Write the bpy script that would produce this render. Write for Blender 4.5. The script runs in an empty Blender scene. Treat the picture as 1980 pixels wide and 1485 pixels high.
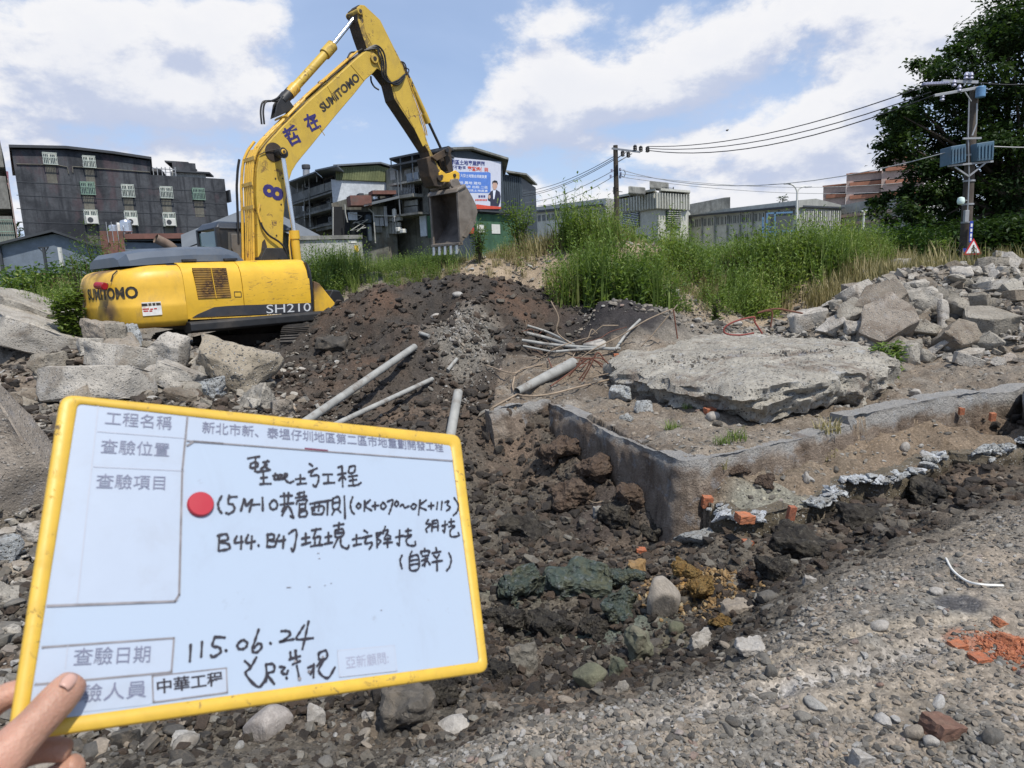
import bpy, bmesh, math, random
import numpy as np
from mathutils import Vector, Matrix, noise as mnoise
random.seed(7); RNG = np.random.default_rng(11)
scene = bpy.context.scene
COL = scene.collection

# ------------------------------------------------------------------ camera
FPX, CX, CY = 1350.0, 990.0, 742.5
PITCH, ROLL = math.radians(9.3), math.radians(-2.6)
EYE = np.array([0.0, 0.0, 1.65])
_F = np.array([0, math.cos(PITCH), -math.sin(PITCH)])
_R0 = np.array([1.0, 0, 0]); _U0 = np.array([0, math.sin(PITCH), math.cos(PITCH)])
_R = math.cos(ROLL) * _R0 + math.sin(ROLL) * _U0
_U = -math.sin(ROLL) * _R0 + math.cos(ROLL) * _U0
cam_d = bpy.data.cameras.new('camera'); cam = bpy.data.objects.new('camera', cam_d); COL.objects.link(cam)
cam.matrix_world = Matrix(((_R[0], _U[0], -_F[0], EYE[0]), (_R[1], _U[1], -_F[1], EYE[1]), (_R[2], _U[2], -_F[2], EYE[2]), (0, 0, 0, 1)))
cam_d.sensor_width = 36.0; cam_d.lens = FPX / 1980.0 * 36.0
cam_d.clip_start = 0.05; cam_d.clip_end = 3000
cam_d.dof.use_dof = True; cam_d.dof.focus_distance = 9.0; cam_d.dof.aperture_fstop = 16.0
scene.camera = cam
scene.render.resolution_x, scene.render.resolution_y = 1024, 768
scene.view_settings.view_transform = 'Standard'; scene.view_settings.look = 'None'
scene.view_settings.exposure = 0.27; scene.view_settings.gamma = 1.0
scene.view_settings.use_curve_mapping = False

def ray(px, py):
 return _F + _R * ((px - CX) / FPX) - _U * ((py - CY) / FPX)
def atY(px, py, Y):
 d = ray(px, py); return EYE + d * (Y / d[1])
def atz(px, py, z):
 d = ray(px, py); return EYE + d * ((z - EYE[2]) / d[2])
def proj(P):
 d = np.atleast_2d(P) - EYE; z = d @ _F
 return np.stack([CX + FPX * (d @ _R) / z, CY - FPX * (d @ _U) / z], 1)

# ------------------------------------------------------------------ light and sky
SUN_EL = math.radians(60); SUN_DIR_XY = (0.50, -0.72)
_n = math.hypot(*SUN_DIR_XY)
SUN = np.array([SUN_DIR_XY[0] / _n * math.cos(SUN_EL), SUN_DIR_XY[1] / _n * math.cos(SUN_EL), math.sin(SUN_EL)])
sd = bpy.data.lights.new('sun', 'SUN'); sd.energy = 3.9; sd.angle = math.radians(0.6); sd.color = (1.0, 0.945, 0.86)
so = bpy.data.objects.new('sun', sd); COL.objects.link(so)
so.rotation_euler = Vector((-SUN[0], -SUN[1], -SUN[2])).to_track_quat('-Z', 'Y').to_euler()
so.location = (10, -10, 30)

class NT:
 """tiny node-tree writer"""
 def __init__(s, nt): s.nt = nt; s.N = nt.nodes; s.L = nt.links
 def node(s, t, **kw):
  n = s.N.new(t)
  for k, v in kw.items():
   if k == 'ins':
    for kk, vv in v.items(): s.put(n, kk, vv)
   else: setattr(n, k, v)
  return n
 def put(s, n, k, v):
  i = n.inputs[k]
  if hasattr(v, 'is_output') or isinstance(v, bpy.types.NodeSocket): s.L.new(v, i)
  elif v is not None: i.default_value = v
 def math(s, op, a, b=None, c=None, clamp=False):
  n = s.N.new('ShaderNodeMath'); n.operation = op; n.use_clamp = clamp
  s.put(n, 0, a)
  if b is not None: s.put(n, 1, b)
  if c is not None: s.put(n, 2, c)
  return n.outputs[0]
 def vmath(s, op, a, b=None, out=0):
  n = s.N.new('ShaderNodeVectorMath'); n.operation = op; s.put(n, 0, a)
  if b is not None: s.put(n, 3 if op == 'SCALE' else 1, b)
  return n.outputs[out]
 def noise(s, vec, scale, detail=4, rough=0.55, dist=0.0, col=False):
  n = s.N.new('ShaderNodeTexNoise'); s.L.new(vec, n.inputs['Vector'])
  n.inputs['Scale'].default_value = scale; n.inputs['Detail'].default_value = detail
  n.inputs['Roughness'].default_value = rough; n.inputs['Distortion'].default_value = dist
  return n.outputs['Color' if col else 'Fac']
 def voro(s, vec, scale, feat='F1', out='Distance', rnd=1.0):
  n = s.N.new('ShaderNodeTexVoronoi'); n.feature = feat; s.L.new(vec, n.inputs['Vector'])
  n.inputs['Scale'].default_value = scale; n.inputs['Randomness'].default_value = rnd
  return n.outputs[out]
 def ramp(s, fac, stops, interp='LINEAR'):
  n = s.N.new('ShaderNodeValToRGB'); n.color_ramp.interpolation = interp
  e = n.color_ramp.elements
  while len(e) < len(stops): e.new(0.5)
  for i, (p, c) in enumerate(stops):
   e[i].position = p; e[i].color = (c, c, c, 1) if isinstance(c, (int, float)) else (*c[:3], 1)
  s.L.new(fac, n.inputs[0]); return n.outputs[0]
 def mix(s, fac, a, b, mode='MIX'):
  n = s.N.new('ShaderNodeMix'); n.data_type = 'RGBA'; n.blend_type = mode
  s.put(n, 0, fac)
  for k, v in ((6, a), (7, b)):
   if isinstance(v, tuple): v = (*v[:3], 1)
   s.put(n, k, v)
  return n.outputs[2]
 def smooth(s, x, a, b, lo=0.0, hi=1.0):
  n = s.N.new('ShaderNodeMapRange'); n.interpolation_type = 'SMOOTHSTEP'
  s.put(n, 0, x); s.put(n, 1, a); s.put(n, 2, b); s.put(n, 3, lo); s.put(n, 4, hi); return n.outputs[0]

world = bpy.data.worlds.new('World'); scene.world = world; world.use_nodes = True
w = NT(world.node_tree); w.N.clear()
sky = w.N.new('ShaderNodeTexSky'); sky.sky_type = 'NISHITA'; sky.sun_disc = False
sky.sun_elevation = SUN_EL; sky.sun_rotation = math.atan2(SUN[0], SUN[1]); sky.air_density = 1.0; sky.dust_density = 1.2; sky.ozone_density = 1.4
tc = w.N.new('ShaderNodeTexCoord'); vec = tc.outputs['Generated']
sep = w.N.new('ShaderNodeSeparateXYZ'); w.L.new(vec, sep.inputs[0])
az = w.math('ARCTAN2', sep.outputs[0], sep.outputs[1]); el = w.math('ARCSINE', sep.outputs[2])
def dir_ae(px, py):
 d = ray(px, py); d = d / np.linalg.norm(d); return math.atan2(d[0], d[1]), math.asin(d[2])
# soft cloud banks: px, py, half width, half height, weight
BLOBS = [(-300, 200, 160, 300, -.2), (600, 420, 1400, 60, .25), (760, 100, 60, 170, -.5), (60, 120, 260, 90, .9), (330, 30, 260, 50, .55), (420, 165, 190, 75, .8), (120, 250, 330, 60, .5), (520, 40, 60, 60, .35), (340, 330, 90, 40, .7), (190, 330, 90, 25, .3),
         (1050, 165, 130, 80, 1.0), (1240, 185, 150, 65, .9), (1000, 265, 180, 45, .55), (1330, 280, 150, 36, .45), (1130, 40, 200, 24, .30), (1400, 110, 90, 50, .5), (1150, 85, 60, 36, -.4), (1200, 250, 90, 16, -.5),
         (1590, 20, 230, 60, .5), (1820, 40, 220, 70, .7), (1640, 210, 120, 70, .75), (1730, 140, 120, 40, .6), (1460, 310, 150, 60, .8), (1650, 400, 260, 40, .6), (620, 300, 60, 80, .25),
         (900, 250, 60, 30, .4), (1300, 400, 400, 40, .4), (700, 60, 110, 60, -.9), (840, 160, 90, 110, -.6), (250, 255, 300, 22, -.35), (1420, 190, 130, 50, -.25), (600, 230, 50, 70, -.5), (1550, 130, 120, 40, -.35), (330, 110, 60, 30, -.3), (700, 330, 60, 60, -.25)]
def cloud_density(v3, de):
 """cloud density for a direction (and for the same direction de higher up, to shade it)"""
 n1 = w.noise(v3, 5.2, 9, 0.60, 0.2); n2 = w.noise(v3, 22.0, 6, 0.62, 0.1)
 acc = w.math('ADD', w.math('MULTIPLY', w.math('SUBTRACT', n1, 0.5), 2.7), w.math('MULTIPLY', w.math('SUBTRACT', n2, 0.5), 0.8))
 e2 = w.math('ADD', el, de)
 for px, py, hw, hh, wt in BLOBS:
  a0, e0 = dir_ae(px, py); sa = hw / FPX * 0.95; se = hh / FPX * 0.95
  dx = w.math('DIVIDE', w.math('SUBTRACT', az, a0), sa); dy = w.math('DIVIDE', w.math('SUBTRACT', e2, e0), se)
  r2 = w.math('ADD', w.math('MULTIPLY', dx, dx), w.math('MULTIPLY', dy, dy))
  acc = w.math('ADD', acc, w.math('MULTIPLY', w.math('EXPONENT', w.math('MULTIPLY', r2, -0.9)), wt))
 return acc
vs = w.vmath('MULTIPLY', vec, (1.0, 1.0, 1.7))
d0 = cloud_density(vs, 0.0)
vu = w.vmath('ADD', vs, (0.02, -0.01, 0.05)); d1 = cloud_density(vu, 0.035)
mask = w.smooth(d0, 0.12, 0.66)
thin = w.smooth(w.noise(vs, 2.2, 5, 0.5, 0.4), 0.3, 0.7, 0.30, 0.72)
shade = w.smooth(w.math('SUBTRACT', d0, d1), -0.38, 0.30)
thick = w.smooth(d0, 0.35, 1.5)
ccol = w.mix(shade, (0.50, 0.56, 0.72), (0.86, 0.86, 0.88))
ccol = w.mix(w.math('MULTIPLY', thick, 0.35), ccol, (0.66, 0.70, 0.80))
skyc = w.mix(1.0, sky.outputs[0], (0.90, 0.98, 1.10), 'MULTIPLY')
SKY_STRENGTH = 0.11
CS = 1.0 / SKY_STRENGTH
veil = w.mix(thin, skyc, tuple(c * CS * 0.92 for c in (0.46, 0.58, 0.82)))
cc = w.vmath('SCALE', ccol, CS * 0.90)
hz = w.smooth(el, -0.02, 0.30, 0.75, 0.0)
veil = w.mix(hz, veil, tuple(c * CS for c in (0.50, 0.62, 0.84)))
final = w.mix(mask, veil, cc)
bg = w.N.new('ShaderNodeBackground'); w.L.new(final, bg.inputs[0]); bg.inputs[1].default_value = SKY_STRENGTH
wo = w.N.new('ShaderNodeOutputWorld'); w.L.new(bg.outputs[0], wo.inputs[0])
world.cycles.sampling_method = 'MANUAL'; world.cycles.sample_map_resolution = 512

# ------------------------------------------------------------------ object helpers
def tag(o, label=None, cat=None, group=None, kind=None):
 if label: o['label'] = label
 if cat: o['category'] = cat
 if group: o['group'] = group
 if kind: o['kind'] = kind
 return o
def empty(name, loc=(0, 0, 0), rz=0.0):
 o = bpy.data.objects.new(name, None); COL.objects.link(o); o.location = tuple(float(c) for c in loc); o.rotation_euler = (0, 0, rz)
 o.empty_display_size = 0.2; return o
def thing(name, label, cat, loc=(0, 0, 0), rz=0.0, group=None):
 return tag(empty(name, loc, rz), label, cat, group)
def link_mesh(name, me, mat, parent=None):
 o = bpy.data.objects.new(name, me); COL.objects.link(o)
 if mat is not None and not me.materials:
  for m in (mat if isinstance(mat, (list, tuple)) else [mat]): me.materials.append(m)
 if parent is not None: o.parent = parent
 return o
def copy_tree(o, parent=None):
 c = o.copy(); COL.objects.link(c)
 if parent is not None: c.parent = parent
 for ch in list(o.children): copy_tree(ch, c)
 return c

def catmull(pts, n=6):
 pts = [np.array(p, float) for p in pts]
 if len(pts) < 3: return pts
 P = [2 * pts[0] - pts[1]] + pts + [2 * pts[-1] - pts[-2]]; out = []
 for i in range(1, len(P) - 2):
  for k in range(n):
   t = k / n; a, b, c, d = P[i - 1], P[i], P[i + 1], P[i + 2]
   out.append(0.5 * ((2 * b) + (-a + c) * t + (2 * a - 5 * b + 4 * c - d) * t * t + (-a + 3 * b - 3 * c + d) * t ** 3))
 out.append(P[-2]); return out

class MB:
 """collects shapes and links them as ONE mesh"""
 def __init__(s): s.v = []; s.f = []; s.m = []; s.mi = 0; s.T = None
 def add(s, vs, fs):
  b = len(s.v)
  for p in vs:
   p = np.array(p, float)
   s.v.append(tuple(p if s.T is None else s.T(p)))
  for f in fs: s.f.append(tuple(i + b for i in f)); s.m.append(s.mi)
  return s
 def box(s, a, b):
  x0, y0, z0 = np.minimum(a, b); x1, y1, z1 = np.maximum(a, b)
  return s.add([(x0, y0, z0), (x1, y0, z0), (x1, y1, z0), (x0, y1, z0), (x0, y0, z1), (x1, y0, z1), (x1, y1, z1), (x0, y1, z1)],
                     [(3, 2, 1, 0), (4, 5, 6, 7), (0, 1, 5, 4), (1, 2, 6, 5), (2, 3, 7, 6), (3, 0, 4, 7)])
 def obox(s, c, ax, ay, az):
  c, ax, ay, az = (np.array(q, float) for q in (c, ax, ay, az))
  vs = [c + sx * ax + sy * ay + sz * az for sz in (-1, 1) for sx, sy in ((-1, -1), (1, -1), (1, 1), (-1, 1))]
  return s.add(vs, [(3, 2, 1, 0), (4, 5, 6, 7), (0, 1, 5, 4), (1, 2, 6, 5), (2, 3, 7, 6), (3, 0, 4, 7)])
 def bar(s, a, b, w_, h_=None, up=(0, 0, 1)):
  a, b = np.array(a, float), np.array(b, float); h_ = h_ or w_
  d = b - a; L = np.linalg.norm(d); d = d / max(L, 1e-9); up = np.array(up, float)
  if abs(d @ up) > 0.98: up = np.array([1.0, 0, 0])
  x = np.cross(d, up); x /= np.linalg.norm(x); y = np.cross(x, d)
  return s.obox((a + b) / 2, d * L / 2, x * w_ / 2, y * h_ / 2)
 def tube(s, pts, r, n=8, caps=True):
  pts = [np.array(p, float) for p in pts]; k = len(pts)
  rs = r if isinstance(r, (list, tuple, np.ndarray)) else [r] * k
  prev = None; vs = []
  for i, p in enumerate(pts):
   t = pts[min(i + 1, k - 1)] - pts[max(i - 1, 0)]; t = t / max(np.linalg.norm(t), 1e-9)
   if prev is None:
    a = np.array([0, 0, 1.0]) if abs(t[2]) < 0.9 else np.array([1.0, 0, 0]); x = np.cross(t, a)
   else: x = prev - t * (prev @ t)
   x /= max(np.linalg.norm(x), 1e-9); prev = x; y = np.cross(t, x)
   for j in range(n):
    q = 2 * math.pi * j / n; vs.append(p + rs[i] * (math.cos(q) * x + math.sin(q) * y))
  fs = [(i * n + j, i * n + (j + 1) % n, (i + 1) * n + (j + 1) % n, (i + 1) * n + j) for i in range(k - 1) for j in range(n)]
  if caps: fs += [tuple(range(n - 1, -1, -1)), tuple((k - 1) * n + j for j in range(n))]
  return s.add(vs, fs)
 def cyl(s, a, b, r, n=14): return s.tube([a, b], r, n)
 def lathe(s, prof, c=(0, 0, 0), n=20):
  vs = [(c[0] + r * math.cos(2 * math.pi * j / n), c[1] + r * math.sin(2 * math.pi * j / n), c[2] + z) for r, z in prof for j in range(n)]
  k = len(prof)
  fs = [(i * n + j, i * n + (j + 1) % n, (i + 1) * n + (j + 1) % n, (i + 1) * n + j) for i in range(k - 1) for j in range(n)]
  fs += [tuple(range(n - 1, -1, -1)), tuple((k - 1) * n + j for j in range(n))]
  return s.add(vs, fs)
 def prism(s, poly, axis_fn, d0, d1):
  """poly: 2D outline; axis_fn(a, b, d) -> 3D"""
  n = len(poly); vs = [axis_fn(a, b, d0) for a, b in poly] + [axis_fn(a, b, d1) for a, b in poly]
  return s.add(vs, [tuple(range(n - 1, -1, -1)), tuple(range(n, 2 * n))] + [(i, (i + 1) % n, n + (i + 1) % n, n + i) for i in range(n)])
 def build(s, name, mat, parent=None, smooth=False, bevel=0.0, fix=True, seg=2, angle=40):
  me = bpy.data.meshes.new(name); me.from_pydata(s.v, [], s.f)
  for m in (mat if isinstance(mat, (list, tuple)) else [mat]): me.materials.append(m)
  if isinstance(mat, (list, tuple)): me.polygons.foreach_set('material_index', s.m)
  if fix:
   bm = bmesh.new(); bm.from_mesh(me); bmesh.ops.recalc_face_normals(bm, faces=bm.faces); bm.to_mesh(me); bm.free()
  o = link_mesh(name, me, None, parent)
  if bevel:
   md = o.modifiers.new('bevel', 'BEVEL'); md.width = bevel; md.segments = seg; md.limit_method = 'ANGLE'; md.angle_limit = math.radians(35)
  if smooth:
   me.polygons.foreach_set('use_smooth', [True] * len(me.polygons))
   try: me.set_sharp_from_angle(angle=math.radians(angle))
   except Exception: pass
  return o

# ------------------------------------------------------------------ numpy noise
def _hash(ix, iy, seed):
 h = (ix.astype(np.int64) * 374761393 + iy.astype(np.int64) * 668265263 + seed * 1442695041) & 0xFFFFFFFF
 h = ((h ^ (h >> 13)) * 1274126177) & 0xFFFFFFFF
 return ((h ^ (h >> 16)) & 0xFFFF) / 65535.0
def vnoise(x, y, seed=0):
 ix, iy = np.floor(x), np.floor(y); fx, fy = x - ix, y - iy
 fx = fx * fx * fx * (fx * (fx * 6 - 15) + 10); fy = fy * fy * fy * (fy * (fy * 6 - 15) + 10)
 a, b = _hash(ix, iy, seed), _hash(ix + 1, iy, seed); c, d = _hash(ix, iy + 1, seed), _hash(ix + 1, iy + 1, seed)
 return (a * (1 - fx) + b * fx) * (1 - fy) + (c * (1 - fx) + d * fx) * fy - 0.5
def fbm(x, y, f, octv=4, gain=0.5, seed=0):
 s = 0; a = 1.0; t = 0
 ca, sa_ = math.cos(0.6), math.sin(0.6)
 for o in range(octv):
  s = s + a * vnoise(x * f, y * f, seed + o * 17); t += a; a *= gain; f *= 2.03
  x, y = x * ca - y * sa_, x * sa_ + y * ca
 return s / t * 2
def vcell(x, y, f, seed=0, k=1.0):
 """distance to nearest jittered point (stones packed in soil)"""
 x, y = x * f, y * f; ix, iy = np.floor(x), np.floor(y); best = np.full(x.shape, 9.0)
 for dx in (-1, 0, 1):
  for dy in (-1, 0, 1):
   jx, jy = ix + dx, iy + dy
   px_ = jx + _hash(jx, jy, seed); py_ = jy + _hash(jx, jy, seed + 5)
   d = (px_ - x) ** 2 + (py_ - y) ** 2; best = np.minimum(best, d)
 return np.sqrt(best)

# ------------------------------------------------------------------ materials
MATS = {}
def pmat(name, rough=0.7, spec=0.5, metal=0.0):
 m = bpy.data.materials.new(name); m.use_nodes = True; t = NT(m.node_tree); b = t.N['Principled BSDF']
 b.inputs['Roughness'].default_value = rough; b.inputs['Metallic'].default_value = metal
 b.inputs['Specular IOR Level'].default_value = spec
 MATS[name] = m; return m, t, b
def bump(t, b, h, strength=0.5, dist=0.02):
 n = t.N.new('ShaderNodeBump'); n.inputs['Strength'].default_value = strength; n.inputs['Distance'].default_value = dist
 t.L.new(h, n.inputs['Height']); t.L.new(n.outputs[0], b.inputs['Normal'])
def wpos(t): return t.N.new('ShaderNodeNewGeometry').outputs['Position']
def opos(t): return t.N.new('ShaderNodeTexCoord').outputs['Object']
def simple(name, col, rough=0.7, metal=0.0, var=0.15, scale=3.0, bmp=0.0, spec=0.4, dirt=None, dirt_amt=0.5, dscale=1.2, world_=False, stretch=None):
 m, t, b = pmat(name, rough, spec, metal)
 v = wpos(t) if world_ else opos(t)
 if stretch: v = t.vmath('MULTIPLY', v, stretch)
 n = t.noise(v, scale, 6, 0.6)
 k = t.ramp(n, [(0.25, 1 - var), (0.75, 1 + var)])
 c = t.mix(1.0, (*col, 1), k, 'MULTIPLY')
 if dirt is not None:
  dm = t.smooth(t.noise(v, dscale, 8, 0.68, 0.4), 0.5, 0.72)
  c = t.mix(t.math('MULTIPLY', dm, dirt_amt), c, (*dirt, 1))
 t.L.new(c, b.inputs['Base Color'])
 if bmp: bump(t, b, t.noise(v, scale * 6, 5, 0.65), bmp, 0.01)
 return m
# ------------------------------------------------------------------ lettering, made once while the scene is still empty
_TXT = [('SUMITOMO', .035), ('SH210', .0), ('8', .03), ('哲', .03), ('在', .03), ('工程名稱', 0), ('查驗位置', 0), ('查驗項目', 0), ('查驗日期', 0), ('查驗人員', 0), ('中華工程', .022), ('亞新顧問:', 0),
  ('新北市新、泰塭仔圳地區第二區市地重劃開發工程', .006), ('重劃區土地專業團隊', .025), ('安不動產', .02), ('專營塭仔圳', .03), ('大型土地整合規劃買賣', .01), ('土地 農地 建地', .01), ('廠房 出租 二區', .01), ('重劃區土地買賣', .01)]
def _make_text(s, off):
 c = bpy.data.curves.new('lettering', 'FONT'); c.body = s; c.offset = off; c.resolution_u = 3
 o = bpy.data.objects.new('lettering', c); COL.objects.link(o); bpy.context.view_layer.update()
 me = bpy.data.meshes.new_from_object(o.evaluated_get(bpy.context.evaluated_depsgraph_get()))
 v = np.array([p.co[:2] for p in me.vertices]); f = [tuple(p.vertices) for p in me.polygons]
 bpy.data.objects.remove(o); bpy.data.curves.remove(c); bpy.data.meshes.remove(me)
 lo, hi = v.min(0), v.max(0); return (v - lo) / (hi - lo), f, (hi - lo)
TEXT = {k[0]: _make_text(*k) for k in _TXT}
def lettering(name, s, mapf, mat, parent, label=None):
 """mapf(a, b): a along the line 0..1, b up the letters 0..1 -> 3D"""
 v, f, _ = TEXT[s]; m = MB(); m.add([mapf(a, b) for a, b in v], f); o = m.build(name, mat, parent, fix=False)
 if label: o['label'] = label
 return o
# ------------------------------------------------------------------ soil and concrete materials
def mat_ground():
 m, t, b = pmat('soil', 0.95, 0.15)
 v = wpos(t)
 att = t.N.new('ShaderNodeAttribute'); att.attribute_name = 'soil'; base = att.outputs['Color']
 n1 = t.noise(v, 3.1, 8, 0.62, 0.2); n2 = t.noise(v, 34, 5, 0.65)
 warp = t.vmath('ADD', v, t.vmath('SCALE', t.noise(v, 9, 2, 0.5, col=True), 0.012))
 c1 = t.voro(warp, 26, 'F1', 'Distance'); c1c = t.voro(warp, 26, 'F1', 'Color')
 c2 = t.voro(warp, 78, 'F1', 'Distance'); c2c = t.voro(warp, 78, 'F1', 'Color')
 k = t.ramp(n1, [(0.2, 0.66), (0.5, 1.0), (0.8, 1.34)])
 c = t.mix(1.0, base, k, 'MULTIPLY')
 # little stones: each cell its own grey / tan / brown
 bw = t.N.new('ShaderNodeSeparateColor'); t.L.new(c1c, bw.inputs[0])
 bw2 = t.N.new('ShaderNodeSeparateColor'); t.L.new(c2c, bw2.inputs[0])
 st = t.ramp(bw.outputs[0], [(0.0, (.75, .72, .68)), (0.35, (.95, .93, .90)), (0.6, (1.25, 1.2, 1.12)), (0.85, (1.6, 1.58, 1.52)), (1.0, (2.2, 2.15, 2.0))])
 on = t.math('MULTIPLY', t.smooth(bw.outputs[1], 0.62, 0.67), t.smooth(c1, 0.5, 0.36))
 c = t.mix(t.math('MULTIPLY', on, .5), c, t.mix(1.0, c, st, 'MULTIPLY'))
 st2 = t.ramp(bw2.outputs[0], [(0.0, .65), (0.5, 1.0), (0.9, 1.3), (1.0, 1.7)])
 c = t.mix(0.75, c, t.mix(1.0, c, st2, 'MULTIPLY'))
 c = t.mix(1.0, c, t.ramp(n2, [(0.3, 0.8), (0.7, 1.2)]), 'MULTIPLY')
 t.L.new(c, b.inputs['Base Color'])
 h = t.math('ADD', t.math('MULTIPLY', t.math('SUBTRACT', 1.0, c1), t.math('MULTIPLY', on, 1.6)), t.math('MULTIPLY', t.math('SUBTRACT', 1.0, c2), 0.45))
 h = t.math('ADD', h, t.math('MULTIPLY', n2, 1.1))
 bump(t, b, h, 0.6, 0.015)
 return m
M_SOIL = mat_ground()

def mat_concrete(name, tone=(0.33, 0.308, 0.27), stain=(0.15, 0.12, 0.09), amt=0.65, blue=0.16, agg=1.0, world_=True, bstr=0.8, sc=1.0, dust=0.35):
 m, t, b = pmat(name, 0.93, 0.2)
 v = wpos(t) if world_ else opos(t)
 n = t.noise(v, 2.3 * sc, 9, 0.65, 0.5); n2 = t.noise(v, 13 * sc, 6, 0.7); n3 = t.noise(v, 70 * sc, 4, 0.7)
 c = t.mix(t.smooth(n, 0.38, 0.70), (*tone, 1), tuple(x * 1.35 for x in tone))
 c = t.mix(t.math('MULTIPLY', t.smooth(t.noise(v, 1.7 * sc, 7, 0.7, 0.8), 0.49, 0.66), amt), c, (*stain, 1))
 c = t.mix(t.math('MULTIPLY', t.smooth(t.noise(t.vmath('ADD', v, (7, 3, 1)), 4.5 * sc, 5, 0.6), 0.56, 0.70), blue), c, (0.36, 0.40, 0.46, 1))
 # soil dust lies on what faces up
 g = t.N.new('ShaderNodeNewGeometry'); s3 = t.N.new('ShaderNodeSeparateXYZ'); t.L.new(g.outputs['Normal'], s3.inputs[0])
 up = t.math('MULTIPLY', t.smooth(s3.outputs[2], 0.3, 0.9), t.smooth(n2, 0.42, 0.62))
 c = t.mix(t.math('MULTIPLY', up, dust), c, (0.21, 0.18, 0.145, 1))
 vc = t.voro(v, 38 * sc, 'F1', 'Color'); vd = t.voro(v, 38 * sc, 'F1', 'Distance')
 sp = t.N.new('ShaderNodeSeparateColor'); t.L.new(vc, sp.inputs[0])
 peb = t.math('MULTIPLY', t.smooth(sp.outputs[1], 0.62, 0.68), t.smooth(vd, 0.5, 0.35))
 pebc = t.ramp(sp.outputs[0], [(0, (.10, .095, .09)), (0.5, (.22, .21, .19)), (1, (.46, .45, .42))])
 c = t.mix(t.math('MULTIPLY', peb, 0.55 * agg), c, pebc)
 c = t.mix(1.0, c, t.ramp(n3, [(0.25, 0.72), (0.75, 1.26)]), 'MULTIPLY')
 oi = t.N.new('ShaderNodeObjectInfo')
 c = t.mix(1.0, c, t.ramp(oi.outputs['Random'], [(0, (.72, .70, .66)), (0.5, (1, 1, .98)), (1, (1.22, 1.22, 1.24))]), 'MULTIPLY')
 t.L.new(c, b.inputs['Base Color'])
 h = t.math('ADD', t.math('MULTIPLY', n2, 1.2), t.math('ADD', t.math('MULTIPLY', n3, 0.5), t.math('MULTIPLY', t.math('MULTIPLY', peb, t.math('SUBTRACT', 1.0, vd)), 0.6 * agg)))
 bump(t, b, h, bstr, 0.03)
 return m
M_CONC = mat_concrete('broken_concrete')
M_CONC_BROWN = mat_concrete('earthy_concrete', (0.235, 0.205, 0.17), (0.11, 0.082, 0.06), 0.7, 0.15)
M_CONC_PALE = mat_concrete('pale_slab_concrete', (0.33, 0.31, 0.27), (0.15, 0.112, 0.088), 0.8, 0.4, 1.5, bstr=1.0)
M_AGG = mat_concrete('pebbly_concrete', (0.27, 0.235, 0.18), (0.10, 0.08, 0.06), 0.4, 0.05, 1.8, bstr=1.0, sc=0.8)
def mat_foundation():
 m, t, b = pmat('foundation_concrete', 0.92, 0.2)
 v = wpos(t); s3 = t.N.new('ShaderNodeSeparateXYZ'); t.L.new(v, s3.inputs[0])
 n = t.noise(v, 2.0, 9, 0.66, 0.6); n2 = t.noise(v, 16, 6, 0.7); n3 = t.noise(v, 60, 4, 0.7)
 vs_ = t.vmath('MULTIPLY', v, (6, 6, 0.8)); st = t.noise(vs_, 1.5, 6, 0.6)
 c = t.mix(t.smooth(n, 0.35, 0.68), (0.20, 0.152, 0.115, 1), (0.36, 0.30, 0.24, 1))
 c = t.mix(t.math('MULTIPLY', t.smooth(st, 0.45, 0.68), 0.7), c, (0.11, 0.083, 0.062, 1))
 hz = t.math('ADD', s3.outputs[2], t.math('MULTIPLY', t.math('SUBTRACT', n, 0.5), 0.45))
 c = t.mix(t.math('MULTIPLY', t.smooth(hz, -0.15, -0.04), 0.75), c, (0.40, 0.40, 0.385, 1))
 c = t.mix(t.math('MULTIPLY', t.smooth(t.noise(v, 5, 6, 0.7), 0.56, 0.66), 0.4), c, (0.38, 0.41, 0.44, 1))
 c = t.mix(1.0, c, t.ramp(n3, [(0.25, 0.75), (0.75, 1.22)]), 'MULTIPLY')
 t.L.new(c, b.inputs['Base Color'])
 bump(t, b, t.math('ADD', t.math('MULTIPLY', n2, 1.6), t.math('MULTIPLY', n3, 0.8)), 1.0, 0.04)
 return m
M_FOUND = mat_foundation()

# ------------------------------------------------------------------ terrain: heights through measured spots
CTRL = []   # px, py, mode, value
def z_(v, *pts): CTRL.extend((x, y, 'z', v) for x, y in pts)
def Y_(v, *pts): CTRL.extend((x, y, 'Y', v) for x, y in pts)
# ground the photographer stands on
z_(0.0, (1100, 1500), (1500, 1480), (1980, 1480), (1980, 1300), (1700, 1400), (1750, 1250), (1600, 1300), (1960, 1150), (1850, 1180), (1300, 1440), (1650, 1200))
z_(-.02, (1000, 1425), (1200, 1395), (1400, 1330), (1530, 1270), (1560, 1190), (1680, 1140), (1820, 1090), (1930, 1040), (1990, 990), (900, 1475))
# shoulder just below the edge
z_(-.28, (1000, 1355), (1180, 1345), (1350, 1290), (1455, 1230), (1480, 1170), (1600, 1110), (1740, 1060), (1850, 1030), (1930, 975))
# pit floor
z_(-.50, (1080, 1320), (1200, 1300), (1330, 1235), (1400, 1170), (1330, 1140))
z_(-.52, (1400, 1095), (1450, 1090), (1560, 1075), (1680, 1030), (1800, 985), (1900, 925), (1985, 870))
z_(-.70, (1000, 1240), (960, 1120), (1080, 1060), (1200, 1080))
z_(-.50, (1100, 1150), (1200, 1180), (1050, 1180), (1000, 1150))
z_(-.86, (1060, 1270), (1110, 1250))
z_(-.80, (1150, 1010), (1050, 980), (1260, 1060), (1300, 1045), (1000, 930))
z_(-.62, (940, 900), (960, 850))
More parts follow.
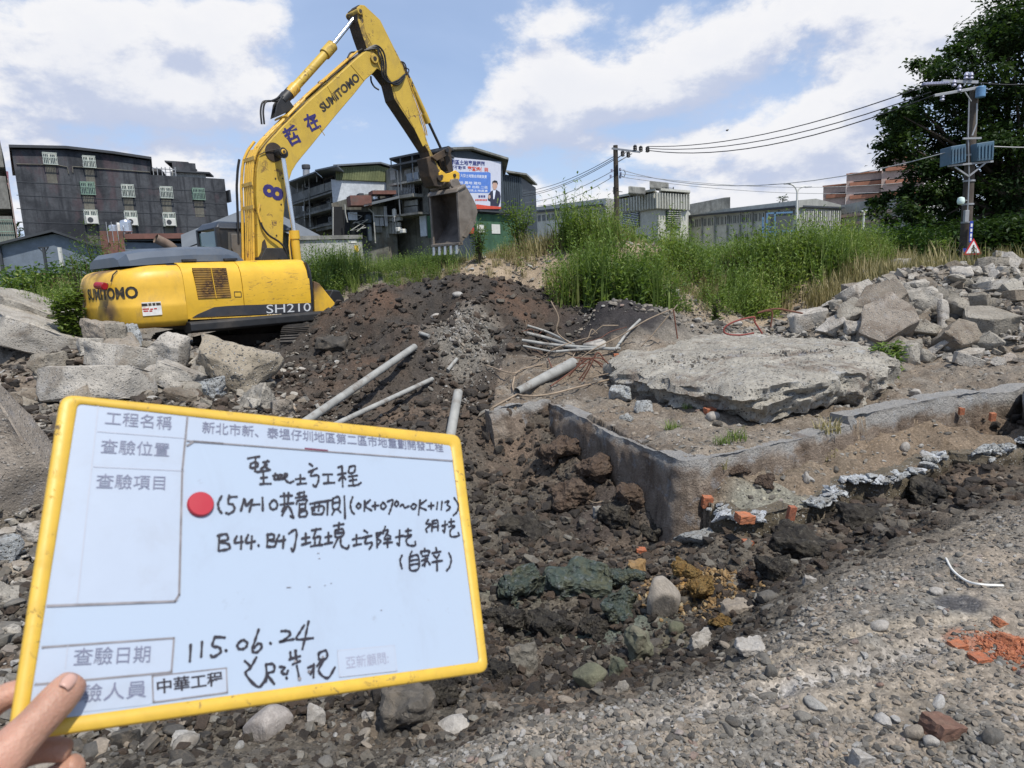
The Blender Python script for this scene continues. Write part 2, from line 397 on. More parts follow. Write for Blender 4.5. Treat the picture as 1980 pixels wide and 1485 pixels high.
# gravel bottom left, behind the board
z_(-.32, (800, 1440), (880, 1400), (650, 1450), (500, 1440), (350, 1440))
z_(-.15, (800, 1500), (500, 1500), (250, 1500))
z_(-.30, (20, 1400), (30, 1250), (30, 1150), (200, 1200), (400, 1200), (600, 1200), (800, 1200))
z_(-.20, (60, 1050), (20, 980), (200, 1000))
z_(-.50, (800, 1050), (800, 930), (600, 1050))
z_(-.25, (400, 1000), (400, 900), (560, 900))
# left rubble heap
z_(.10, (50, 900), (150, 880), (300, 830), (520, 800))
z_(.25, (30, 770), (120, 760), (250, 760), (420, 740), (500, 700))
z_(.45, (20, 700), (150, 690), (280, 690), (390, 690), (470, 660))
z_(.75, (20, 630), (100, 645)); Y_(11.0, (200, 650), (300, 650))
Y_(14.0, (60, 600)); Y_(13.0, (150, 620))
# around and under the machine
CT_W = [(-6.2, 12.4, .22), (-5.2, 13.4, .15), (-4.2, 12.2, .18), (-6.5, 15, .1), (-4.5, 16, .15), (-7, 18, .1), (-3.4, 14.6, .3), (-8, 14, .2), (-9, 12, .3)]
# dark slope down to the pit
z_(.18, (620, 710), (700, 700)); z_(.0, (600, 770), (700, 760)); z_(-.30, (760, 830), (870, 850), (650, 830)); z_(-.15, (850, 790), (900, 760))
z_(.15, (830, 690), (960, 700), (1020, 730)); z_(.0, (960, 770))
# dark soil mound
Y_(11.5, (760, 640), (900, 640), (980, 640)); Y_(12.6, (700, 600), (800, 590), (900, 590), (1000, 610))
Y_(13.8, (640, 588), (730, 553), (800, 540), (880, 534), (950, 537), (1010, 560), (1070, 588))
CT_W += [(-4.0, 17, .5), (-2, 17.2, .35), (0, 17.0, .3), (-1.2, 16.0, .7)]
# grey gravel ridge down the mound
Y_(10.9, (890, 640)); Y_(12.0, (905, 604))
# low ground with roots and debris in the middle
z_(.05, (1050, 700), (1130, 690), (1180, 730)); z_(.12, (1100, 640), (1200, 640)); Y_(12.3, (1150, 572), (1190, 575)); Y_(11.6, (1240, 600))
z_(.10, (1300, 620), (1400, 610), (1500, 620), (1350, 650), (1450, 640))
# top of the foundation terrace
z_(-.04, (1000, 775), (1100, 770), (1200, 800), (1300, 830), (1400, 830), (1330, 870), (1460, 820), (1560, 800), (1200, 760), (1640, 790), (1760, 760), (1900, 735), (1980, 715), (1700, 740), (1850, 700), (1500, 700), (1350, 720), (1600, 690))
# second terrace
z_(-.34, (1440, 930), (1380, 950), (1500, 900), (1560, 930), (1640, 880), (1760, 860), (1700, 900), (1880, 830), (1980, 800), (1830, 860), (1450, 970), (1960, 830))
# right hand rubble pile
z_(.05, (1560, 650), (1700, 690), (1850, 695), (1980, 700)); Y_(11.6, (1620, 600), (1760, 620), (1900, 620), (1985, 610))
Y_(12.6, (1700, 545), (1800, 540), (1900, 540), (1990, 530)); Y_(13.2, (1600, 595), (1660, 560), (1760, 514), (1850, 516), (1960, 522), (1560, 620))
CT_W += [(9.5, 13.6, 1.5), (12, 13.5, 1.3), (8.0, 15.2, .5), (10, 16, .5), (13, 16, .4), (16, 14, .6), (5.5, 15, .2)]
# weedy bank (soil surface, the weeds stand on it)
Y_(15.5, (1100, 560), (1180, 530), (1260, 530)); Y_(17.0, (1050, 520), (1110, 490), (1200, 475), (1300, 480), (960, 520)); Y_(18.0, (1100, 478), (1200, 462), (1300, 470), (1000, 500), (930, 510))
Y_(19.0, (1400, 500), (1500, 500), (1600, 510), (1700, 500)); Y_(17.5, (1350, 580), (1450, 590), (1520, 590), (1600, 560), (900, 525), (850, 530)); Y_(20.0, (700, 530), (600, 535), (780, 520))
CT_W += [(-2, 24, 1.2), (2, 24, 2.0), (6, 24, 1.6), (10, 24, 1.2), (15, 25, .8), (-6, 24, .8), (-12, 24, .7), (-18, 24, .7), (-12, 18, .5), (-16, 16, .7), (-14, 13, .7),
         (20, 22, .5), (0, 30, 1), (8, 30, 1), (-10, 30, .5), (18, 30, .3), (25, 25, .2)]
CT_W += [(x, y, 0.0) for x, y in ((-4, -4), (0, -4), (4, -4), (8, 0), (-6, 0), (12, 4), (0, 0.6), (2, 0.5), (16, 8), (-1.5, 0.6), (6, 3), (20, 12))]
_cp = []
for px, py, md, v in CTRL:
 P = atz(px, py, v) if md == 'z' else atY(px, py, v)
 _cp.append(P)
_cp = np.array(_cp + [np.array(q, float) for q in CT_W])
# work in a log-polar chart so near and far spots weigh alike
def chart(x, y):
 y2 = y + 1.0; r = np.sqrt(x * x + y2 * y2) + 0.3
 return np.stack([np.arctan2(x, y2) * 2.2, np.log(r) * 2.2], -1)
_cc = chart(_cp[:, 0], _cp[:, 1])
_D = np.linalg.norm(_cc[:, None] - _cc[None], axis=2)
_K = np.sqrt(_D ** 2 + 0.02 ** 2)
_n = len(_cp)
_A = np.zeros((_n + 3, _n + 3)); _A[:_n, :_n] = _K + np.eye(_n) * (-0.03)
_A[:_n, _n] = 1; _A[:_n, _n + 1:] = _cc; _A[_n, :_n] = 1; _A[_n + 1:, :_n] = _cc.T
_W = np.linalg.solve(_A, np.concatenate([_cp[:, 2], np.zeros(3)]))
def base_height(x, y):
 x = np.asarray(x, float); y = np.asarray(y, float); sh = x.shape; c = chart(x.ravel(), y.ravel()); out = np.empty(len(c))
 for i in range(0, len(c), 40000):
  q = c[i:i + 40000]; D = np.sqrt(((q[:, None] - _cc[None]) ** 2).sum(2) + 0.0004)
  out[i:i + 40000] = D @ _W[:len(_cp)] + _W[len(_cp)] + q @ _W[len(_cp) + 1:]
 r = np.hypot(x, y).ravel()
 k = np.clip((r - 27) / 14, 0, 1); k = k * k * (3 - 2 * k)
 out = out * (1 - k) - 0.1 * k
 b = np.clip((-y.ravel() + 0.4) / 2, 0, 1); out = out * (1 - b)
 return np.clip(out, -1.2, 4).reshape(sh)

def seg_dist(x, y, a, b):
 ax, ay = a; bx, by = b; dx, dy = bx - ax, by - ay; t = np.clip(((x - ax) * dx + (y - ay) * dy) / (dx * dx + dy * dy), 0, 1)
 return np.hypot(x - ax - t * dx, y - ay - t * dy), t
TRACKS = [[(1.0, 1.9)], ]
def wxy(px, py, z=0.0): P = atz(px, py, z); return P[0], P[1]
TRACK_LINES = [([wxy(950, 1440), wxy(1250, 1385), wxy(1500, 1330), wxy(1800, 1260)], .05, 0.035), ([wxy(1480, 1262), wxy(1650, 1238), wxy(1900, 1200)], .035, 0.025)]
FOUND_POLY = None
# footprints of the two concrete foundations (filled in below, used to keep the soil out of them)
FT1 = [atz(px, py, -0.02)[:2] for px, py in ((945, 792), (1060, 775), (1325, 893), (1440, 868), (1640, 818), (1800, 785), (1990, 752))]
def inpoly(x, y, poly):
 ins = np.zeros(x.shape, bool); n = len(poly)
 for i in range(n):
  (x0, y0), (x1, y1) = poly[i], poly[(i + 1) % n]
  c = ((y0 > y) != (y1 > y)) & (x < (x1 - x0) * (y - y0) / (y1 - y0 + 1e-12) + x0); ins ^= c
 return ins
T1 = [tuple(p) for p in FT1] + [(9.0, 7.2), (9, 16), (1.0, 16), (-.2, 10.4)]          # upper terrace
_l2 = [atz(px, py, -0.36)[:2] for px, py in ((1385, 985), (1412, 1003), (1470, 1002), (1530, 985), (1600, 965), (1640, 930), (1720, 930), (1760, 915), (1830, 868), (1900, 880), (1990, 852))]
T2 = [tuple(atz(1322, 945, -.34)[:2])] + [tuple(p) for p in _l2] + [(7.5, 5.6), (7.5, 7.2), (3.0, 7.6), tuple(atz(1340, 905, -.10)[:2])]
def poly_dist(x, y, poly, closed=True):
 d = np.full(np.shape(x), 1e9)
 n = len(poly)
 for i in range(n if closed else n - 1):
  d = np.minimum(d, seg_dist(x, y, poly[i], poly[(i + 1) % n])[0])
 return d
def height(x, y, detail=True):
 x = np.asarray(x, float); y = np.asarray(y, float)
 z = base_height(x, y)
 i1 = inpoly(x, y, T1); i2 = inpoly(x, y, T2) & ~i1
 near = (np.hypot(x, y) < 14)
 d1 = poly_dist(x, y, T1); d2 = poly_dist(x, y, T2)
 wob = 0.06 * fbm(x, y, 2.5, 3, seed=3)
 # on a terrace the soil keeps to its level near the rim; outside it stays low so the walls show
 z = np.where(i1, np.maximum(z, -0.045 + wob * 0.3 * np.clip(d1 / .5, 0, 1)), z)
 z = np.where(i2, np.clip(z, -0.42, -0.28 + wob) + 0.05 * np.clip(1 - d1 / .5, 0, 1), z)
 low = -0.40 - 0.36 * np.clip((x - .1) / 1.2, 0, 1) + wob * 1.5
 near1 = (~i1 & ~i2 & (d1 < 0.35) & (y < 8.5) & (x < 3) & near)
 z = np.where(near1, np.minimum(z, low + 0.5 * d1), z)
 near2 = (~i1 & ~i2 & (d2 < 0.28) & near)
 z = np.where(near2, np.minimum(z, -0.56 + wob + 0.3 * d2), z)
 if detail:
  r = np.hypot(x, y)
  a = 0.06 * np.clip(r / 6, 0.25, 2.2)
  z = z + a * fbm(x, y, 1.1, 4, seed=1) + 0.045 * np.clip(r / 5, .35, 1.6) * fbm(x, y, 5.5, 4, 0.55, seed=2)
  flat = np.clip((0.03 + z) / 0.06, 0, 1) * (r < 5.5)
  c = vcell(x, y, 7.0, 3); z = z + 0.035 * np.clip(0.55 - c, 0, 1) * (1 - .5 * flat) * (r < 20)
  c = vcell(x, y, 19.0, 9); z = z + 0.018 * np.clip(0.5 - c, 0, 1) * (r < 12)
  # clods on the dug slopes
  dug = np.clip((-0.1 - z) / 0.2, 0, 1) + np.clip((y - 9) / 2, 0, 1) * np.clip((17 - y) / 2, 0, 1)
  c = vcell(x, y, 3.1, 21); z = z + dug * 0.16 * np.clip(0.6 - c, 0, 1) * (0.6 + vnoise(x * 2, y * 2, 5))
  for line, wd, dp in TRACK_LINES:
   for i in range(len(line) - 1):
    d, _ = seg_dist(x, y, line[i], line[i + 1])
    z = z - np.where(d < wd * 2.2, dp * np.exp(-(d / wd) ** 2), 0) * .6 + np.where(d < wd * 4, dp * .5 * np.exp(-((d - 2 * wd) / wd) ** 2), 0) * .6
 return z

# soil colours by place
def soil_rgb(x, y, z):
 x = np.asarray(x); y = np.asarray(y); r = np.hypot(x, y)
 col = np.zeros(x.shape + (3,)); col[:] = (0.185, 0.158, 0.125)
 def put(w, c): 
  w = np.clip(w, 0, 1)[..., None]; col[:] = col * (1 - w) + np.array(c) * w
 def spot(px, py, v, rad, c, k=1.0, asp=1.0, md='z', sharp=1.5):
  P = atz(px, py, v) if md == 'z' else atY(px, py, v)
  d = np.hypot((x - P[0]), (y - P[1]) / asp) / rad
  put(k * np.clip((1.0 + 0.7 * nz - d) * sharp, 0, 1), c)
 nz = fbm(x, y, 1.3, 5, 0.6, seed=40); nf = fbm(x, y, 4.0, 4, 0.6, seed=41)
 put(0.6 + nz, (0.155, 0.142, 0.122))                              # greyer gravelly patches
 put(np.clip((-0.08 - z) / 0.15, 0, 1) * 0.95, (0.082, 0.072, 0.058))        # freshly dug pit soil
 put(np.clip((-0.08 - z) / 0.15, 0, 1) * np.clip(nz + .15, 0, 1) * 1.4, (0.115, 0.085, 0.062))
 inm = np.clip((9.5 - np.abs(y - 12.5) * 2.2) / 3, 0, 1) * np.clip((1.9 - x) / .6, 0, 1) * np.clip((x + 7.5) / 2, 0, 1)
 put(inm, (0.052, 0.044, 0.037)); put(inm * np.clip(nz * 1.6, 0, 1), (0.095, 0.062, 0.044)); put(inm * np.clip(-nz * 2 - .1, 0, 1), (0.05, 0.048, 0.046))
 slope = np.clip((y - 7) / 1.5, 0, 1) * np.clip((11 - y) / 2, 0, 1) * np.clip((0.6 - x) / .6, 0, 1) * np.clip((x + 4.2) / 1, 0, 1)
 put(slope * .9, (0.078, 0.064, 0.052)); put(slope * np.clip(nz * 1.8, 0, 1), (0.125, 0.092, 0.068))
 spot(905, 650, 11.5, .75, (0.20, 0.19, 0.165), .75, 1.6, 'Y'); spot(900, 720, .1, .5, (0.16, 0.15, 0.13), .5)
 spot(1180, 590, 12.2, .9, (0.045, 0.042, 0.042), 1, 1.3, 'Y')
 spot(1100, 640, .1, 1.1, (0.16, 0.115, 0.08), .7, 1.5)
 # bank: tan earth
 bank = np.clip((y - 14.2) / 1.5, 0, 1) * np.clip((x + 2.5) / 1.5, 0, 1)
 put(bank, (0.27, 0.215, 0.155)); put(np.clip((y - 19) / 2, 0, 1), (0.10, 0.10, 0.06)); put(np.clip((y - 60) / 40, 0, 1), (0.12, 0.12, 0.09))
 left = np.clip((-4.5 - x) / 1.5, 0, 1) * np.clip((13 - y) / 2, 0, 1); put(left * .8, (0.165, 0.135, 0.105))
 spot(1340, 625, .1, 1.6, (0.30, 0.245, 0.175), .8, .8)
 spot(1180, 592, 12.2, 1.1, (0.035, 0.032, 0.032), 1, 1.3, 'Y'); spot(1150, 640, .1, .8, (0.06, 0.045, 0.035), .8)
 # terraces
 i1 = inpoly(x, y, T1) & (y < 11); put(i1 * (.75 + nz), (0.155, 0.125, 0.095)); put(i1 * np.clip(nf + .05, 0, 1), (0.21, 0.195, 0.17))
 i2 = inpoly(x, y, T2) & ~inpoly(x, y, T1); put(i2 * (.9), (0.165, 0.128, 0.092)); put(i2 * np.clip(-nz + .1, 0, 1), (0.13, 0.11, 0.085))
 spot(1480, 965, -.34, .42, (0.20, 0.20, 0.165), .8)
 # dark bottom, green clay, ochre clay
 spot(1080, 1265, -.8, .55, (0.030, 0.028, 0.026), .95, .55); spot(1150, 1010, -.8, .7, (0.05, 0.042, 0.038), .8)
 spot(1190, 1200, -.5, .52, (0.098, 0.118, 0.098), .9, .7); spot(980, 1150, -.6, .45, (0.10, 0.112, 0.088), .7, .7)
 spot(1290, 1270, -.55, .3, (0.118, 0.112, 0.07), .7); spot(1060, 1190, -.5, .3, (0.13, 0.13, 0.09), .6)
 spot(1350, 1140, -.52, .34, (0.29, 0.17, 0.060), .95, .9); spot(1390, 1190, -.52, .18, (0.24, 0.145, 0.055), .9)
 spot(1470, 1130, -.5, .40, (0.17, 0.16, 0.14), .8, .7)
 # near gravel: sandy strips and grey stony strips
 top = np.clip((z + .12) / .08, 0, 1) * np.clip((6 - r) / 1.5, 0, 1) * (x > -.3)
 put(top * np.clip(nf * 1.5 + .45, 0, 1), (0.235, 0.20, 0.16)); put(top * np.clip(-nf * 1.6, 0, 1), (0.165, 0.158, 0.142))
 spot(1700, 1330, 0, .30, (0.24, 0.205, 0.16), .5, .6)
 for line, wd, dp in TRACK_LINES[:1]:
  for i in range(len(line) - 1):
   d, _ = seg_dist(x, y, line[i], line[i + 1]); put(0.95 * np.exp(-(d / .035) ** 2) * np.clip(.7 + nf, 0, 1), (0.37, 0.37, 0.37)); put(.5 * np.exp(-(d / .10) ** 2), (0.27, 0.24, 0.20))
 for line, wd, dp in TRACK_LINES[1:]:
  for i in range(len(line) - 1):
   d, _ = seg_dist(x, y, line[i], line[i + 1]); put(.8 * np.exp(-(d / .045) ** 2), (0.31, 0.27, 0.215))
 spot(1950, 1260, 0, .14, (0.40, 0.16, 0.085), .9, .8, sharp=3); spot(1870, 1250, 0, .10, (0.30, 0.12, 0.07), .7, sharp=3)
 spot(1850, 1175, 0, .10, (0.055, 0.055, 0.06), .8, sharp=3)
 return col

def build_ground():
 # log-polar sheet: fine where the picture looks, out to the horizon everywhere
 azs = np.concatenate([np.linspace(-180, -52, 22)[:-1], np.linspace(-52, 52, 700), np.linspace(52, 180, 22)[1:]]) * math.pi / 180
 rr = np.concatenate([np.linspace(0.05, 1.5, 10)[:-1], np.exp(np.linspace(math.log(1.5), math.log(19), 470)), np.exp(np.linspace(math.log(19.6), math.log(40), 50)), np.exp(np.linspace(math.log(44), math.log(1500), 16))])
 A, Rr = np.meshgrid(azs, rr); X = Rr * np.sin(A); Yy = Rr * np.cos(A)
 global GRID_A, GRID_R, GRID_Z
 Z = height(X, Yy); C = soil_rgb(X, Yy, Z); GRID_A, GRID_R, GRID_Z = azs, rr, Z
 ny, nx = X.shape; V = np.stack([X, Yy, Z], -1).reshape(-1, 3)
 i = np.arange(ny - 1)[:, None] * nx + np.arange(nx - 1)[None]
 Fc = np.stack([i, i + 1, i + nx + 1, i + nx], -1).reshape(-1, 4)[:, ::-1]
 me = bpy.data.meshes.new('ground'); me.vertices.add(len(V)); me.vertices.foreach_set('co', V.ravel())
 me.loops.add(Fc.size); me.loops.foreach_set('vertex_index', Fc.ravel().astype(np.int32))
 me.polygons.add(len(Fc)); me.polygons.foreach_set('loop_start', np.arange(0, Fc.size, 4, dtype=np.int32)); me.polygons.foreach_set('loop_total', np.full(len(Fc), 4, np.int32))
 me.update(); me.polygons.foreach_set('use_smooth', np.ones(len(Fc), bool))
 ca = me.color_attributes.new('soil', 'FLOAT_COLOR', 'POINT'); ca.data.foreach_set('color', np.concatenate([C.reshape(-1, 3), np.ones((len(V), 1))], 1).ravel())
 o = link_mesh('ground', me, M_SOIL); o['kind'] = 'structure'
 return o
ground = build_ground()
def hgt(x, y):
 """height of the built ground sheet"""
 x = np.asarray(x, float); y = np.asarray(y, float); a = np.arctan2(x, y); r = np.hypot(x, y)
 i = np.clip(np.searchsorted(GRID_A, a) - 1, 0, len(GRID_A) - 2); j = np.clip(np.searchsorted(GRID_R, r) - 1, 0, len(GRID_R) - 2)
 u = np.clip((a - GRID_A[i]) / (GRID_A[i + 1] - GRID_A[i]), 0, 1); v = np.clip((r - GRID_R[j]) / (GRID_R[j + 1] - GRID_R[j]), 0, 1)
 return (GRID_Z[j, i] * (1 - u) + GRID_Z[j, i + 1] * u) * (1 - v) + (GRID_Z[j + 1, i] * (1 - u) + GRID_Z[j + 1, i + 1] * u) * v
def gz(x, y): return float(hgt(np.array([x]), np.array([y]))[0])
def ground_hit(px, py, t0=1.0, t1=40.0):
 """where the sight line through a spot of the photograph meets the ground"""
 d = ray(px, py); ts = np.exp(np.linspace(math.log(t0), math.log(t1), 260))
 P = EYE[None] + ts[:, None] * d[None]; h = hgt(P[:, 0], P[:, 1]); below = np.where(P[:, 2] < h)[0]
 if len(below) == 0: return P[-1]
 i = max(below[0], 1); a, b = ts[i - 1], ts[i]
 for _ in range(8):
  m = (a + b) / 2; q = EYE + m * d
  if q[2] < gz(q[0], q[1]): b = m
  else: a = m
 return EYE + b * d
# ------------------------------------------------------------------ old concrete foundations in the dug ground
def resample(pts, step):
 pts = [np.array(p, float) for p in pts]; out = [pts[0]]
 for a, b in zip(pts[:-1], pts[1:]):
  n = max(1, int(np.linalg.norm(b - a) / step))
  for k in range(1, n + 1): out.append(a + (b - a) * k / n)
 return np.array(out)
def wall_strip(name, pts, ztop, zbot, thick, mat, jag=0.01, rough=0.02, lean=0.0, step=0.035, seed=0, off=0.05, curve_out=0.0, topw=None, parent=None):
 P = resample(pts, step); n = len(P)
 T = np.gradient(P, axis=0); T /= np.linalg.norm(T, axis=1)[:, None] + 1e-9
 for _ in range(2): T[1:-1] = (T[:-2] + T[1:-1] + T[2:]) / 3
 Nn = np.stack([T[:, 1], -T[:, 0]], 1); Nn /= np.linalg.norm(Nn, axis=1)[:, None]
 s = np.concatenate([[0], np.cumsum(np.linalg.norm(np.diff(P, axis=0), axis=1))])
 zt = ztop + jag * fbm(s * 1.0, s * 0 + seed, 1.3, 5, 0.6, seed=seed) * 2.0
 k = int((ztop - zbot) / step) + 1; prof = []
 for j in range(4): prof.append(('b', 1 - j / 4))
 for j in range(9): prof.append(('t', 1 - j / 9))
 for j in range(k + 1): prof.append(('f', j / k))
 V = []
 for kind, q in prof:
  if kind == 'b': o = np.full(n, -thick); z = zt + (zbot - zt) * q
  elif kind == 't': o = -thick * q; z = zt + 0.0
  else: o = np.zeros(n); z = zt + (zbot - zt) * q; o = o + lean * q + curve_out * q * q
  o = o + off
  rr = rough * (fbm(s * 1.0 + (7 if kind == 'b' else 0), z, 3.0, 5, 0.6, seed=seed + 3) * 1.6) if kind != 't' else 0
  if kind == 't': z = z + 0.012 * fbm(P[:, 0] - Nn[:, 0] * o, P[:, 1] - Nn[:, 1] * o, 7, 4, seed=seed + 9)
  if kind == 'f':
   o = o + rr
   if q < 0.06: o = o - 0.015 - 0.02 * np.abs(fbm(s, z, 6, 3, seed=seed + 5))
  V.append(np.stack([P[:, 0] + Nn[:, 0] * o, P[:, 1] + Nn[:, 1] * o, z], 1))
 m = len(prof); V = np.array(V).transpose(1, 0, 2).reshape(-1, 3)
 fs = [(i * m + j, (i + 1) * m + j, (i + 1) * m + j + 1, i * m + j + 1) for i in range(n - 1) for j in range(m - 1)]
 fs += [tuple(range(m)), tuple((n - 1) * m + j for j in range(m - 1, -1, -1))]
 me = bpy.data.meshes.new(name); me.from_pydata(V.tolist(), [], fs); 
 bm = bmesh.new(); bm.from_mesh(me); bmesh.ops.recalc_face_normals(bm, faces=bm.faces); bm.to_mesh(me); bm.free()
 me.polygons.foreach_set('use_smooth', [True] * len(me.polygons)); me.set_sharp_from_angle(angle=math.radians(50))
 return link_mesh(name, me, mat, parent)
F1 = [tuple(p) for p in FT1]
fw = thing('foundation_wall', 'long buried concrete foundation wall with its corner jutting into the pit, below the big slab', 'foundation', (0, 0, 0))
wall_strip('wall', [F1[0], F1[1]], -.03, -1.0, .14, M_FOUND, .05, .07, seed=2, off=.03, lean=.16, parent=fw)['label'] = 'stubby stained end of the wall'
def rnd_corner(a, b, d, r=.09):
 a, b, d = map(np.array, (a, b, d)); u = b + (a - b) / np.linalg.norm(a - b) * r; v = b + (d - b) / np.linalg.norm(d - b) * r
 return [tuple((1 - t) ** 2 * u + 2 * t * (1 - t) * b + t * t * v) for t in np.linspace(0, 1, 7)]
wall_strip('wall', [F1[1]] + rnd_corner(F1[1], F1[2], F1[3]) + [F1[3], F1[4]], -.03, -1.05, .20, M_FOUND, .022, .03, seed=5, off=.05, lean=.10, curve_out=.03, parent=fw)['label'] = 'brown faced wall round the front corner'
wall_strip('wall', [tuple(np.array(F1[4]) + (-.01, .03)), F1[5], F1[6], (5.3, 6.9)], .035, -.7, .24, M_FOUND, .035, .04, seed=11, off=.05, parent=fw)['label'] = 'long right stretch with a grey top'
lw = thing('lower_foundation', 'lower broken concrete footing with white crumbled rim running right above the pit', 'foundation', (0, 0, 0))
L2 = [tuple(p) for p in _l2]
M_CRUST = mat_concrete('white_crumbled_concrete', (0.42, 0.44, 0.45), (0.22, 0.19, 0.15), 0.55, 0.7, 1.5, bstr=1.0, sc=1.6, dust=.5)
M_EARTHFACE = mat_concrete('earth_stuck_concrete', (0.125, 0.105, 0.075), (0.07, 0.055, 0.04), 0.7, 0.02, 1.6, bstr=1.0, sc=1.3, dust=.6)
wall_strip('footing', L2[:4], -.33, -1.0, .16, M_EARTHFACE, .03, .05, seed=21, off=.03, lean=.02, parent=lw)
wall_strip('footing', L2[3:8], -.34, -1.0, .18, M_EARTHFACE, .05, .08, seed=27, off=.03, lean=.04, parent=lw)
wall_strip('footing', L2[7:], -.36, -1.0, .2, M_EARTHFACE, .06, .10, seed=31, off=.03, lean=.04, parent=lw)
RIM_AT = len(bpy.data.objects)
# ------------------------------------------------------------------ stones and broken concrete
def finish_mesh(bm, name, mat, smooth=True, ang=35):
 bmesh.ops.recalc_face_normals(bm, faces=bm.faces)
 me = bpy.data.meshes.new(name); bm.to_mesh(me); bm.free(); me.materials.append(mat)
 me.polygons.foreach_set('use_smooth', [smooth] * len(me.polygons))
 if smooth: me.set_sharp_from_angle(angle=math.radians(ang))
 return me
def chunk_mesh(seed, mat, shape='block', cuts=3, rough=0.05, dims=None):
 """angular lump, about 1 across in x, y, z"""
 rnd = random.Random(seed); bm = bmesh.new(); pts = []
 zf = 0.5
 if shape in ('slab', 'wedge'):
  k = rnd.randint(5, 7); ph = rnd.random() * 6
  for j in range(k):
   a = ph + 2 * math.pi * (j + rnd.uniform(-.22, .22)) / k; r = rnd.uniform(.40, .56)
   x, y = r * math.cos(a), r * math.sin(a); q = rnd.uniform(.02, .07)
   zt = .5 if shape == 'slab' else .5 - .55 * (x + .5)
   pts.append((x, y, zt + rnd.uniform(-.08, .03))); pts.append((x * rnd.uniform(.86, 1.06), y * rnd.uniform(.86, 1.06), -.5 + rnd.uniform(-.02, .1)))
 else:
  for j in range(13):
   v = Vector((rnd.uniform(-.5, .5), rnd.uniform(-.5, .5), rnd.uniform(-.5, .5))); ax = rnd.randrange(3); v[ax] = rnd.choice((-.5, .5)) * rnd.uniform(.85, 1)
   v2 = rnd.randrange(3); v[v2] = math.copysign(max(abs(v[v2]), .3), v[v2]); pts.append(tuple(v))
 if dims is None: dims = (1, .85, .7 if shape == 'block' else .34)
 dims = tuple(d / max(dims) for d in dims); mn = min(dims)
 for p in pts: bm.verts.new((p[0] * dims[0], p[1] * dims[1], p[2] * dims[2]))
 r = bmesh.ops.convex_hull(bm, input=bm.verts)
 for v in [v for v in bm.verts if not v.link_faces]: bm.verts.remove(v)
 bmesh.ops.dissolve_limit(bm, angle_limit=math.radians(8), verts=bm.verts, edges=bm.edges)
 bmesh.ops.bevel(bm, geom=list(bm.edges), offset=.035 * max(mn, .35), segments=1, affect='EDGES')
 bmesh.ops.triangulate(bm, faces=bm.faces)
 for _ in range(cuts):
  es = [e for e in bm.edges if e.calc_length() > .16 / (2.0 if cuts > 3 else 1)]
  if not es: break
  bmesh.ops.subdivide_edges(bm, edges=es, cuts=1); bmesh.ops.triangulate(bm, faces=bm.faces)
 o = Vector((seed * 1.7, seed * .9, 3))
 bm.normal_update()
 for v in bm.verts:
  d = mnoise.fractal(v.co * 3.2 + o, 1.0, 2.0, 4) * rough + mnoise.noise(v.co * 13 + o) * rough * .3
  side = 1.0 if abs(v.normal.z) < .6 or shape == 'block' else .35
  v.co += v.normal * d * side * 1.5 * (.4 + .6 * mn)
 return finish_mesh(bm, 'concrete_chunk', mat)
def cobble_mesh(seed, mat, sub=2, rough=.14, name='stone'):
 rnd = random.Random(seed); bm = bmesh.new(); bmesh.ops.create_icosphere(bm, subdivisions=sub, radius=.5)
 o = Vector((seed * 3.1, seed, 1)); sc = Vector((1, rnd.uniform(.65, .95), rnd.uniform(.5, .8)))
 planes = [(Vector((rnd.gauss(0, 1), rnd.gauss(0, 1), rnd.gauss(0, 1))).normalized(), rnd.uniform(.29, .43)) for _ in range(9)]
 for v in bm.verts:
  v.co *= 1 + mnoise.noise(v.co * 1.8 + o) * rough * 1.5 + mnoise.noise(v.co * 5 + o) * rough * .3
  for n_, d_ in planes:
   q = v.co.dot(n_) - d_
   if q > 0: v.co -= n_ * q * .85
  v.co = Vector((v.co.x * sc.x, v.co.y * sc.y, v.co.z * sc.z))
 return finish_mesh(bm, name, mat, ang=50)
def mat_stone(name, stops, world_=False, bs=.5, spots=0.4):
 m, t, b = pmat(name, 0.85, 0.3); v = opos(t); oi = t.N.new('ShaderNodeObjectInfo')
 base = t.ramp(oi.outputs['Random'], stops)
 n = t.noise(v, 3.5, 7, .65, .4); n3 = t.noise(v, 22, 4, .7)
 c = t.mix(1.0, base, t.ramp(n, [(.25, .66), (.75, 1.34)]), 'MULTIPLY')
 c = t.mix(1.0, c, t.ramp(n3, [(.25, .82), (.75, 1.18)]), 'MULTIPLY')
 g = t.N.new('ShaderNodeNewGeometry'); s3 = t.N.new('ShaderNodeSeparateXYZ'); t.L.new(g.outputs['Normal'], s3.inputs[0])
 mud = t.math('MULTIPLY', t.smooth(t.noise(t.vmath('ADD', v, (4, 4, 4)), 2.2, 6, .7), .47, .62), spots)
 c = t.mix(mud, c, (0.15, 0.125, 0.095, 1))
 t.L.new(c, b.inputs['Base Color']); bump(t, b, t.math('ADD', n, t.math('MULTIPLY', n3, .4)), bs, .03)
 return m
M_PEB = mat_stone('pebbles', [(0, (.07, .066, .06)), (.25, (.145, .137, .122)), (.5, (.20, .187, .163)), (.7, (.25, .21, .165)), (.86, (.27, .262, .24)), (.96, (.36, .35, .33)), (1, (.20, .13, .10))])
M_PEBD = mat_stone('damp_pebbles', [(0, (.035, .033, .03)), (.35, (.066, .060, .052)), (.65, (.095, .085, .072)), (.88, (.13, .12, .10)), (1, (.21, .20, .175))], spots=.6)
M_CLOD = mat_stone('soil_clods', [(0, (.034, .030, .027)), (.4, (.055, .046, .038)), (.7, (.078, .060, .046)), (1, (.105, .076, .056))], bs=1.0, spots=.2)
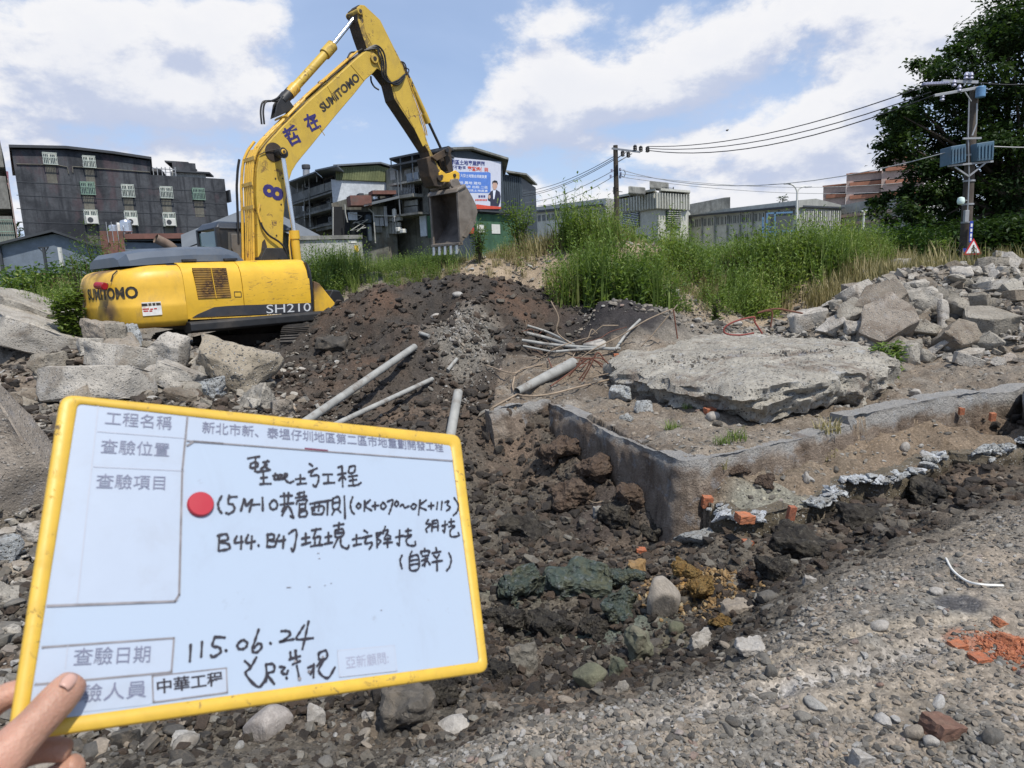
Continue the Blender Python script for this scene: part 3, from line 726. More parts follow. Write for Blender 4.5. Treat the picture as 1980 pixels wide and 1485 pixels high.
M_OCH = mat_stone('ochre_stones', [(0, (.16, .10, .045)), (.5, (.25, .155, .065)), (.85, (.31, .21, .10)), (1, (.36, .30, .19))])
M_GREENS = mat_stone('mossy_stones', [(0, (.07, .078, .055)), (.5, (.115, .115, .075)), (1, (.17, .17, .125))])
M_BRICK = mat_stone('brick_red', [(0, (.36, .12, .06)), (.5, (.42, .155, .075)), (1, (.32, .11, .065))], spots=.35)

CH = {}
for nm, mt in (('g', M_CONC), ('b', M_CONC_BROWN)):
 for shp, cnt in (('block', 6), ('slab', 6), ('wedge', 3)):
  CH[(nm, shp)] = [chunk_mesh(100 + 31 * i + len(shp) * 7 + (0 if nm == 'g' else 500), mt, shp, 2) for i in range(cnt)]
def put_obj(name, me, loc, rot, scl, parent=None):
 o = bpy.data.objects.new(name, me); COL.objects.link(o); o.location = tuple(float(q) for q in loc); o.rotation_euler = rot; o.scale = scl
 if parent: o.parent = parent
 return o
def piece(px, py, wpx, hpx, label, shape='block', mat=M_CONC, seed=0, roll=0.0, tilt=0.0, yaw=0.0, dep=0.8, Y=None, sink=.12, name='concrete_chunk', cat='rubble', group=None, cuts=4, rough=.05, mesh=None):
 """a hero chunk: px, py = middle of it in the photograph, wpx x hpx = its size there"""
 if Y is None:
  P = ground_hit(px, py + hpx * .42); Y = P[1] + min(.12, .30 * wpx * P[1] / FPX)
 c = atY(px, py, Y); dist = (c - EYE) @ _F; k = dist / FPX; W_, H_ = wpx * k, hpx * k
 me = mesh or chunk_mesh(seed * 7 + 3, mat, shape, cuts, rough, (W_, W_ * dep, H_))
 bb = np.array([v.co[:] for v in me.vertices]); ext = bb.max(0) - bb.min(0)
 if shape in ('slab',) and tilt == 0.0: tilt = -.25
 o = put_obj(name, me, c, (tilt, roll, yaw), (W_ / ext[0] * 1.04, W_ * dep / ext[1], H_ / ext[2] * 1.04))
 return tag(o, label, cat, group)

# the big pale slab lying on the terrace
def outline_slab(name, outline, zt, thick, mat, label, cat, seed=0, n_ang=150, rings=14, edge_rough=.05, under=.82, tiltf=None, group=None, top_amp=.03):
 """outline: world xy points round the slab. zt(x, y): height of its top"""
 O = np.array(outline); c = O.mean(0); ang = np.arctan2(O[:, 1] - c[1], O[:, 0] - c[0]); rad = np.hypot(O[:, 0] - c[0], O[:, 1] - c[1])
 idx = np.argsort(ang); ang, rad = ang[idx], rad[idx]
 A = np.linspace(-math.pi, math.pi, n_ang, endpoint=False)
 Rr = np.interp(A, np.concatenate([ang - 2 * math.pi, ang, ang + 2 * math.pi]), np.concatenate([rad] * 3))
 Rr = Rr * (1 + .10 * fbm(np.cos(A) * 2 + 9, np.sin(A) * 2, 2.2, 4, .6, seed=seed)); V = []
 for k in range(rings + 1):
  q = (k + .001) / rings; x = c[0] + Rr * q * np.cos(A); y = c[1] + Rr * q * np.sin(A)
  z = zt(x, y) + top_amp * fbm(x, y, 2.2, 5, .6, seed=seed + 1) + top_amp * .35 * fbm(x, y, 12, 3, .6, seed=seed + 2) - .04 * max(0, q - .9) / .1
  V.append(np.stack([x, y, z], 1))
 side = 9
 for k in range(1, side + 1):
  q = k / side; j = 1 + edge_rough * fbm(A * 3 + 4, q * 3 + A * 0, 1.6, 4, .65, seed=seed + 4) * 1.4 + .02 * math.sin(q * math.pi)
  f = (1 - (1 - under) * q ** 1.6) * j; x = c[0] + Rr * f * np.cos(A); y = c[1] + Rr * f * np.sin(A)
  th = thick * (1 + .35 * fbm(np.cos(A) * 3, np.sin(A) * 3, 1.7, 4, .6, seed=seed + 6))
  z = zt(x, y) - .04 - th * q + .03 * fbm(A * 5, q * 6 + A * 0, 1.5, 3, seed=seed + 5); V.append(np.stack([x, y, z], 1))
 for q in (.6, .02):
  x = c[0] + Rr * q * under * np.cos(A); y = c[1] + Rr * q * under * np.sin(A); V.append(np.stack([x, y, zt(x, y) - thick * 1.05], 1))
 m = len(V); V = np.array(V).reshape(-1, 3).tolist(); n = n_ang
 fs = [(k * n + i, k * n + (i + 1) % n, (k + 1) * n + (i + 1) % n, (k + 1) * n + i) for k in range(m - 1) for i in range(n)]
 fs += [tuple(range(n - 1, -1, -1)), tuple((m - 1) * n + i for i in range(n))]
 me = bpy.data.meshes.new(name); me.from_pydata(V, [], fs); bm = bmesh.new(); bm.from_mesh(me); bmesh.ops.recalc_face_normals(bm, faces=bm.faces); bm.to_mesh(me); bm.free()
 me.polygons.foreach_set('use_smooth', [True] * len(me.polygons)); me.set_sharp_from_angle(angle=math.radians(48))
 o = link_mesh(name, me, mat); return tag(o, label, cat, group)
_o = [(1190, 692, .34), (1240, 655, .40), (1330, 643, .42), (1480, 641, .42), (1600, 652, .40), (1712, 680, .38), (1718, 692, .38), (1690, 706, .40), (1640, 714, .40), (1560, 728, .41), (1500, 736, .41), (1440, 738, .41), (1370, 732, .40), (1300, 720, .38), (1230, 708, .36), (1192, 700, .35)]
_ow = [atz(a, b, c)[:2] for a, b, c in _o]; _oc = np.array([[*p, 1] for p in _ow]); _oz = np.array([c for _, _, c in _o]); _pl = np.linalg.lstsq(_oc, _oz, rcond=None)[0]
big_slab = outline_slab('broken_slab', _ow, lambda x, y: _pl[0] * x + _pl[1] * y + _pl[2] + .05 * np.exp(-((x - 2.9) / .8) ** 2) - .01 - .05 * np.clip((3.6 - x) / 1.5, 0, 1), .37, M_CONC_PALE, 'huge pale broken concrete slab lying flat on the terrace beside the bent rebar', 'concrete slab', seed=70, n_ang=300, rings=26, edge_rough=.075, under=.93, top_amp=.07)

# left heap: the pieces one can tell apart
HL = [
 (48, 604, 150, 62, 'slab', 'uppermost long flat slab at the left edge, resting above the leafy weeds', dict(roll=.45, dep=1.0, mat=M_CONC, tilt=-.15)),
 (70, 645, 215, 60, 'slab', 'long sloping slab with a dusty brown underside, second from the top at the left edge', dict(roll=.36, dep=.7, mat=M_CONC, tilt=-.2)),
 (90, 708, 76, 50, 'block', 'bluish grey lump with cracks under the long sloping slab', dict()),
 (197, 640, 62, 56, 'block', 'rough brown grey lump on top of the heap against the rear of the digger', dict(mat=M_CONC_BROWN)),
 (226, 655, 44, 62, 'block', 'narrow upright concrete block beneath the tail of the digger', dict(roll=.05, dep=.7)),
 (258, 650, 36, 44, 'block', 'small whitish block wedged behind two upright blocks', dict(mat=M_CRUST)),
 (311, 678, 80, 100, 'wedge', 'tall wedge of smooth grey concrete standing upright in the heap', dict(roll=-1.35, dep=.6, tilt=.1)),
 (180, 672, 56, 34, 'slab', 'small flat grey slab in front of the narrow upright block', dict()),
 (248, 694, 150, 48, 'slab', 'wide thin slab lying across the middle of the left heap', dict(roll=.12, dep=.8)),
 (192, 748, 205, 66, 'slab', 'largest flat block of the left heap, just above the yellow framed board', dict(dep=.7, mat=M_CONC, tilt=-.3)),
 (448, 702, 150, 92, 'block', 'big pebbly brown lump under the side rail of the digger', dict(mat=M_AGG, dep=.8, roll=.35)),
 (345, 730, 96, 48, 'slab', 'tilted grey slab between the wedge and the pebbly lump', dict(roll=.35)),
 (420, 716, 92, 44, 'slab', 'grey slab with a bluish edge leaning on the pebbly lump', dict(roll=.62, mat=M_CONC)),
 (408, 752, 50, 44, 'block', 'pale chipped block with a bluish corner left of the last big block', dict(mat=M_CRUST)),
 (476, 768, 92, 62, 'block', 'squared dusty block at the right foot of the left heap', dict()),
 (352, 765, 62, 34, 'wedge', 'brown stained wedge just over the top edge of the board', dict(mat=M_CONC_BROWN)),
 (60, 770, 64, 40, 'block', 'brown clod of concrete and soil left of the largest flat block', dict(mat=M_CONC_BROWN)),
 (40, 890, 190, 250, 'wedge', 'biggest brown grey slab at the left edge, half hidden by the board', dict(roll=.5, dep=.6, mat=M_CONC_BROWN, rough=.04)),
 (62, 1030, 46, 42, 'block', 'pale grey angular block under the biggest left slab', dict()),
 (12, 1065, 50, 60, 'block', 'whitish block cut by the left edge, left of the board frame', dict(mat=M_CRUST)),
 (8, 1150, 60, 62, 'block', 'grey rough block low at the left edge beside the frame', dict()),
 (25, 1225, 40, 26, 'block', 'small rounded grey block between the frame and the left edge', dict()),
 (95, 600, 50, 24, 'slab', 'thin broken slab in front of the leafy weeds at the left', dict(roll=.3)),
 (120, 618, 44, 34, 'block', 'grey chunk at the edge of the leafy weeds', dict()),
 (140, 655, 40, 40, 'block', 'dark grey chunk between the long slab and the digger', dict(mat=M_CONC_BROWN)),
 (320, 700, 40, 30, 'block', 'small chunk at the foot of the tall wedge', dict()),
 (390, 690, 44, 30, 'slab', 'thin slab tucked under the black rail', dict(roll=-.2)),
 (545, 790, 50, 40, 'block', 'brown grey chunk at the foot of the heap left of the long pipe', dict(mat=M_CONC_BROWN)),
]
for i, (px, py, w_, h_, shp, lab, kw) in enumerate(HL):
 piece(px, py, w_, h_, lab, shp, seed=40 + i, group='broken concrete of the left heap', yaw=random.uniform(-.3, .3), **kw)
# right pile: the ones that stand out
HR = [
 (1780, 500, 78, 22, 'slab', 'flat slab on the very crest of the right pile, left of the warning sign', dict(roll=-.06)),
 (1745, 512, 40, 18, 'slab', 'thin slab at the left shoulder of the crest', dict(roll=.1)),
 (1866, 506, 84, 20, 'slab', 'long flat slab right under the warning sign on the crest', dict(roll=.12)),
 (1920, 510, 60, 18, 'slab', 'weathered slab on the crest right of the warning sign', dict(roll=.05)),
 (1955, 510, 40, 30, 'slab', 'pale tipped slab at the right end of the crest', dict(roll=.7)),
 (1655, 572, 70, 38, 'slab', 'thick flat block on the left shoulder of the right pile', dict(roll=-.5)),
 (1605, 590, 40, 28, 'block', 'squarish block low on the left shoulder of the right pile', dict(roll=-.3)),
 (1560, 620, 70, 46, 'block', 'rounded grey lump at the left foot of the right pile', dict()),
 (1650, 610, 60, 42, 'slab', 'broad tilted plate above the three wedges', dict(roll=-.6, tilt=.5)),
 (1612, 632, 56, 54, 'wedge', 'pointed wedge standing at the left foot of the right pile', dict(roll=-1.1, tilt=.3)),
 (1653, 640, 40, 36, 'block', 'rough cube beside the pointed wedge', dict()),
 (1710, 630, 110, 60, 'slab', 'large brown faced plate leaning in the middle of the right pile', dict(roll=-.45, tilt=.75, mat=M_CONC_BROWN)),
 (1708, 590, 100, 70, 'slab', 'brown dusty plate high in the middle of the right pile', dict(roll=-.5, tilt=.6, mat=M_CONC_BROWN)),
 (1782, 580, 60, 50, 'block', 'smooth squared block below the crest of the right pile', dict()),
 (1770, 640, 90, 22, 'slab', 'long thin slab lying across the leaning brown plate', dict(roll=.25)),
 (1845, 655, 84, 60, 'slab', 'big pale tan plate near the foot of the right pile', dict(roll=.1, tilt=.9, mat=M_CONC_BROWN)),
 (1848, 546, 40, 30, 'block', 'pale squared block under the crest below the sign', dict()),
 (1786, 550, 40, 26, 'block', 'brownish block left of the pale squared one', dict(mat=M_CONC_BROWN)),
 (1910, 628, 100, 52, 'slab', 'wide flat brown grey slab at the right of the pile', dict(roll=-.05, tilt=.3)),
 (1930, 556, 90, 20, 'slab', 'flat slab under the crest at the right edge', dict(roll=.06)),
 (1960, 575, 70, 24, 'slab', 'tan flat plate at the right edge of the pile', dict(mat=M_CONC_BROWN)),
 (1835, 580, 60, 24, 'slab', 'slender slab in the middle of the pile, right of the smooth block', dict(roll=.6)),
 (1825, 610, 24, 60, 'slab', 'narrow plank like piece standing on end in the right pile', dict(roll=.2)),
 (1765, 686, 30, 44, 'block', 'small upright block at the foot of the pile, touching the soil', dict()),
 (1690, 664, 54, 26, 'slab', 'smooth slab at the foot of the pile behind the huge slab', dict()),
 (1728, 668, 40, 40, 'wedge', 'darkish wedge at the foot of the pile', dict(roll=-1.2)),
]
for i, (px, py, w_, h_, shp, lab, kw) in enumerate(HR):
 piece(px, py, w_, h_, lab, shp, seed=90 + i, group='broken concrete of the right pile', yaw=random.uniform(-.3, .3), cuts=3, **kw)

rs = random.Random(5)
def scatter_chunks(n, sampler, smin, smax, labelf, group, pal='g', sink=.25, tiltmax=.6, name='concrete_chunk', minpx=9):
 placed = []; tries = 0
 while len(placed) < n and tries < n * 30:
  tries += 1
  px, py = sampler(); P = ground_hit(px, py)
  s = smin * (smax / smin) ** (rs.random() ** 1.5); dist = float(np.linalg.norm(P - EYE))
  if s * FPX / dist < minpx: s = minpx * dist / FPX * 1.05
  if any(np.hypot(P[0] - q[0], P[1] - q[1]) < (s + q[2]) * .30 for q in placed): continue
  shp = rs.choice(('block', 'slab', 'slab', 'wedge', 'block')); pk = 'b' if rs.random() < (.25 if pal == 'g' else .7) else 'g'
  me = rs.choice(CH[(pk, shp)]); fl = rs.uniform(.25, .42) if shp != 'block' else rs.uniform(.5, .85)
  o = put_obj(name, me, (P[0], P[1], P[2] + s * fl * (.5 - sink) + .01), (rs.uniform(-tiltmax, tiltmax) + .25, rs.uniform(-tiltmax, tiltmax), rs.uniform(0, 6.28)), (s * rs.uniform(.95, 1.3), s * rs.uniform(.9, 1.15), s * rs.uniform(.9, 1.25)))
  tag(o, labelf(px, py, s, shp, pk), 'rubble', group); placed.append((P[0], P[1], s))
 return placed
SHW = {'block': 'block', 'slab': 'flat piece', 'wedge': 'wedge'}
def szw(px, py, s):
 k = s * FPX / float(np.linalg.norm(ground_hit(px, py) - EYE)); return 'small ' if k < 18 else 'middling ' if k < 28 else 'large '
def lab_right(px, py, s, shp, pk):
 v = 'near the crest' if py < 535 else 'in the upper part' if py < 580 else 'in the middle' if py < 630 else 'in the lower part' if py < 665 else 'at the foot'
 h = 'left slope' if px < 1640 else 'left half' if px < 1740 else 'right half' if px > 1850 else 'centre'
 return szw(px, py, s) + ('brownish ' if pk == 'b' else 'grey ') + SHW[shp] + ' ' + v + ' of right pile, ' + ('edge' if px > 1930 else h)
def s_right():
 while True:
  x, y = rs.uniform(1535, 1979), rs.uniform(498, 705)
  if y > 500 + max(0, (1745 - x)) * .62 and not (x < 1720 and y > 640): return x, y
scatter_chunks(158, s_right, .16, .46, lab_right, 'broken concrete of the right pile', tiltmax=.7)
def lab_left(px, py, s, shp, pk):
 v = 'high' if py < 670 else 'halfway up' if py < 720 else 'low' if py < 760 else 'at the bottom'
 h = 'by the frame edge' if px < 90 else 'above the board corner' if px < 200 else 'under the tail of the digger' if px < 350 else 'near the side rail' if px < 450 else 'beside the dark slope'
 return szw(px, py, s) + ('brownish ' if pk == 'b' else 'grey ') + SHW[shp] + ' ' + (v + ' in left heap, ' + h if py < 800 else 'left of the board frame')
def s_left():
 while True:
  x, y = rs.uniform(0, 535), rs.uniform(625, 800)
  if y > 640 or x < 160: return x, y
scatter_chunks(84, s_left, .12, .42, lab_left, 'broken concrete of the left heap')
scatter_chunks(10, lambda: (rs.uniform(0, 110), rs.uniform(980, 1370)), .07, .16, lab_left, 'broken concrete of the left heap')

# white crumbled rim of the lower footing: many stuck lumps
_rp = resample(L2, .045); _rn = np.random.default_rng(3)
_rim = [chunk_mesh(600 + i, M_CRUST, 'block', 2, .09, (1, .8, .6)) for i in range(6)]
for i, p in enumerate(_rp):
 if math.sin(i * .31) + .6 * math.sin(i * .83 + 1) < -.35: continue
 for _ in range(2):
  s = _rn.uniform(.05, .14); q = p + _rn.normal(0, .025, 2) + np.array([.0, -.035]); put_obj('rim_lump', _rim[_rn.integers(6)], (q[0], q[1], -.335 + _rn.normal(0, .018)), tuple(_rn.uniform(-.5, .5, 2)) + (_rn.uniform(0, 6),), (s * 1.2, s, s * .75), lw)
# single stones that stand out in the pit
def cob(px, py, wpx, hpx, label, mat, seed, cat='stone', rot=(0, 0, 0), **kw):
 if any(q in label for q in ('angular', 'lump', 'jagged', 'rock', 'knobbly', 'block', 'cube')): return piece(px, py, wpx, hpx, label, 'block', mat, seed=seed, name='stone', cat=cat, roll=rot[1], tilt=rot[0] or .1, yaw=rot[2], rough=.07, cuts=4 if wpx > 40 else 3, **kw)
 return piece(px, py, wpx, hpx, label, mat=mat, mesh=cobble_mesh(seed, mat, 4 if wpx > 60 else 3), name='stone', cat=cat, roll=rot[1], tilt=rot[0] or .001, yaw=rot[2], **kw)
M_BOULD = mat_stone('boulder_tan_grey', [(0, (.27, .24, .20)), (1, (.28, .25, .215))], spots=.35)
M_WHITEST = mat_stone('pale_stone', [(0, (.30, .28, .25)), (1, (.36, .34, .31))], spots=.4)
cob(1280, 1158, 74, 92, 'largest tan grey boulder standing in the ochre clay', M_BOULD, 804, rot=(.05, -.12, .9))
cob(1139, 1308, 66, 46, 'smooth mossy cobble alone in the dark hollow', M_GREENS, 811, rot=(0, -.15, 0))
cob(1235, 1250, 74, 78, 'olive angular rock between the dark hollow and the big boulder', M_GREENS, 823, rot=(.2, .5, .3))
cob(1355, 1240, 48, 48, 'round pale knobbly stone right of the olive rock', M_WHITEST, 832)
cob(1233, 1098, 36, 30, 'yellowish cube shaped stone above the big boulder', M_OCH, 845)
cob(1088, 1128, 34, 26, 'bluish stone stuck in the green clay', M_WHITEST, 847)
cob(1195, 1290, 44, 44, 'dark green broken lump left of the olive rock', M_GREENS, 849)
cob(1305, 1215, 30, 26, 'small olive pebble under the big boulder', M_GREENS, 851)
cob(1205, 1330, 0x1a, 20, 'little grey stone below the green lump', M_PEB, 853)
cob(520, 1400, 90, 60, 'big rounded grey stone below the bottom edge of the board', M_PEB, 861)
cob(785, 1375, 110, 95, 'large dark rough lump under the right half of the board', M_PEBD, 863)
cob(612, 1385, 34, 44, 'pale jagged stone below the board', M_WHITEST, 865)
cob(710, 1383, 26, 24, 'small round whitish pebble next to the dark rough lump', M_WHITEST, 867)
cob(1010, 1275, 60, 60, 'dark pebbly lump beside the right edge of the board', M_PEBD, 869)
cob(950, 1365, 40, 36, 'angular grey stone at the edge below the board corner', M_PEB, 871)
cob(875, 1405, 70, 34, 'flat light stone on the pit edge below the board', M_WHITEST, 873)
cob(1160, 990, 26, 32, 'grey angular stone in the dark soil under the wall', M_PEB, 875)
cob(1350, 1045, 84, 40, 'crumpled whitish blue lump at the foot of the wall corner', M_CRUST, 877)
cob(1422, 1175, 62, 30, 'flat grey rock right of the ochre clay', M_PEB, 879)
cob(1480, 1155, 36, 26, 'dull oval stone on the right side of the pit', M_PEB, 881)
cob(1450, 1255, 56, 36, 'whitish broken lump at the pit edge', M_WHITEST, 883)
cob(1490, 1300, 26, 28, 'upright grey stone just over the pit edge', M_PEB, 885)
cob(1700, 1210, 36, 22, 'tan oval stone on the gravel, upper right', M_WHITEST, 887)
cob(1670, 1185, 20, 12, 'small white oval pebble on the gravel', M_WHITEST, 889)
cob(1564, 1122, 24, 22, 'white angular stone on the far pit edge', M_WHITEST, 891)
cob(1810, 1145, 26, 18, 'bluish round stone near the bent white wire', M_WHITEST, 893)
cob(1800, 1435, 30, 28, 'light grey cobble beside the broken brick', M_WHITEST, 895)
cob(1768, 1418, 34, 32, 'grey cobble left of the broken brick', M_PEB, 897)
cob(1920, 1425, 34, 36, 'grey egg shaped stone in the bottom right corner', M_PEB, 899)
cob(1552, 1388, 32, 22, 'brownish stone on the bottom gravel', M_PEB, 901)
cob(1035, 1460, 36, 22, 'dark brown flat stone at the bottom of the gravel', M_PEBD, 903)
cob(1060, 1470, 18, 30, 'white upright pebble at the bottom of the gravel', M_WHITEST, 905)
cob(1378, 806, 26, 20, 'tan rounded cobble below the huge slab', M_WHITEST, 907)
cob(1388, 820, 20, 14, 'dark blue stone below the huge slab', M_PEBD, 909)
cob(1200, 762, 42, 32, 'pale bluish block left of the huge slab', M_CRUST, 911)
cob(1245, 786, 34, 24, 'whitish lump on the wall top left of the huge slab', M_CRUST, 913)
cob(1210, 806, 30, 16, 'small pale lumps on the edge of the wall top', M_CRUST, 915)
cob(1560, 925, 14, 28, 'whitish upright stone on the lower terrace', M_WHITEST, 917)
cob(1750, 865, 18, 20, 'pale rounded stone on the soil of the lower terrace', M_WHITEST, 919)
cob(1770, 760, 24, 18, 'smooth tan stone near the foot of the right pile', M_WHITEST, 921)
cob(842, 612, 22, 14, 'pale stone high on the dark soil mound', M_WHITEST, 923)
cob(885, 570, 20, 12, 'grey stone near the top of the dark soil mound', M_PEB, 925)
cob(640, 668, 62, 34, 'dark dirt covered rock in front of the crawler track', M_PEBD, 927)
cob(1150, 668, 44, 28, 'tan stone behind the tangle of pipes', M_WHITEST, 929)
# lumps of coloured clay and dug soil in the pit
def mat_clay(name, a, b_, c_):
 m, t, b = pmat(name, .9, .2); v = opos(t); n = t.noise(v, 2.5, 7, .65, .4); c = t.mix(t.smooth(n, .38, .62), (*a, 1), (*b_, 1)); c = t.mix(t.smooth(t.noise(v, 9, 6, .7), .52, .68), c, (*c_, 1)); t.L.new(c, b.inputs['Base Color'])
 bump(t, b, t.math('ADD', t.noise(v, 12, 6, .75), t.voro(v, 11, 'F1')), 1.0, .04); return m
C_TEAL = mat_clay('teal_clay', (.075, .10, .088), (.11, .115, .075), (.17, .19, .19)); C_DARK = mat_clay('dark_clay', (.038, .034, .03), (.075, .066, .052), (.13, .12, .10)); C_OCH = mat_clay('ochre_clay', (.23, .135, .045), (.30, .20, .075), (.13, .09, .05)); C_BRN = mat_clay('brown_clay', (.095, .066, .048), (.135, .10, .075), (.06, .048, .04))
for i, (px, py, w_, h_, mt, lab) in enumerate(((1120, 1120, 130, 70, C_TEAL, 'large teal grey clay lump left of the big boulder'), (1010, 1140, 110, 80, C_TEAL, 'wide greenish soil lump beside the right frame of the board'), (1190, 1175, 90, 60, C_TEAL, 'olive green clay lump touching the big boulder'), (1060, 1205, 90, 50, C_DARK, 'pebbly dark clay lump under the teal one'), (975, 1200, 80, 56, C_DARK, 'dark clay lump against the board edge'),
 (1210, 1120, 70, 44, C_TEAL, 'mottled green lump above the boulder'), (1150, 1215, 70, 46, C_DARK, 'dark knobbly lump over the black hollow'), (1360, 1150, 74, 56, C_OCH, 'ochre clay lump right of the big boulder'), (1330, 1105, 60, 36, C_OCH, 'ochre clay lump above right of the big boulder'), (1395, 1205, 50, 30, C_OCH, 'small ochre clay lump near the pit shoulder'),
 (1160, 900, 90, 60, C_BRN, 'brown soil lump stuck against the long wall'), (1230, 960, 90, 60, C_BRN, 'brown soil lump lower on the long wall'), (1080, 870, 100, 60, C_BRN, 'soil lump filling the gap beside the wall stub'), (1190, 1000, 100, 60, C_DARK, 'dark soil lump at the foot of the long wall'), (1110, 950, 100, 60, C_BRN, 'crumbly soil slope below the wall gap'), (1020, 1010, 110, 60, C_DARK, 'dark crumbly lump right of the board in the trench'), (1260, 1030, 60, 40, C_DARK, 'black lump in the shadow by the wall corner'),
 (1560, 1050, 120, 60, C_DARK, 'dark soil lump below the broken footing'), (1680, 1000, 110, 50, C_DARK, 'dark soil lump in the narrow right trench'), (1800, 950, 100, 44, C_DARK, 'long dark lump in the right trench below the white rim'), (1500, 1100, 90, 50, C_DARK, 'grey brown lump right of the footing corner'), (1440, 1120, 70, 40, C_BRN, 'brown lump at the footing corner'), (960, 1300, 70, 40, C_DARK, 'dark wet lump under the board corner'), (850, 1340, 90, 60, C_DARK, 'dark wet lump below the board frame'),
 (1480, 930, 46, 26, C_BRN, 'cracked dry clay plate on the lower terrace'), (1420, 912, 50, 22, C_BRN, 'flat clay clod on the lower terrace by the corner'))):
 piece(px, py, w_, h_, lab, 'block', mt, seed=400 + i, rough=.12, yaw=i * .7, tilt=.15, name='soil_lump', cat='soil lump', group='lumps of dug soil', cuts=4)
# bricks
def brick_mesh(seed):
 m = MB(); m.box((-.5, -.5, -.5), (.5, .5, .5)); o = m.build('brick', M_BRICK); me = o.data; bpy.data.objects.remove(o)
 bm = bmesh.new(); bm.from_mesh(me); bmesh.ops.subdivide_edges(bm, edges=bm.edges, cuts=5, use_grid_fill=True)
 r = random.Random(seed); n_ = Vector((r.uniform(.5, 1), r.uniform(-.5, .5), r.uniform(-.3, .6))).normalized()
 for v in bm.verts:
  q = v.co.dot(n_) - .42
  if q > 0: v.co -= n_ * q
  v.co += Vector((mnoise.noise(v.co * 4 + Vector((seed, 0, 0))), mnoise.noise(v.co * 4 + Vector((0, seed, 0))), mnoise.noise(v.co * 4))) * .05
 bm.to_mesh(me); bm.free(); return me
M_BRICKD = mat_stone('brick_brown', [(0, (.145, .085, .06)), (1, (.16, .09, .065))], spots=.2)
BM = [brick_mesh(i) for i in range(4)]
def brick(px, py, w_, h_, lab, i=0, roll=.1, yaw=.3, mat=None, tilt=.1, **kw):
 me = BM[i % 4]
 if mat: me = me.copy(); me.materials.clear(); me.materials.append(mat)
 return piece(px, py, w_, h_, lab, mesh=me, name='brick', cat='brick', roll=roll, yaw=yaw, tilt=tilt, **kw)
brick(1820, 1411, 66, 44, 'large broken brown brick on the bottom right gravel', 0, .25, .35, M_BRICKD)
brick(1666, 1470, 36, 34, 'pinkish grey tile fragment at the bottom edge of the gravel', 1, .2, .2, M_WHITEST)
brick(1893, 1275, 34, 16, 'dark red brick stub left of the orange crumbs', 2, .1, .2)
brick(1852, 1248, 30, 12, 'orange brown brick sliver left of the orange crumbs', 3, 0, .2)
brick(1935, 1205, 26, 14, 'orange brick sliver above the crumbs', 0, .5, .2)
brick(1948, 1238, 34, 24, 'darker brick lump among the orange crumbs', 1, .3, .6)
brick(1372, 795, 20, 13, 'small orange brick piece under the front of the huge slab', 2, 0, .3)
brick(1368, 970, 20, 22, 'orange brick stuck in the soil beside the rounded wall corner', 3, .1, 0)
brick(1440, 1001, 32, 16, 'orange brick lying in the white rim of the lower footing', 0, .1, .2, Y=5.0)
brick(1446, 1055, 20, 24, 'red brick showing in the face of the footing corner', 1, 0, .1, Y=4.95)
brick(1530, 992, 14, 28, 'red brick standing in the broken rim of the footing', 2, .15, .1, Y=5.15)
brick(1240, 1066, 20, 12, 'orange brick bit in the dark soil under the wall', 3, .1, 0)
brick(1415, 985, 16, 10, 'little orange brick bit on the lower terrace', 0, .1, 0)
brick(1859, 795, 9, 14, 'tiny orange brick in the upper wall, left one', 1, 0, 0, Y=atz(1859, 795, -.1)[1] + .02)
brick(1919, 806, 10, 16, 'small orange brick in the upper wall, right one', 2, 0, 0, Y=atz(1919, 806, -.12)[1])
brick(1192, 690, 10, 12, 'orange brick flake against the left end of the huge slab', 3, 0, 0)

# ------------------------------------------------------------------ scattered stones nobody could count
def instancer(name, P, S, Rz, sources, kind_label=None, tilt=None, align=None, idx=None):
 """one object: points that carry one of the source meshes each"""
 me = bpy.data.meshes.new(name); me.vertices.add(len(P)); me.vertices.foreach_set('co', np.asarray(P, np.float32).ravel())
 a = me.attributes.new('scl', 'FLOAT_VECTOR', 'POINT'); a.data.foreach_set('vector', np.asarray(S, np.float32).ravel())
 a = me.attributes.new('rot', 'FLOAT_VECTOR', 'POINT'); a.data.foreach_set('vector', np.asarray(Rz, np.float32).ravel())
 a = me.attributes.new('pick', 'INT', 'POINT'); a.data.foreach_set('value', (RNG.integers(0, len(sources), len(P)) if idx is None else idx).astype(np.int32))
 o = link_mesh(name, me, None); o['kind'] = 'stuff'
 col = bpy.data.collections.new(name + '_sources')
 for i, m in enumerate(sources):
  so_ = bpy.data.objects.new('%s_%02d' % (name, i), m); col.objects.link(so_)
 ng = bpy.data.node_groups.new(name, 'GeometryNodeTree')
 ng.interface.new_socket('Geometry', in_out='INPUT', socket_type='NodeSocketGeometry'); ng.interface.new_socket('Geometry', in_out='OUTPUT', socket_type='NodeSocketGeometry')
 N, L = ng.nodes, ng.links; gi, go = N.new('NodeGroupInput'), N.new('NodeGroupOutput')
 ci = N.new('GeometryNodeCollectionInfo'); ci.inputs['Collection'].default_value = col; ci.inputs['Separate Children'].default_value = True; ci.inputs['Reset Children'].default_value = True
 ip = N.new('GeometryNodeInstanceOnPoints'); ip.inputs['Pick Instance'].default_value = True
 def attr(nm, ty):
  n = N.new('GeometryNodeInputNamedAttribute'); n.data_type = ty; n.inputs['Name'].default_value = nm; return n.outputs['Attribute']
 L.new(gi.outputs[0], ip.inputs['Points']); L.new(ci.outputs[0], ip.inputs['Instance']); L.new(attr('pick', 'INT'), ip.inputs['Instance Index'])
 L.new(attr('scl', 'FLOAT_VECTOR'), ip.inputs['Scale'])
 er = N.new('FunctionNodeEulerToRotation'); L.new(attr('rot', 'FLOAT_VECTOR'), er.inputs[0]); L.new(er.outputs[0], ip.inputs['Rotation'])
 L.new(ip.outputs[0], go.inputs[0]); md = o.modifiers.new('scatter', 'NODES'); md.node_group = ng
 return o
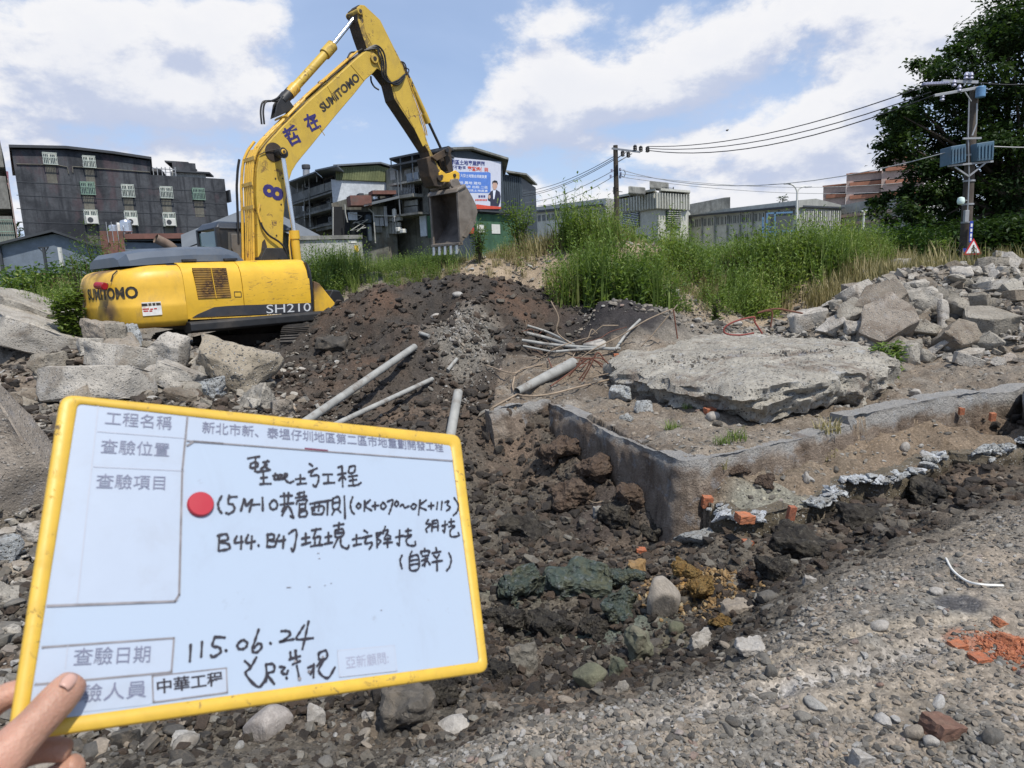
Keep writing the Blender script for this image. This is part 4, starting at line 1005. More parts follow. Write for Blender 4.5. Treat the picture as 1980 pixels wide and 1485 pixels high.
def spots(n, r0, r1, a0=-48, a1=48, pw=1.0):
 a = np.radians(RNG.uniform(a0, a1, n)); r = np.exp(RNG.uniform(math.log(r0), math.log(r1), n)); return r * np.sin(a), r * np.cos(a), r
def peb_srcs(mat, seed, k=7, sub=2):
 out = []
 for i in range(k):
  me = cobble_mesh(seed + i * 3, mat, sub); me.polygons.foreach_set('use_smooth', [True] * len(me.polygons)); out.append(me)
 return out
def clod_srcs(mat, seed, k=5): return [chunk_mesh(seed + i * 5, mat, 'block', 1, .06) for i in range(k)]
SRC_PEB, SRC_PEBD, SRC_CLOD, SRC_OCH = peb_srcs(M_PEB, 300), peb_srcs(M_PEBD, 340), clod_srcs(M_CLOD, 380), peb_srcs(M_OCH, 420)
SRC_CONC = CH[('g', 'block')][:3] + CH[('g', 'slab')][:3] + CH[('b', 'block')][:2] + CH[('b', 'slab')][:1]
SRC_GRIT = clod_srcs(M_PEB, 460); SRC_GRITD = clod_srcs(M_PEBD, 480)
def scatter(name, n, r0, r1, keep, size, srcs, lift=.15, flat=(.5, .9), a0=-48, a1=48):
 x, y, r = spots(n, r0, r1, a0, a1); z = hgt(x, y); k = keep(x, y, z, r); x, y, z, r = x[k], y[k], z[k], r[k]
 s = size(r, len(x)); S = np.stack([s, s * RNG.uniform(.75, 1.1, len(x)), s * RNG.uniform(*flat, len(x))], 1)
 R_ = np.stack([RNG.uniform(-.5, .5, len(x)), RNG.uniform(-.5, .5, len(x)), RNG.uniform(0, 6.28, len(x))], 1)
 return instancer(name, np.stack([x, y, z + s * lift], 1), S, R_, srcs)
def lognorm(lo, hi, pw): return lambda r, n: np.maximum(lo * (hi / lo) ** (RNG.random(n) ** pw), 0.0013 * r)
patch = lambda x, y, f, s: fbm(x, y, f, 3, seed=s)
is_top = lambda x, y, z: (z > -.13) & (np.hypot(x, y) < 6.0) & (x > -.6) & ~inpoly(x, y, T1)
is_ter = lambda x, y, z: (inpoly(x, y, T1) | inpoly(x, y, T2)) & (y < 11)
o = scatter('gravel', 120000, 1.7, 6.5, lambda x, y, z, r: is_top(x, y, z) & (patch(x, y, 1.7, 71) < .05 + RNG.random(len(x)) * 1.0 - .30), lognorm(.006, .038, 2.0), SRC_PEB + SRC_GRIT, .08)
o['label'] = 'loose grey and tan gravel on the ground in front'
o = scatter('pit_gravel', 30000, 2.0, 8.5, lambda x, y, z, r: ~is_top(x, y, z) & ~is_ter(x, y, z) & (x > -4.5) & (y < 11 - 3 * RNG.random(len(x))), lognorm(.010, .065, 2.3), SRC_PEBD + SRC_GRITD + SRC_CLOD, .03)
o = scatter('soil_clods', 44000, 3.0, 16.5, lambda x, y, z, r: ((x < 1.2) & (y > 6.0) | (z < -.25)) & ~is_ter(x, y, z), lambda r, n: np.maximum(.02 * 8 ** (RNG.random(n) ** 2.4), .0022 * r) * np.clip(r / 8, .5, 1.1), SRC_CLOD + SRC_CLOD + SRC_CLOD + SRC_GRITD[:2], .2, (.6, 1.1))
o = scatter('heap_rubble', 20000, 3.0, 14.5, lambda x, y, z, r: (x < -1.4) & (y < 12.8) & (x < -0.18 * y - .4), lambda r, n: np.maximum(.02 * 7 ** (RNG.random(n) ** 2.6), .002 * r), SRC_GRIT + SRC_PEB[:3] + SRC_GRITD[:2], .2, (.5, 1))
o = scatter('terrace_grit', 24000, 4.5, 12.5, lambda x, y, z, r: is_ter(x, y, z), lambda r, n: np.maximum(.010 * 7 ** (RNG.random(n) ** 3.0), .0016 * r), SRC_PEB + SRC_GRIT, .1)
o = scatter('pile_chunks', 4600, 9.5, 15.5, lambda x, y, z, r: (x > 4.2) & (y > 9.8) & (z > .15), lambda r, n: .07 * 2.6 ** (RNG.random(n) ** 1.6), SRC_CONC, .3, (.45, .8), 12, 48)
o = scatter('heap_chunks', 4200, 5.5, 13.5, lambda x, y, z, r: (x < -1.9) & (y < 12.3) & (x < -.30 * y), lambda r, n: .06 * 2.4 ** (RNG.random(n) ** 1.6), SRC_CONC, .3, (.45, .8))
o = scatter('pile_rubble', 14000, 9.5, 16, lambda x, y, z, r: (x > 3.6) & (y > 9.5) & (z > .1), lambda r, n: np.maximum(.03 * 7 ** (RNG.random(n) ** 2.6), .0025 * r), SRC_GRIT + SRC_GRIT + SRC_PEB[:2], .2, (.5, 1), 10, 48)
o = scatter('bank_stones', 9000, 12, 19, lambda x, y, z, r: (x > -2.5) & ((x > 1.2) | (y > 16.3)), lambda r, n: np.maximum(.03 * 5 ** (RNG.random(n) ** 3), .002 * r), SRC_PEB + SRC_GRIT, .2, (.5, 1), -12, 35)
def near(px, py, z0, n, rad, name, srcs, lo, hi, asp=1.0, pw=2.0, lift=.15):
 P = atz(px, py, z0); q = RNG.normal(0, .5, (n, 2)) * rad; x = P[0] + q[:, 0]; y = P[1] + q[:, 1] * asp; z = hgt(x, y); s = lo * (hi / lo) ** (RNG.random(n) ** pw)
 S = np.stack([s, s * .9, s * RNG.uniform(.6, .9, n)], 1); R_ = RNG.uniform(-1, 6, (n, 3))
 return instancer(name, np.stack([x, y, z + s * lift], 1), S, R_, srcs)
near(1350, 1150, -.52, 1500, .32, 'ochre_gravel', SRC_OCH, .012, .06)
near(1945, 1262, 0, 900, .11, 'brick_crumbs', clod_srcs(M_BRICK, 500), .006, .028, .8)
near(900, 640, .5, 10, .1, 'ridge_gravel', SRC_PEB, .03, .06)
# gravel trickling down the dark mound
_n = 2400; t_ = RNG.random(_n); pts = [atY(900, 606, 12.0)[:2], atY(905, 650, 11.0)[:2], atz(905, 700, .1)[:2], atz(900, 760, -.05)[:2]]
pp = np.array([np.interp(t_ * 3, range(4), [q[k] for q in pts]) for k in (0, 1)]).T + RNG.normal(0, 1, (_n, 2)) * (.14 + .18 * t_[:, None])
s = .02 * 4 ** (RNG.random(_n) ** 2); instancer('trickled_gravel', np.stack([pp[:, 0], pp[:, 1], hgt(pp[:, 0], pp[:, 1]) + s * .2], 1), np.stack([s * 1.2, s, s * .8], 1), RNG.uniform(-1, 6, (_n, 3)), SRC_PEB)

# loose bits lying on the huge slab
_n = 700; _c = np.mean(_ow, 0); _q = RNG.normal(0, 1, (_n, 2)) * (.62, .30) + _c; _z = _pl[0] * _q[:, 0] + _pl[1] * _q[:, 1] + _pl[2]; s = .008 * 6 ** (RNG.random(_n) ** 2.2)
instancer('slab_grit', np.stack([_q[:, 0], _q[:, 1], _z + .01 - .03 * np.clip((3.6 - _q[:, 0]) / 1.5, 0, 1)], 1), np.stack([s, s, s], 1), RNG.uniform(-1, 6, (_n, 3)), SRC_GRIT)
# stones big enough to pick out one by one
def single_stones(n, samp, lo, hi, srcs, labelf, group, pxmin=10, ok=None):
 k = 0
 for _ in range(n * 6):
  if k >= n: break
  px, py = samp(); P = ground_hit(px, py)
  if ok and not ok(P): continue
  d = float(np.linalg.norm(P - EYE)); s = max(lo * (hi / lo) ** (rs.random() ** 1.8), pxmin * d / FPX)
  if s > hi * 1.5: continue
  o = put_obj('stone', rs.choice(srcs), (P[0], P[1], P[2] + s * .06), (rs.uniform(-.4, .4), rs.uniform(-.4, .4), rs.uniform(0, 6.3)), (s * rs.uniform(1, 1.35), s * rs.uniform(.8, 1.1), s * rs.uniform(.7, 1.0)))
  tag(o, swd(px, py, s * FPX / d) + labelf(px, py), 'stone', group); k += 1
SP3 = peb_srcs(M_PEB, 700, 5, 3); SPD3 = peb_srcs(M_PEBD, 730, 5, 3)
def swd(x, y, d): return ('small ' if d < 11.5 else 'middling ' if d < 20 else 'large ')
single_stones(110, lambda: (rs.uniform(900, 1979), rs.uniform(1050, 1484)), .028, .07, SP3, lambda x, y: 'loose stone on the gravel ' + (('right of the broken brick' if x > 1850 else 'left of the broken brick' if x < 1780 else 'around the broken brick') if x > 1650 and y > 1330 else ('below the orange crumbs' if y > 1270 else 'near the bent white cable' if y < 1180 else 'beside the orange crumbs') if x > 1700 else ('close to the pit edge' if y < 1240 else 'between the two wheel marks') if y < 1330 else ('left end of the pale wheel mark' if x < 1150 else 'under the middle of the wheel mark' if x < 1400 else 'bottom centre right')), 'stones lying on the near gravel', ok=lambda P: P[2] > -.12 and P[1] < 6)
single_stones(90, lambda: (rs.uniform(930, 1900), rs.uniform(960, 1360)), .04, .12, SPD3 + SP3[:2], lambda x, y: 'damp stone in the pit ' + (('in the narrow right trench' if x > 1600 else 'below the footing corner' if y < 1150 else 'right of the boulder') if x > 1340 else ('by the dark hollow' if y > 1230 else 'in the green clay' if x > 1050 else 'beside the board frame') if y > 1080 else ('under the long wall' if x > 1120 else 'right of the board, upper part')), 'stones in the pit', ok=lambda P: P[2] < -.2)
single_stones(45, lambda: (rs.uniform(150, 930), rs.uniform(1340, 1484)), .035, .10, SPD3 + SP3, lambda x, y: 'grey stone below the board, ' + ('near the hand' if x < 330 else 'left of the big rounded stone' if x < 480 else 'between the two big stones' if x < 720 else 'right of the dark rough lump') + (', lower row' if y > 1430 else ''), 'stones below the board')
single_stones(30, lambda: (rs.uniform(560, 980), rs.uniform(650, 850)), .07, .14, SPD3 + SP3[:2], lambda x, y: 'stone in the dark soil ' + ('left of the longest pipe' if x < 640 else 'between the two long pipes' if x < 760 else 'right of the long pipes' if y > 720 else 'above the long pipes'), 'stones in the dark slope')
single_stones(30, lambda: (rs.uniform(1100, 1950), rs.uniform(780, 960)), .05, .12, SP3, lambda x, y: 'stone on the ' + ('upper' if y < 860 - (x - 1300) * .12 else 'lower') + ' terrace ' + ('by the wall corner' if x < 1400 else 'below the huge slab' if x < 1620 else 'towards the right edge'), 'stones on the terraces', ok=lambda P: P[2] > -.5)
# ------------------------------------------------------------------ the excavator
TH = math.radians(45); MO = np.array([-5.22, 14.66, 0.0])
MH = np.array([math.cos(TH), math.sin(TH), 0]); MN = np.array([-math.sin(TH), math.cos(TH), 0])
def IP(px, py, v=-.22):
 d = ray(px, py); t = ((MO + v * MN - EYE) @ MN) / (d @ MN); P = EYE + d * t; return float((P - MO) @ MH), float(P[2])
def LP(u, v, w_): return proj(MO + MH * u + MN * v + np.array([0, 0, w_]))[0]
def mat_paint(name, col, wear=(0.16, 0.085, 0.04), amt=.5, sc=1.0, rough=.42, streak=(1, 1, 5), grime=.35):
 m, t, b = pmat(name, rough, .5); v = opos(t)
 n = t.noise(v, 2.2 * sc, 7, .65, .3)
 c = t.mix(1.0, (*col, 1), t.ramp(n, [(.25, .84), (.75, 1.10)]), 'MULTIPLY')
 g = t.smooth(t.noise(t.vmath('MULTIPLY', v, (1.2, 1.2, .5)), 2.4 * sc, 8, .7, .6), .48, .78)
 c = t.mix(t.math('MULTIPLY', g, grime), c, (0.22, 0.16, 0.08, 1))
 sv = t.vmath('MULTIPLY', v, streak)
 sc1 = t.smooth(t.noise(sv, 5.0 * sc, 9, .75, .8), 1 - .40 - amt * .12, 1 - .36 - amt * .12)
 zone = t.smooth(t.noise(t.vmath('ADD', v, (3, 1, 5)), 1.1 * sc, 3, .5), .42, .62)
 wr = t.math('MULTIPLY', sc1, zone)
 c = t.mix(wr, c, (*wear, 1)); t.L.new(c, b.inputs['Base Color'])
 t.L.new(t.math('ADD', rough, t.math('MULTIPLY', t.math('ADD', g, wr), .22)), b.inputs['Roughness'])
 bump(t, b, t.math('ADD', t.noise(v, 1.5, 3, .5), t.math('MULTIPLY', wr, -.25)), .25, .03)
 return m
Y_PANEL = mat_paint('yellow_panel', (.72, .435, .035), amt=.25, grime=.22, rough=.38)
Y_CW = mat_paint('scratched_yellow', (.70, .42, .04), (.12, .07, .035), amt=1.9, sc=1.0, streak=(1, 1, 7), grime=.6)
Y_BOOM = mat_paint('faded_yellow', (.56, .38, .05), (.13, .075, .04), amt=.35, sc=1.1, streak=(1, 1, 1), grime=.45, rough=.5)
Y_PIPE = mat_paint('pipe_yellow', (.66, .40, .05), (.2, .11, .05), amt=.5, sc=3, streak=(1, 1, .4), grime=.5)
Y_ARM = mat_paint('arm_yellow', (.52, .35, .055), (.06, .045, .035), amt=.9, sc=1.2, streak=(1, 1, .8), grime=.6, rough=.6)
M_GRIME_SHADE = simple('greasy_dirt_and_shade', (.045, .034, .026), .75, var=.5, scale=5, bmp=.6, dirt=(.16, .10, .05), dirt_amt=.5)  # greasy dirt; on the arm's underside it also paints in shade
M_BLACK = simple('worn_black', (.022, .023, .025), .5, var=.3, scale=6, dirt=(.12, .10, .08), dirt_amt=.35)
M_RUBBER = simple('hose_rubber', (.018, .018, .019), .45, var=.2, scale=8)
M_HOOD = simple('blue_grey_paint', (.075, .095, .125), .42, var=.15, scale=3, dirt=(.16, .15, .13), dirt_amt=.35)
M_CABP = simple('cab_dark_grey', (.016, .019, .024), .45, var=.2, scale=3, dirt=(.14, .12, .10), dirt_amt=.3)
M_CHROME = simple('cylinder_rod', (.72, .74, .76), .18, metal=.9, var=.08, scale=9)
M_STEEL = simple('bucket_steel', (.20, .175, .15), .62, metal=.25, var=.35, scale=4, bmp=.5, dirt=(.10, .075, .055), dirt_amt=.7)
M_STEELIN = simple('bucket_inside_shade', (.115, .10, .088), .8, metal=.1, var=.45, scale=3, bmp=.7, dirt=(.055, .045, .04), dirt_amt=.7)  # darker, soiled copy of the bucket steel; shade of the inside painted in
M_TOOTH = simple('worn_bright_steel', (.55, .55, .54), .35, metal=.6, var=.2, scale=8, dirt=(.2, .16, .12), dirt_amt=.4)
M_TRACK = simple('track_steel', (.055, .05, .045), .6, metal=.4, var=.4, scale=8, bmp=.4, dirt=(.09, .065, .045), dirt_amt=.8)
M_RED = simple('red_lens', (.30, .012, .02), .3, var=.2, scale=9)
M_WHITEPAINT = simple('white_paint', (.75, .75, .74), .5, var=.06, scale=9, dirt=(.4, .38, .33), dirt_amt=.3)
M_DKBLUE = simple('navy_paint', (.035, .028, .14), .55, var=.25, scale=12)
M_BLACKINK = simple('black_lettering', (.03, .028, .026), .5, var=.3, scale=9, dirt=(.55, .34, .05), dirt_amt=.45, dscale=6)
M_GREYTXT = simple('silver_lettering', (.55, .57, .58), .4, var=.1, scale=9)
def glass(name, col, rough=.06):
 m, t, b = pmat(name, rough, .7); b.inputs['Base Color'].default_value = (*col, 1); return m
M_CABGL = glass('cab_glass', (.13, .21, .20)); M_WINGL = glass('window_glass', (.05, .06, .07), .12)
M_SEAT = simple('seat_fabric', (.11, .105, .10), .8, var=.3, scale=6)

ex = thing('excavator', 'large yellow excavator with raised boom standing behind the broken concrete', 'excavator', MO, TH)
UW = lambda a, b, d: (a, d, b)
def plate(name, pts, v0, v1, mat, parent=ex, bev=.012, smooth=False, vtrace=None):
 vt = v0 if vtrace is None else vtrace
 m = MB(); m.prism([IP(x, y, vt) for x, y in pts], UW, v0, v1); return m.build(name, mat, parent, bevel=bev, smooth=smooth)
def tubep(name, pts, r, mat, parent=ex, v=-.22, n=8, smooth_pts=5):
 """tube through photograph spots on planes v (or per point v)"""
 P = []
 for q in pts:
  vv = q[2] if len(q) > 2 else v; a = IP(q[0], q[1], vv); P.append((a[0], vv, a[1]))
 if smooth_pts: P = catmull(P, smooth_pts)
 m = MB(); m.tube(P, r, n); return m.build(name, mat, parent, smooth=True)

# boom
BOOM = [(500, 540), (500, 511), (498, 460), (498, 414), (496, 380), (496, 358), (497, 330), (501, 306), (508, 290), (520, 274), (545, 246), (575, 216), (596, 196), (640, 158), (690, 112), (708, 98), (720, 99), (728, 106), (731, 120), (729, 133), (720, 143), (708, 153), (685, 182), (655, 217), (622, 257), (602, 282), (586, 301), (574, 316), (565, 331), (559, 350), (555, 370), (551, 395), (549, 415), (548, 440), (547, 508), (547, 540)]
boom = plate('boom', BOOM, -.22, .22, Y_BOOM, bev=.015)
plate('boom_foot', [(492, 530), (498, 500), (508, 480), (540, 480), (556, 505), (560, 535)], -.36, .36, M_BLACK, vtrace=-.22)
back = [(500, 520), (499, 470), (498, 414), (496, 358), (498, 325), (501, 306), (508, 290), (520, 274), (596, 196), (700, 104)]
def boom_pipe(v, off, i0=0, i1=10, r=.027, mat=Y_PIPE, name='hydraulic_pipe', lift=0.0):
 uv = [IP(x, y, -.22) for x, y in back][i0:i1]; P = []
 for i, (u, w_) in enumerate(uv):
  a = uv[max(i - 1, 0)]; b = uv[min(i + 1, len(uv) - 1)]; t = np.array([b[0] - a[0], b[1] - a[1]]); t /= np.linalg.norm(t); n_ = np.array([-t[1], t[0]])
  P.append((u + n_[0] * off, v, w_ + n_[1] * off))
 P2 = [np.array(P[0])]
 for i in range(1, len(P) - 1): P2 += [np.array(P[i]) * .88 + np.array(P[i - 1]) * .12, np.array(P[i]) * .88 + np.array(P[i + 1]) * .12]
 P2.append(np.array(P[-1])); m = MB(); m.tube(P2, r, 9); return m.build(name, mat, ex, smooth=True)
for k, v in enumerate((-.17, -.09, -.01, .07, .15)): boom_pipe(v, .075, 0, 9 if k in (0, 2) else 7, .026)
for v in (-.13, .0): boom_pipe(v, .085, 6, 10, .022)
boom_pipe(.26, .10, 0, 8, .03); boom_pipe(.34, .16, 1, 6, .026, M_RUBBER, 'hose')
for i, (x, y) in enumerate(((499, 400), (501, 306), (497, 355), (560, 232), (640, 160))):
 u, w_ = IP(x, y, -.22); m = MB(); t0 = np.array([.0, 1.0]) if i in (0, 1, 2) else np.array([.78, .63]); n_ = np.array([-t0[1], t0[0]])
 a = np.array([u, 0, w_]) + np.array([n_[0], 0, n_[1]]) * .105
 m.obox(a, (0, .24 if i != 4 else .16, 0), np.array([n_[0], 0, n_[1]]) * .014, np.array([t0[0], 0, t0[1]]) * .035); m.build('pipe_clamp', Y_PIPE, ex)
# end pins and bosses of the boom
def boss(px, py, r, v0, v1, mat, name='pin_boss', hole=None):
 u, w_ = IP(px, py, v0); m = MB(); m.cyl((u, v0, w_), (u, v1, w_), r, 20); o = m.build(name, mat, ex, smooth=True, bevel=.006)
 if hole: m = MB(); m.cyl((u, v0 - .012, w_), (u, v0 + .02, w_), hole, 16); m.build('pin', M_GRIME_SHADE, o, smooth=True)
 return o
boss(725, 113, .10, -.27, .27, Y_ARM, hole=.045)
m = MB(); u, w_ = IP(530, 294, -.235); m.cyl((u, -.236, w_), (u, -.22, w_), .19, 24); m.build('grease_patch', M_GRIME_SHADE, ex)
boss(548, 293, .085, -.50, -.22, M_BLACK); boss(549, 293, .05, -.52, -.49, Y_PIPE, hole=.025)
for x, y in ((533, 345), (547, 345), (535, 455), (544, 395)): boss(x, y, .018, -.232, -.22, M_GRIME_SHADE, 'bolt')
tubep('grease_line', [(502, 299, -.24), (515, 293, -.25), (535, 289, -.27)], .010, M_GRIME_SHADE)
# weld seams
for a, b in (((678, 125), (704, 156)), ((633, 166), (650, 197)), ((617, 245), (628, 262))):
 A, B = IP(*a, -.223), IP(*b, -.223); m = MB(); m.bar((A[0], -.223, A[1]), (B[0], -.223, B[1]), .014, .01); m.build('weld_seam', Y_BOOM, ex)
def letters_on(s, base0, base1, top0, v, mat, name='lettering'):
 A, B, T_ = (np.array(IP(*q, v)) for q in (base0, base1, top0)); x = B - A; n_ = np.array([-x[1], x[0]]) / np.linalg.norm(x); h = abs((T_ - A) @ n_)
 if (T_ - A) @ n_ < 0: n_ = -n_
 return lettering(name, s, lambda a, b: ((A + x * a + n_ * h * b)[0], v, (A + x * a + n_ * h * b)[1]), mat, ex)
letters_on('SUMITOMO', (626, 218), (697.5, 154), (616, 203), -.2255, M_BLACKINK)
letters_on('哲', (561, 285), (586, 273), (545, 250), -.2255, M_DKBLUE)
letters_on('在', (599, 257), (622, 246), (585, 224), -.2255, M_DKBLUE)
letters_on('8', (546, 391), (550, 366), (506, 379), -.2255, M_DKBLUE)

# arm (dipper)
ARM = [(690, 14), (697, 9), (705, 10), (735, 38), (748, 64), (762, 92), (776, 119), (783, 138), (788, 151), (804, 200), (826, 273), (836, 298), (858, 338), (860, 350), (848, 354), (838, 335), (829, 293), (800, 248), (763, 192), (755, 160), (740, 140), (722, 128), (712, 100), (700, 66), (692, 40)]
arm = plate('arm', ARM, -.19, .19, [Y_ARM, M_GRIME_SHADE], bev=.01)
me = arm.data; me.polygons.foreach_set('material_index', [0 if abs(p.normal.y) > .8 or p.normal.x > .2 else 1 for p in me.polygons])  # underside faces take the dark material, so the belly's shade is painted in
plate('arm_side', [(699, 12), (706, 13), (734, 41), (746, 66), (774, 121), (786, 152), (802, 202), (820, 262), (824, 278), (818, 283), (797, 240), (768, 192), (757, 158), (742, 135), (728, 102), (706, 62)], -.197, -.19, Y_BOOM, bev=0)
boss(697, 21, .075, -.24, .24, Y_ARM, hole=.035); boss(851, 344, .07, -.26, .26, M_GRIME_SHADE)
plate('knuckle', [(838, 300), (852, 332), (862, 350), (855, 362), (842, 360), (833, 340), (826, 304)], -.20, .20, M_GRIME_SHADE, bev=.02, vtrace=-.23)
# arm cylinder above the boom
def cyl_part(name, a, b, r, mat, v, n=16):
 A, B = IP(*a, v), IP(*b, v); m = MB(); m.cyl((A[0], v, A[1]), (B[0], v, B[1]), r, n); return m.build(name, mat, ex, smooth=True)
cyl_part('cylinder', (553, 188), (640, 92), .095, Y_BOOM, 0.0); cyl_part('cylinder_rod', (636, 96), (692, 26), .05, M_CHROME, 0.0)
cyl_part('gland', (628, 105), (643, 88), .125, Y_ARM, 0.0); cyl_part('cylinder_end', (545, 196), (562, 178), .115, M_BLACK, 0.0)
cyl_part('collar', (559, 182), (572, 168), .12, Y_PIPE, 0.0)
m = MB(); u, w_ = IP(691, 22, 0); m.cyl((u, -.12, w_), (u, .12, w_), .10, 18); m.build('rod_eye', M_GRIME_SHADE, ex, smooth=True)
plate('bracket', [(530, 228), (535, 200), (545, 184), (556, 190), (566, 204), (572, 210)], -.10, -.06, M_BLACK, vtrace=-.08); plate('bracket', [(530, 228), (535, 200), (545, 184), (556, 190), (566, 204), (572, 210)], .06, .10, M_BLACK, vtrace=-.08)
for d in (0, 5):
 tubep('hose', [(506 + d, 240, -.12), (504 + d, 215, -.1), (508 + d, 198, -.1), (520 + d, 195, -.08), (536, 195 - d, -.02), (547, 183 - d, .0)], .020, M_RUBBER)
tubep('hose', [(560, 222, -.05), (590, 190, -.04), (640, 148, -.04), (680, 118, -.02), (715, 92, -.05)], .022, M_RUBBER)
tubep('hose', [(566, 230, .08), (600, 185, .08), (650, 138, .08), (700, 100, .06)], .022, M_GRIME_SHADE)
tubep('hose', [(672, 112, -.1), (678, 102, -.1), (690, 100, -.1), (700, 95, -.1)], .018, M_RUBBER)
for d in (0, 4, 8): tubep('hose', [(712 - d, 93 + d * .6, -.20), (728, 88 + d * .8, -.26), (741 - d, 100 + d, -.29), (746 - d, 122, -.29), (747 - d, 146, -.27), (756 - d * .5, 160, -.26), (768, 164 - d, -.25), (777, 157 - d, -.25), (784, 143, -.22)], .021, M_RUBBER)
tubep('hose', [(717, 148, .05), (718, 158, .0), (724, 168, -.05), (733, 174, -.1)], .02, M_RUBBER)
tubep('hose', [(710, 88, .1), (722, 86, .0), (735, 100, -.1), (738, 130, -.1), (742, 160, -.05)], .03, M_GRIME_SHADE)
# bucket cylinder lying on the back of the arm
cyl_part('cylinder', (790, 152), (824, 226), .062, Y_ARM, 0.02); cyl_part('cylinder_rod', (822, 222), (852, 286), .034, M_BLACK, 0.02); cyl_part('gland', (820, 220), (828, 238), .075, Y_ARM, 0.02)
cyl_part('cylinder_end', (775, 120), (792, 156), .05, M_GRIME_SHADE, 0.02)
for d in (0, 3): tubep('hydraulic_pipe', [(784 + d, 146, -.13), (800 + d, 190, -.13), (818 + d, 240, -.12), (823 + d, 262, -.1)], .013, Y_PIPE)
tubep('hose', [(772, 118, -.1), (782, 122, -.12), (786, 136, -.12), (779, 140, -.1)], .014, M_RUBBER); tubep('hose', [(776, 130, -.1), (790, 134, -.12), (788, 146, -.12)], .014, M_RUBBER)
# bucket linkage
for v0 in (-.26, .20):
 plate('link', [(832, 304), (840, 298), (866, 284), (872, 290), (868, 298), (842, 312)], v0, v0 + .05, M_GRIME_SHADE, vtrace=-.2)
for v0 in (-.12, .08):
 plate('link', [(856, 290), (866, 286), (872, 300), (876, 332), (868, 338), (862, 320)], v0, v0 + .05, M_GRIME_SHADE, vtrace=-.1)
boss(865, 290, .06, -.30, .28, M_BLACK); boss(872, 334, .05, -.22, .22, M_GRIME_SHADE)
for v0 in (-.24, .20):
 plate('bucket_ear', [(848, 334), (853, 329), (862, 336), (870, 334), (880, 329), (888, 335), (888, 345), (884, 352), (852, 352), (848, 345)], v0, v0 + .04, Y_PANEL, vtrace=-.22)
boss(855, 341, .045, -.27, -.22, M_GRIME_SHADE); boss(880, 339, .045, -.27, -.22, M_GRIME_SHADE)
# bucket: shell rolled in one sheet, two cheeks, lip, teeth
BK = [(886, 368), (893, 357), (903, 364), (912, 380), (920, 396), (923, 410), (918, 428), (908, 446), (899, 460), (892, 470)]
buv = [IP(x, y, -.55) for x, y in BK]
m = MB(); inner = []
c_ = np.mean(buv, axis=0)
for (a, b) in buv: d = np.array([a, b]) - c_; inner.append(tuple(np.array([a, b]) - d / np.linalg.norm(d) * .035))
vs = [(a, vv, b) for vv in (-.52, .52) for a, b in catmull(buv, 3)]; ins = [(a, vv, b) for vv in (-.52, .52) for a, b in catmull(inner, 3)]
k = len(vs) // 2; m.mi = 0; m.add(vs, [(i, i + 1, k + i + 1, k + i) for i in range(k - 1)]); m.mi = 1; m.add(ins, [(i, i + 1, k + i + 1, k + i) for i in range(k - 1)])
m.mi = 0; b0 = 0; m.f += [(0, k, 3 * k, 2 * k), (k - 1, 2 * k - 1, 4 * k - 1, 3 * k - 1)]; m.m += [0, 0]
bucket = m.build('bucket', [M_STEEL, M_STEELIN], ex, fix=False, smooth=True)
for v0, v1 in ((-.56, -.52), (.52, .56)):
 m = MB(); m.prism(buv, UW, v0, v1); cheek = m.build('side_plate', [M_STEEL, M_STEELIN], bucket)
 cheek.data.polygons.foreach_set('material_index', [1 if (p.normal.y > .5 and v0 < 0) or (p.normal.y < -.5 and v0 > 0) else 0 for p in cheek.data.polygons])
 m = MB(); A, B = buv[0], buv[-1]; m.bar((A[0] - .02, (v0 + v1) / 2, A[1]), (B[0] - .02, (v0 + v1) / 2, B[1]), .07, .05, up=(1, 0, 0)); m.build('cutting_edge', M_STEEL, bucket, bevel=.008)
 m = MB(); A, B = buv[6], buv[8]; m.prism([(A[0] - .12, A[1] + .06), (A[0] + .04, A[1]), (B[0] + .03, B[1]), (B[0] - .10, B[1] + .04)], UW, v0 - .02 if v0 < 0 else v1, v0 if v0 < 0 else v1 + .02); m.build('wear_plate', M_STEEL, bucket)
A = buv[-1]; m = MB(); m.box((A[0] - .09, -.56, A[1] - .05), (A[0] + .06, .56, A[1] + .02)); m.build('lip', M_STEEL, bucket, bevel=.012)
A0 = buv[0]; m = MB(); m.prism([(A0[0] - .10, A0[1] - .06), (A0[0] - .05, A0[1] + .05), (A0[0] + .22, A0[1] + .17), (A0[0] + .25, A0[1] + .08)], UW, -.60, .60); m.build('top_plate', M_STEEL, bucket, bevel=.03)
m = MB(); m.prism([(A0[0] - .02, A0[1] + .05), (A0[0] + .02, A0[1] + .30), (A0[0] + .26, A0[1] + .34), (A0[0] + .40, A0[1] + .12)], UW, -.27, -.22); m.prism([(A0[0] - .02, A0[1] + .05), (A0[0] + .02, A0[1] + .30), (A0[0] + .26, A0[1] + .34), (A0[0] + .40, A0[1] + .12)], UW, .22, .27)
m.cyl((A0[0] + .08, -.30, A0[1] + .2), (A0[0] + .08, .30, A0[1] + .2), .10, 18); m.cyl((A0[0] + .05, .24, A0[1] + .17), (A0[0] + .05, .50, A0[1] + .17), .12, 12)
m.build('hinge_bracket', M_STEEL, bucket, bevel=.015)
for i in range(5):
 v = -.46 + i * .23; m = MB(); u, w_ = A[0] - .02, A[1]
 m.add([(u - .06, v - .045, w_), (u + .05, v - .045, w_), (u + .05, v + .045, w_), (u - .06, v + .045, w_), (u - .085, v - .04, w_ - .27), (u - .07, v - .04, w_ - .27), (u - .07, v + .04, w_ - .27), (u - .085, v + .04, w_ - .27)],
          [(3, 2, 1, 0), (4, 5, 6, 7), (0, 1, 5, 4), (1, 2, 6, 5), (2, 3, 7, 6), (3, 0, 4, 7)])
 m.build('tooth', M_TOOTH, bucket, bevel=.01)
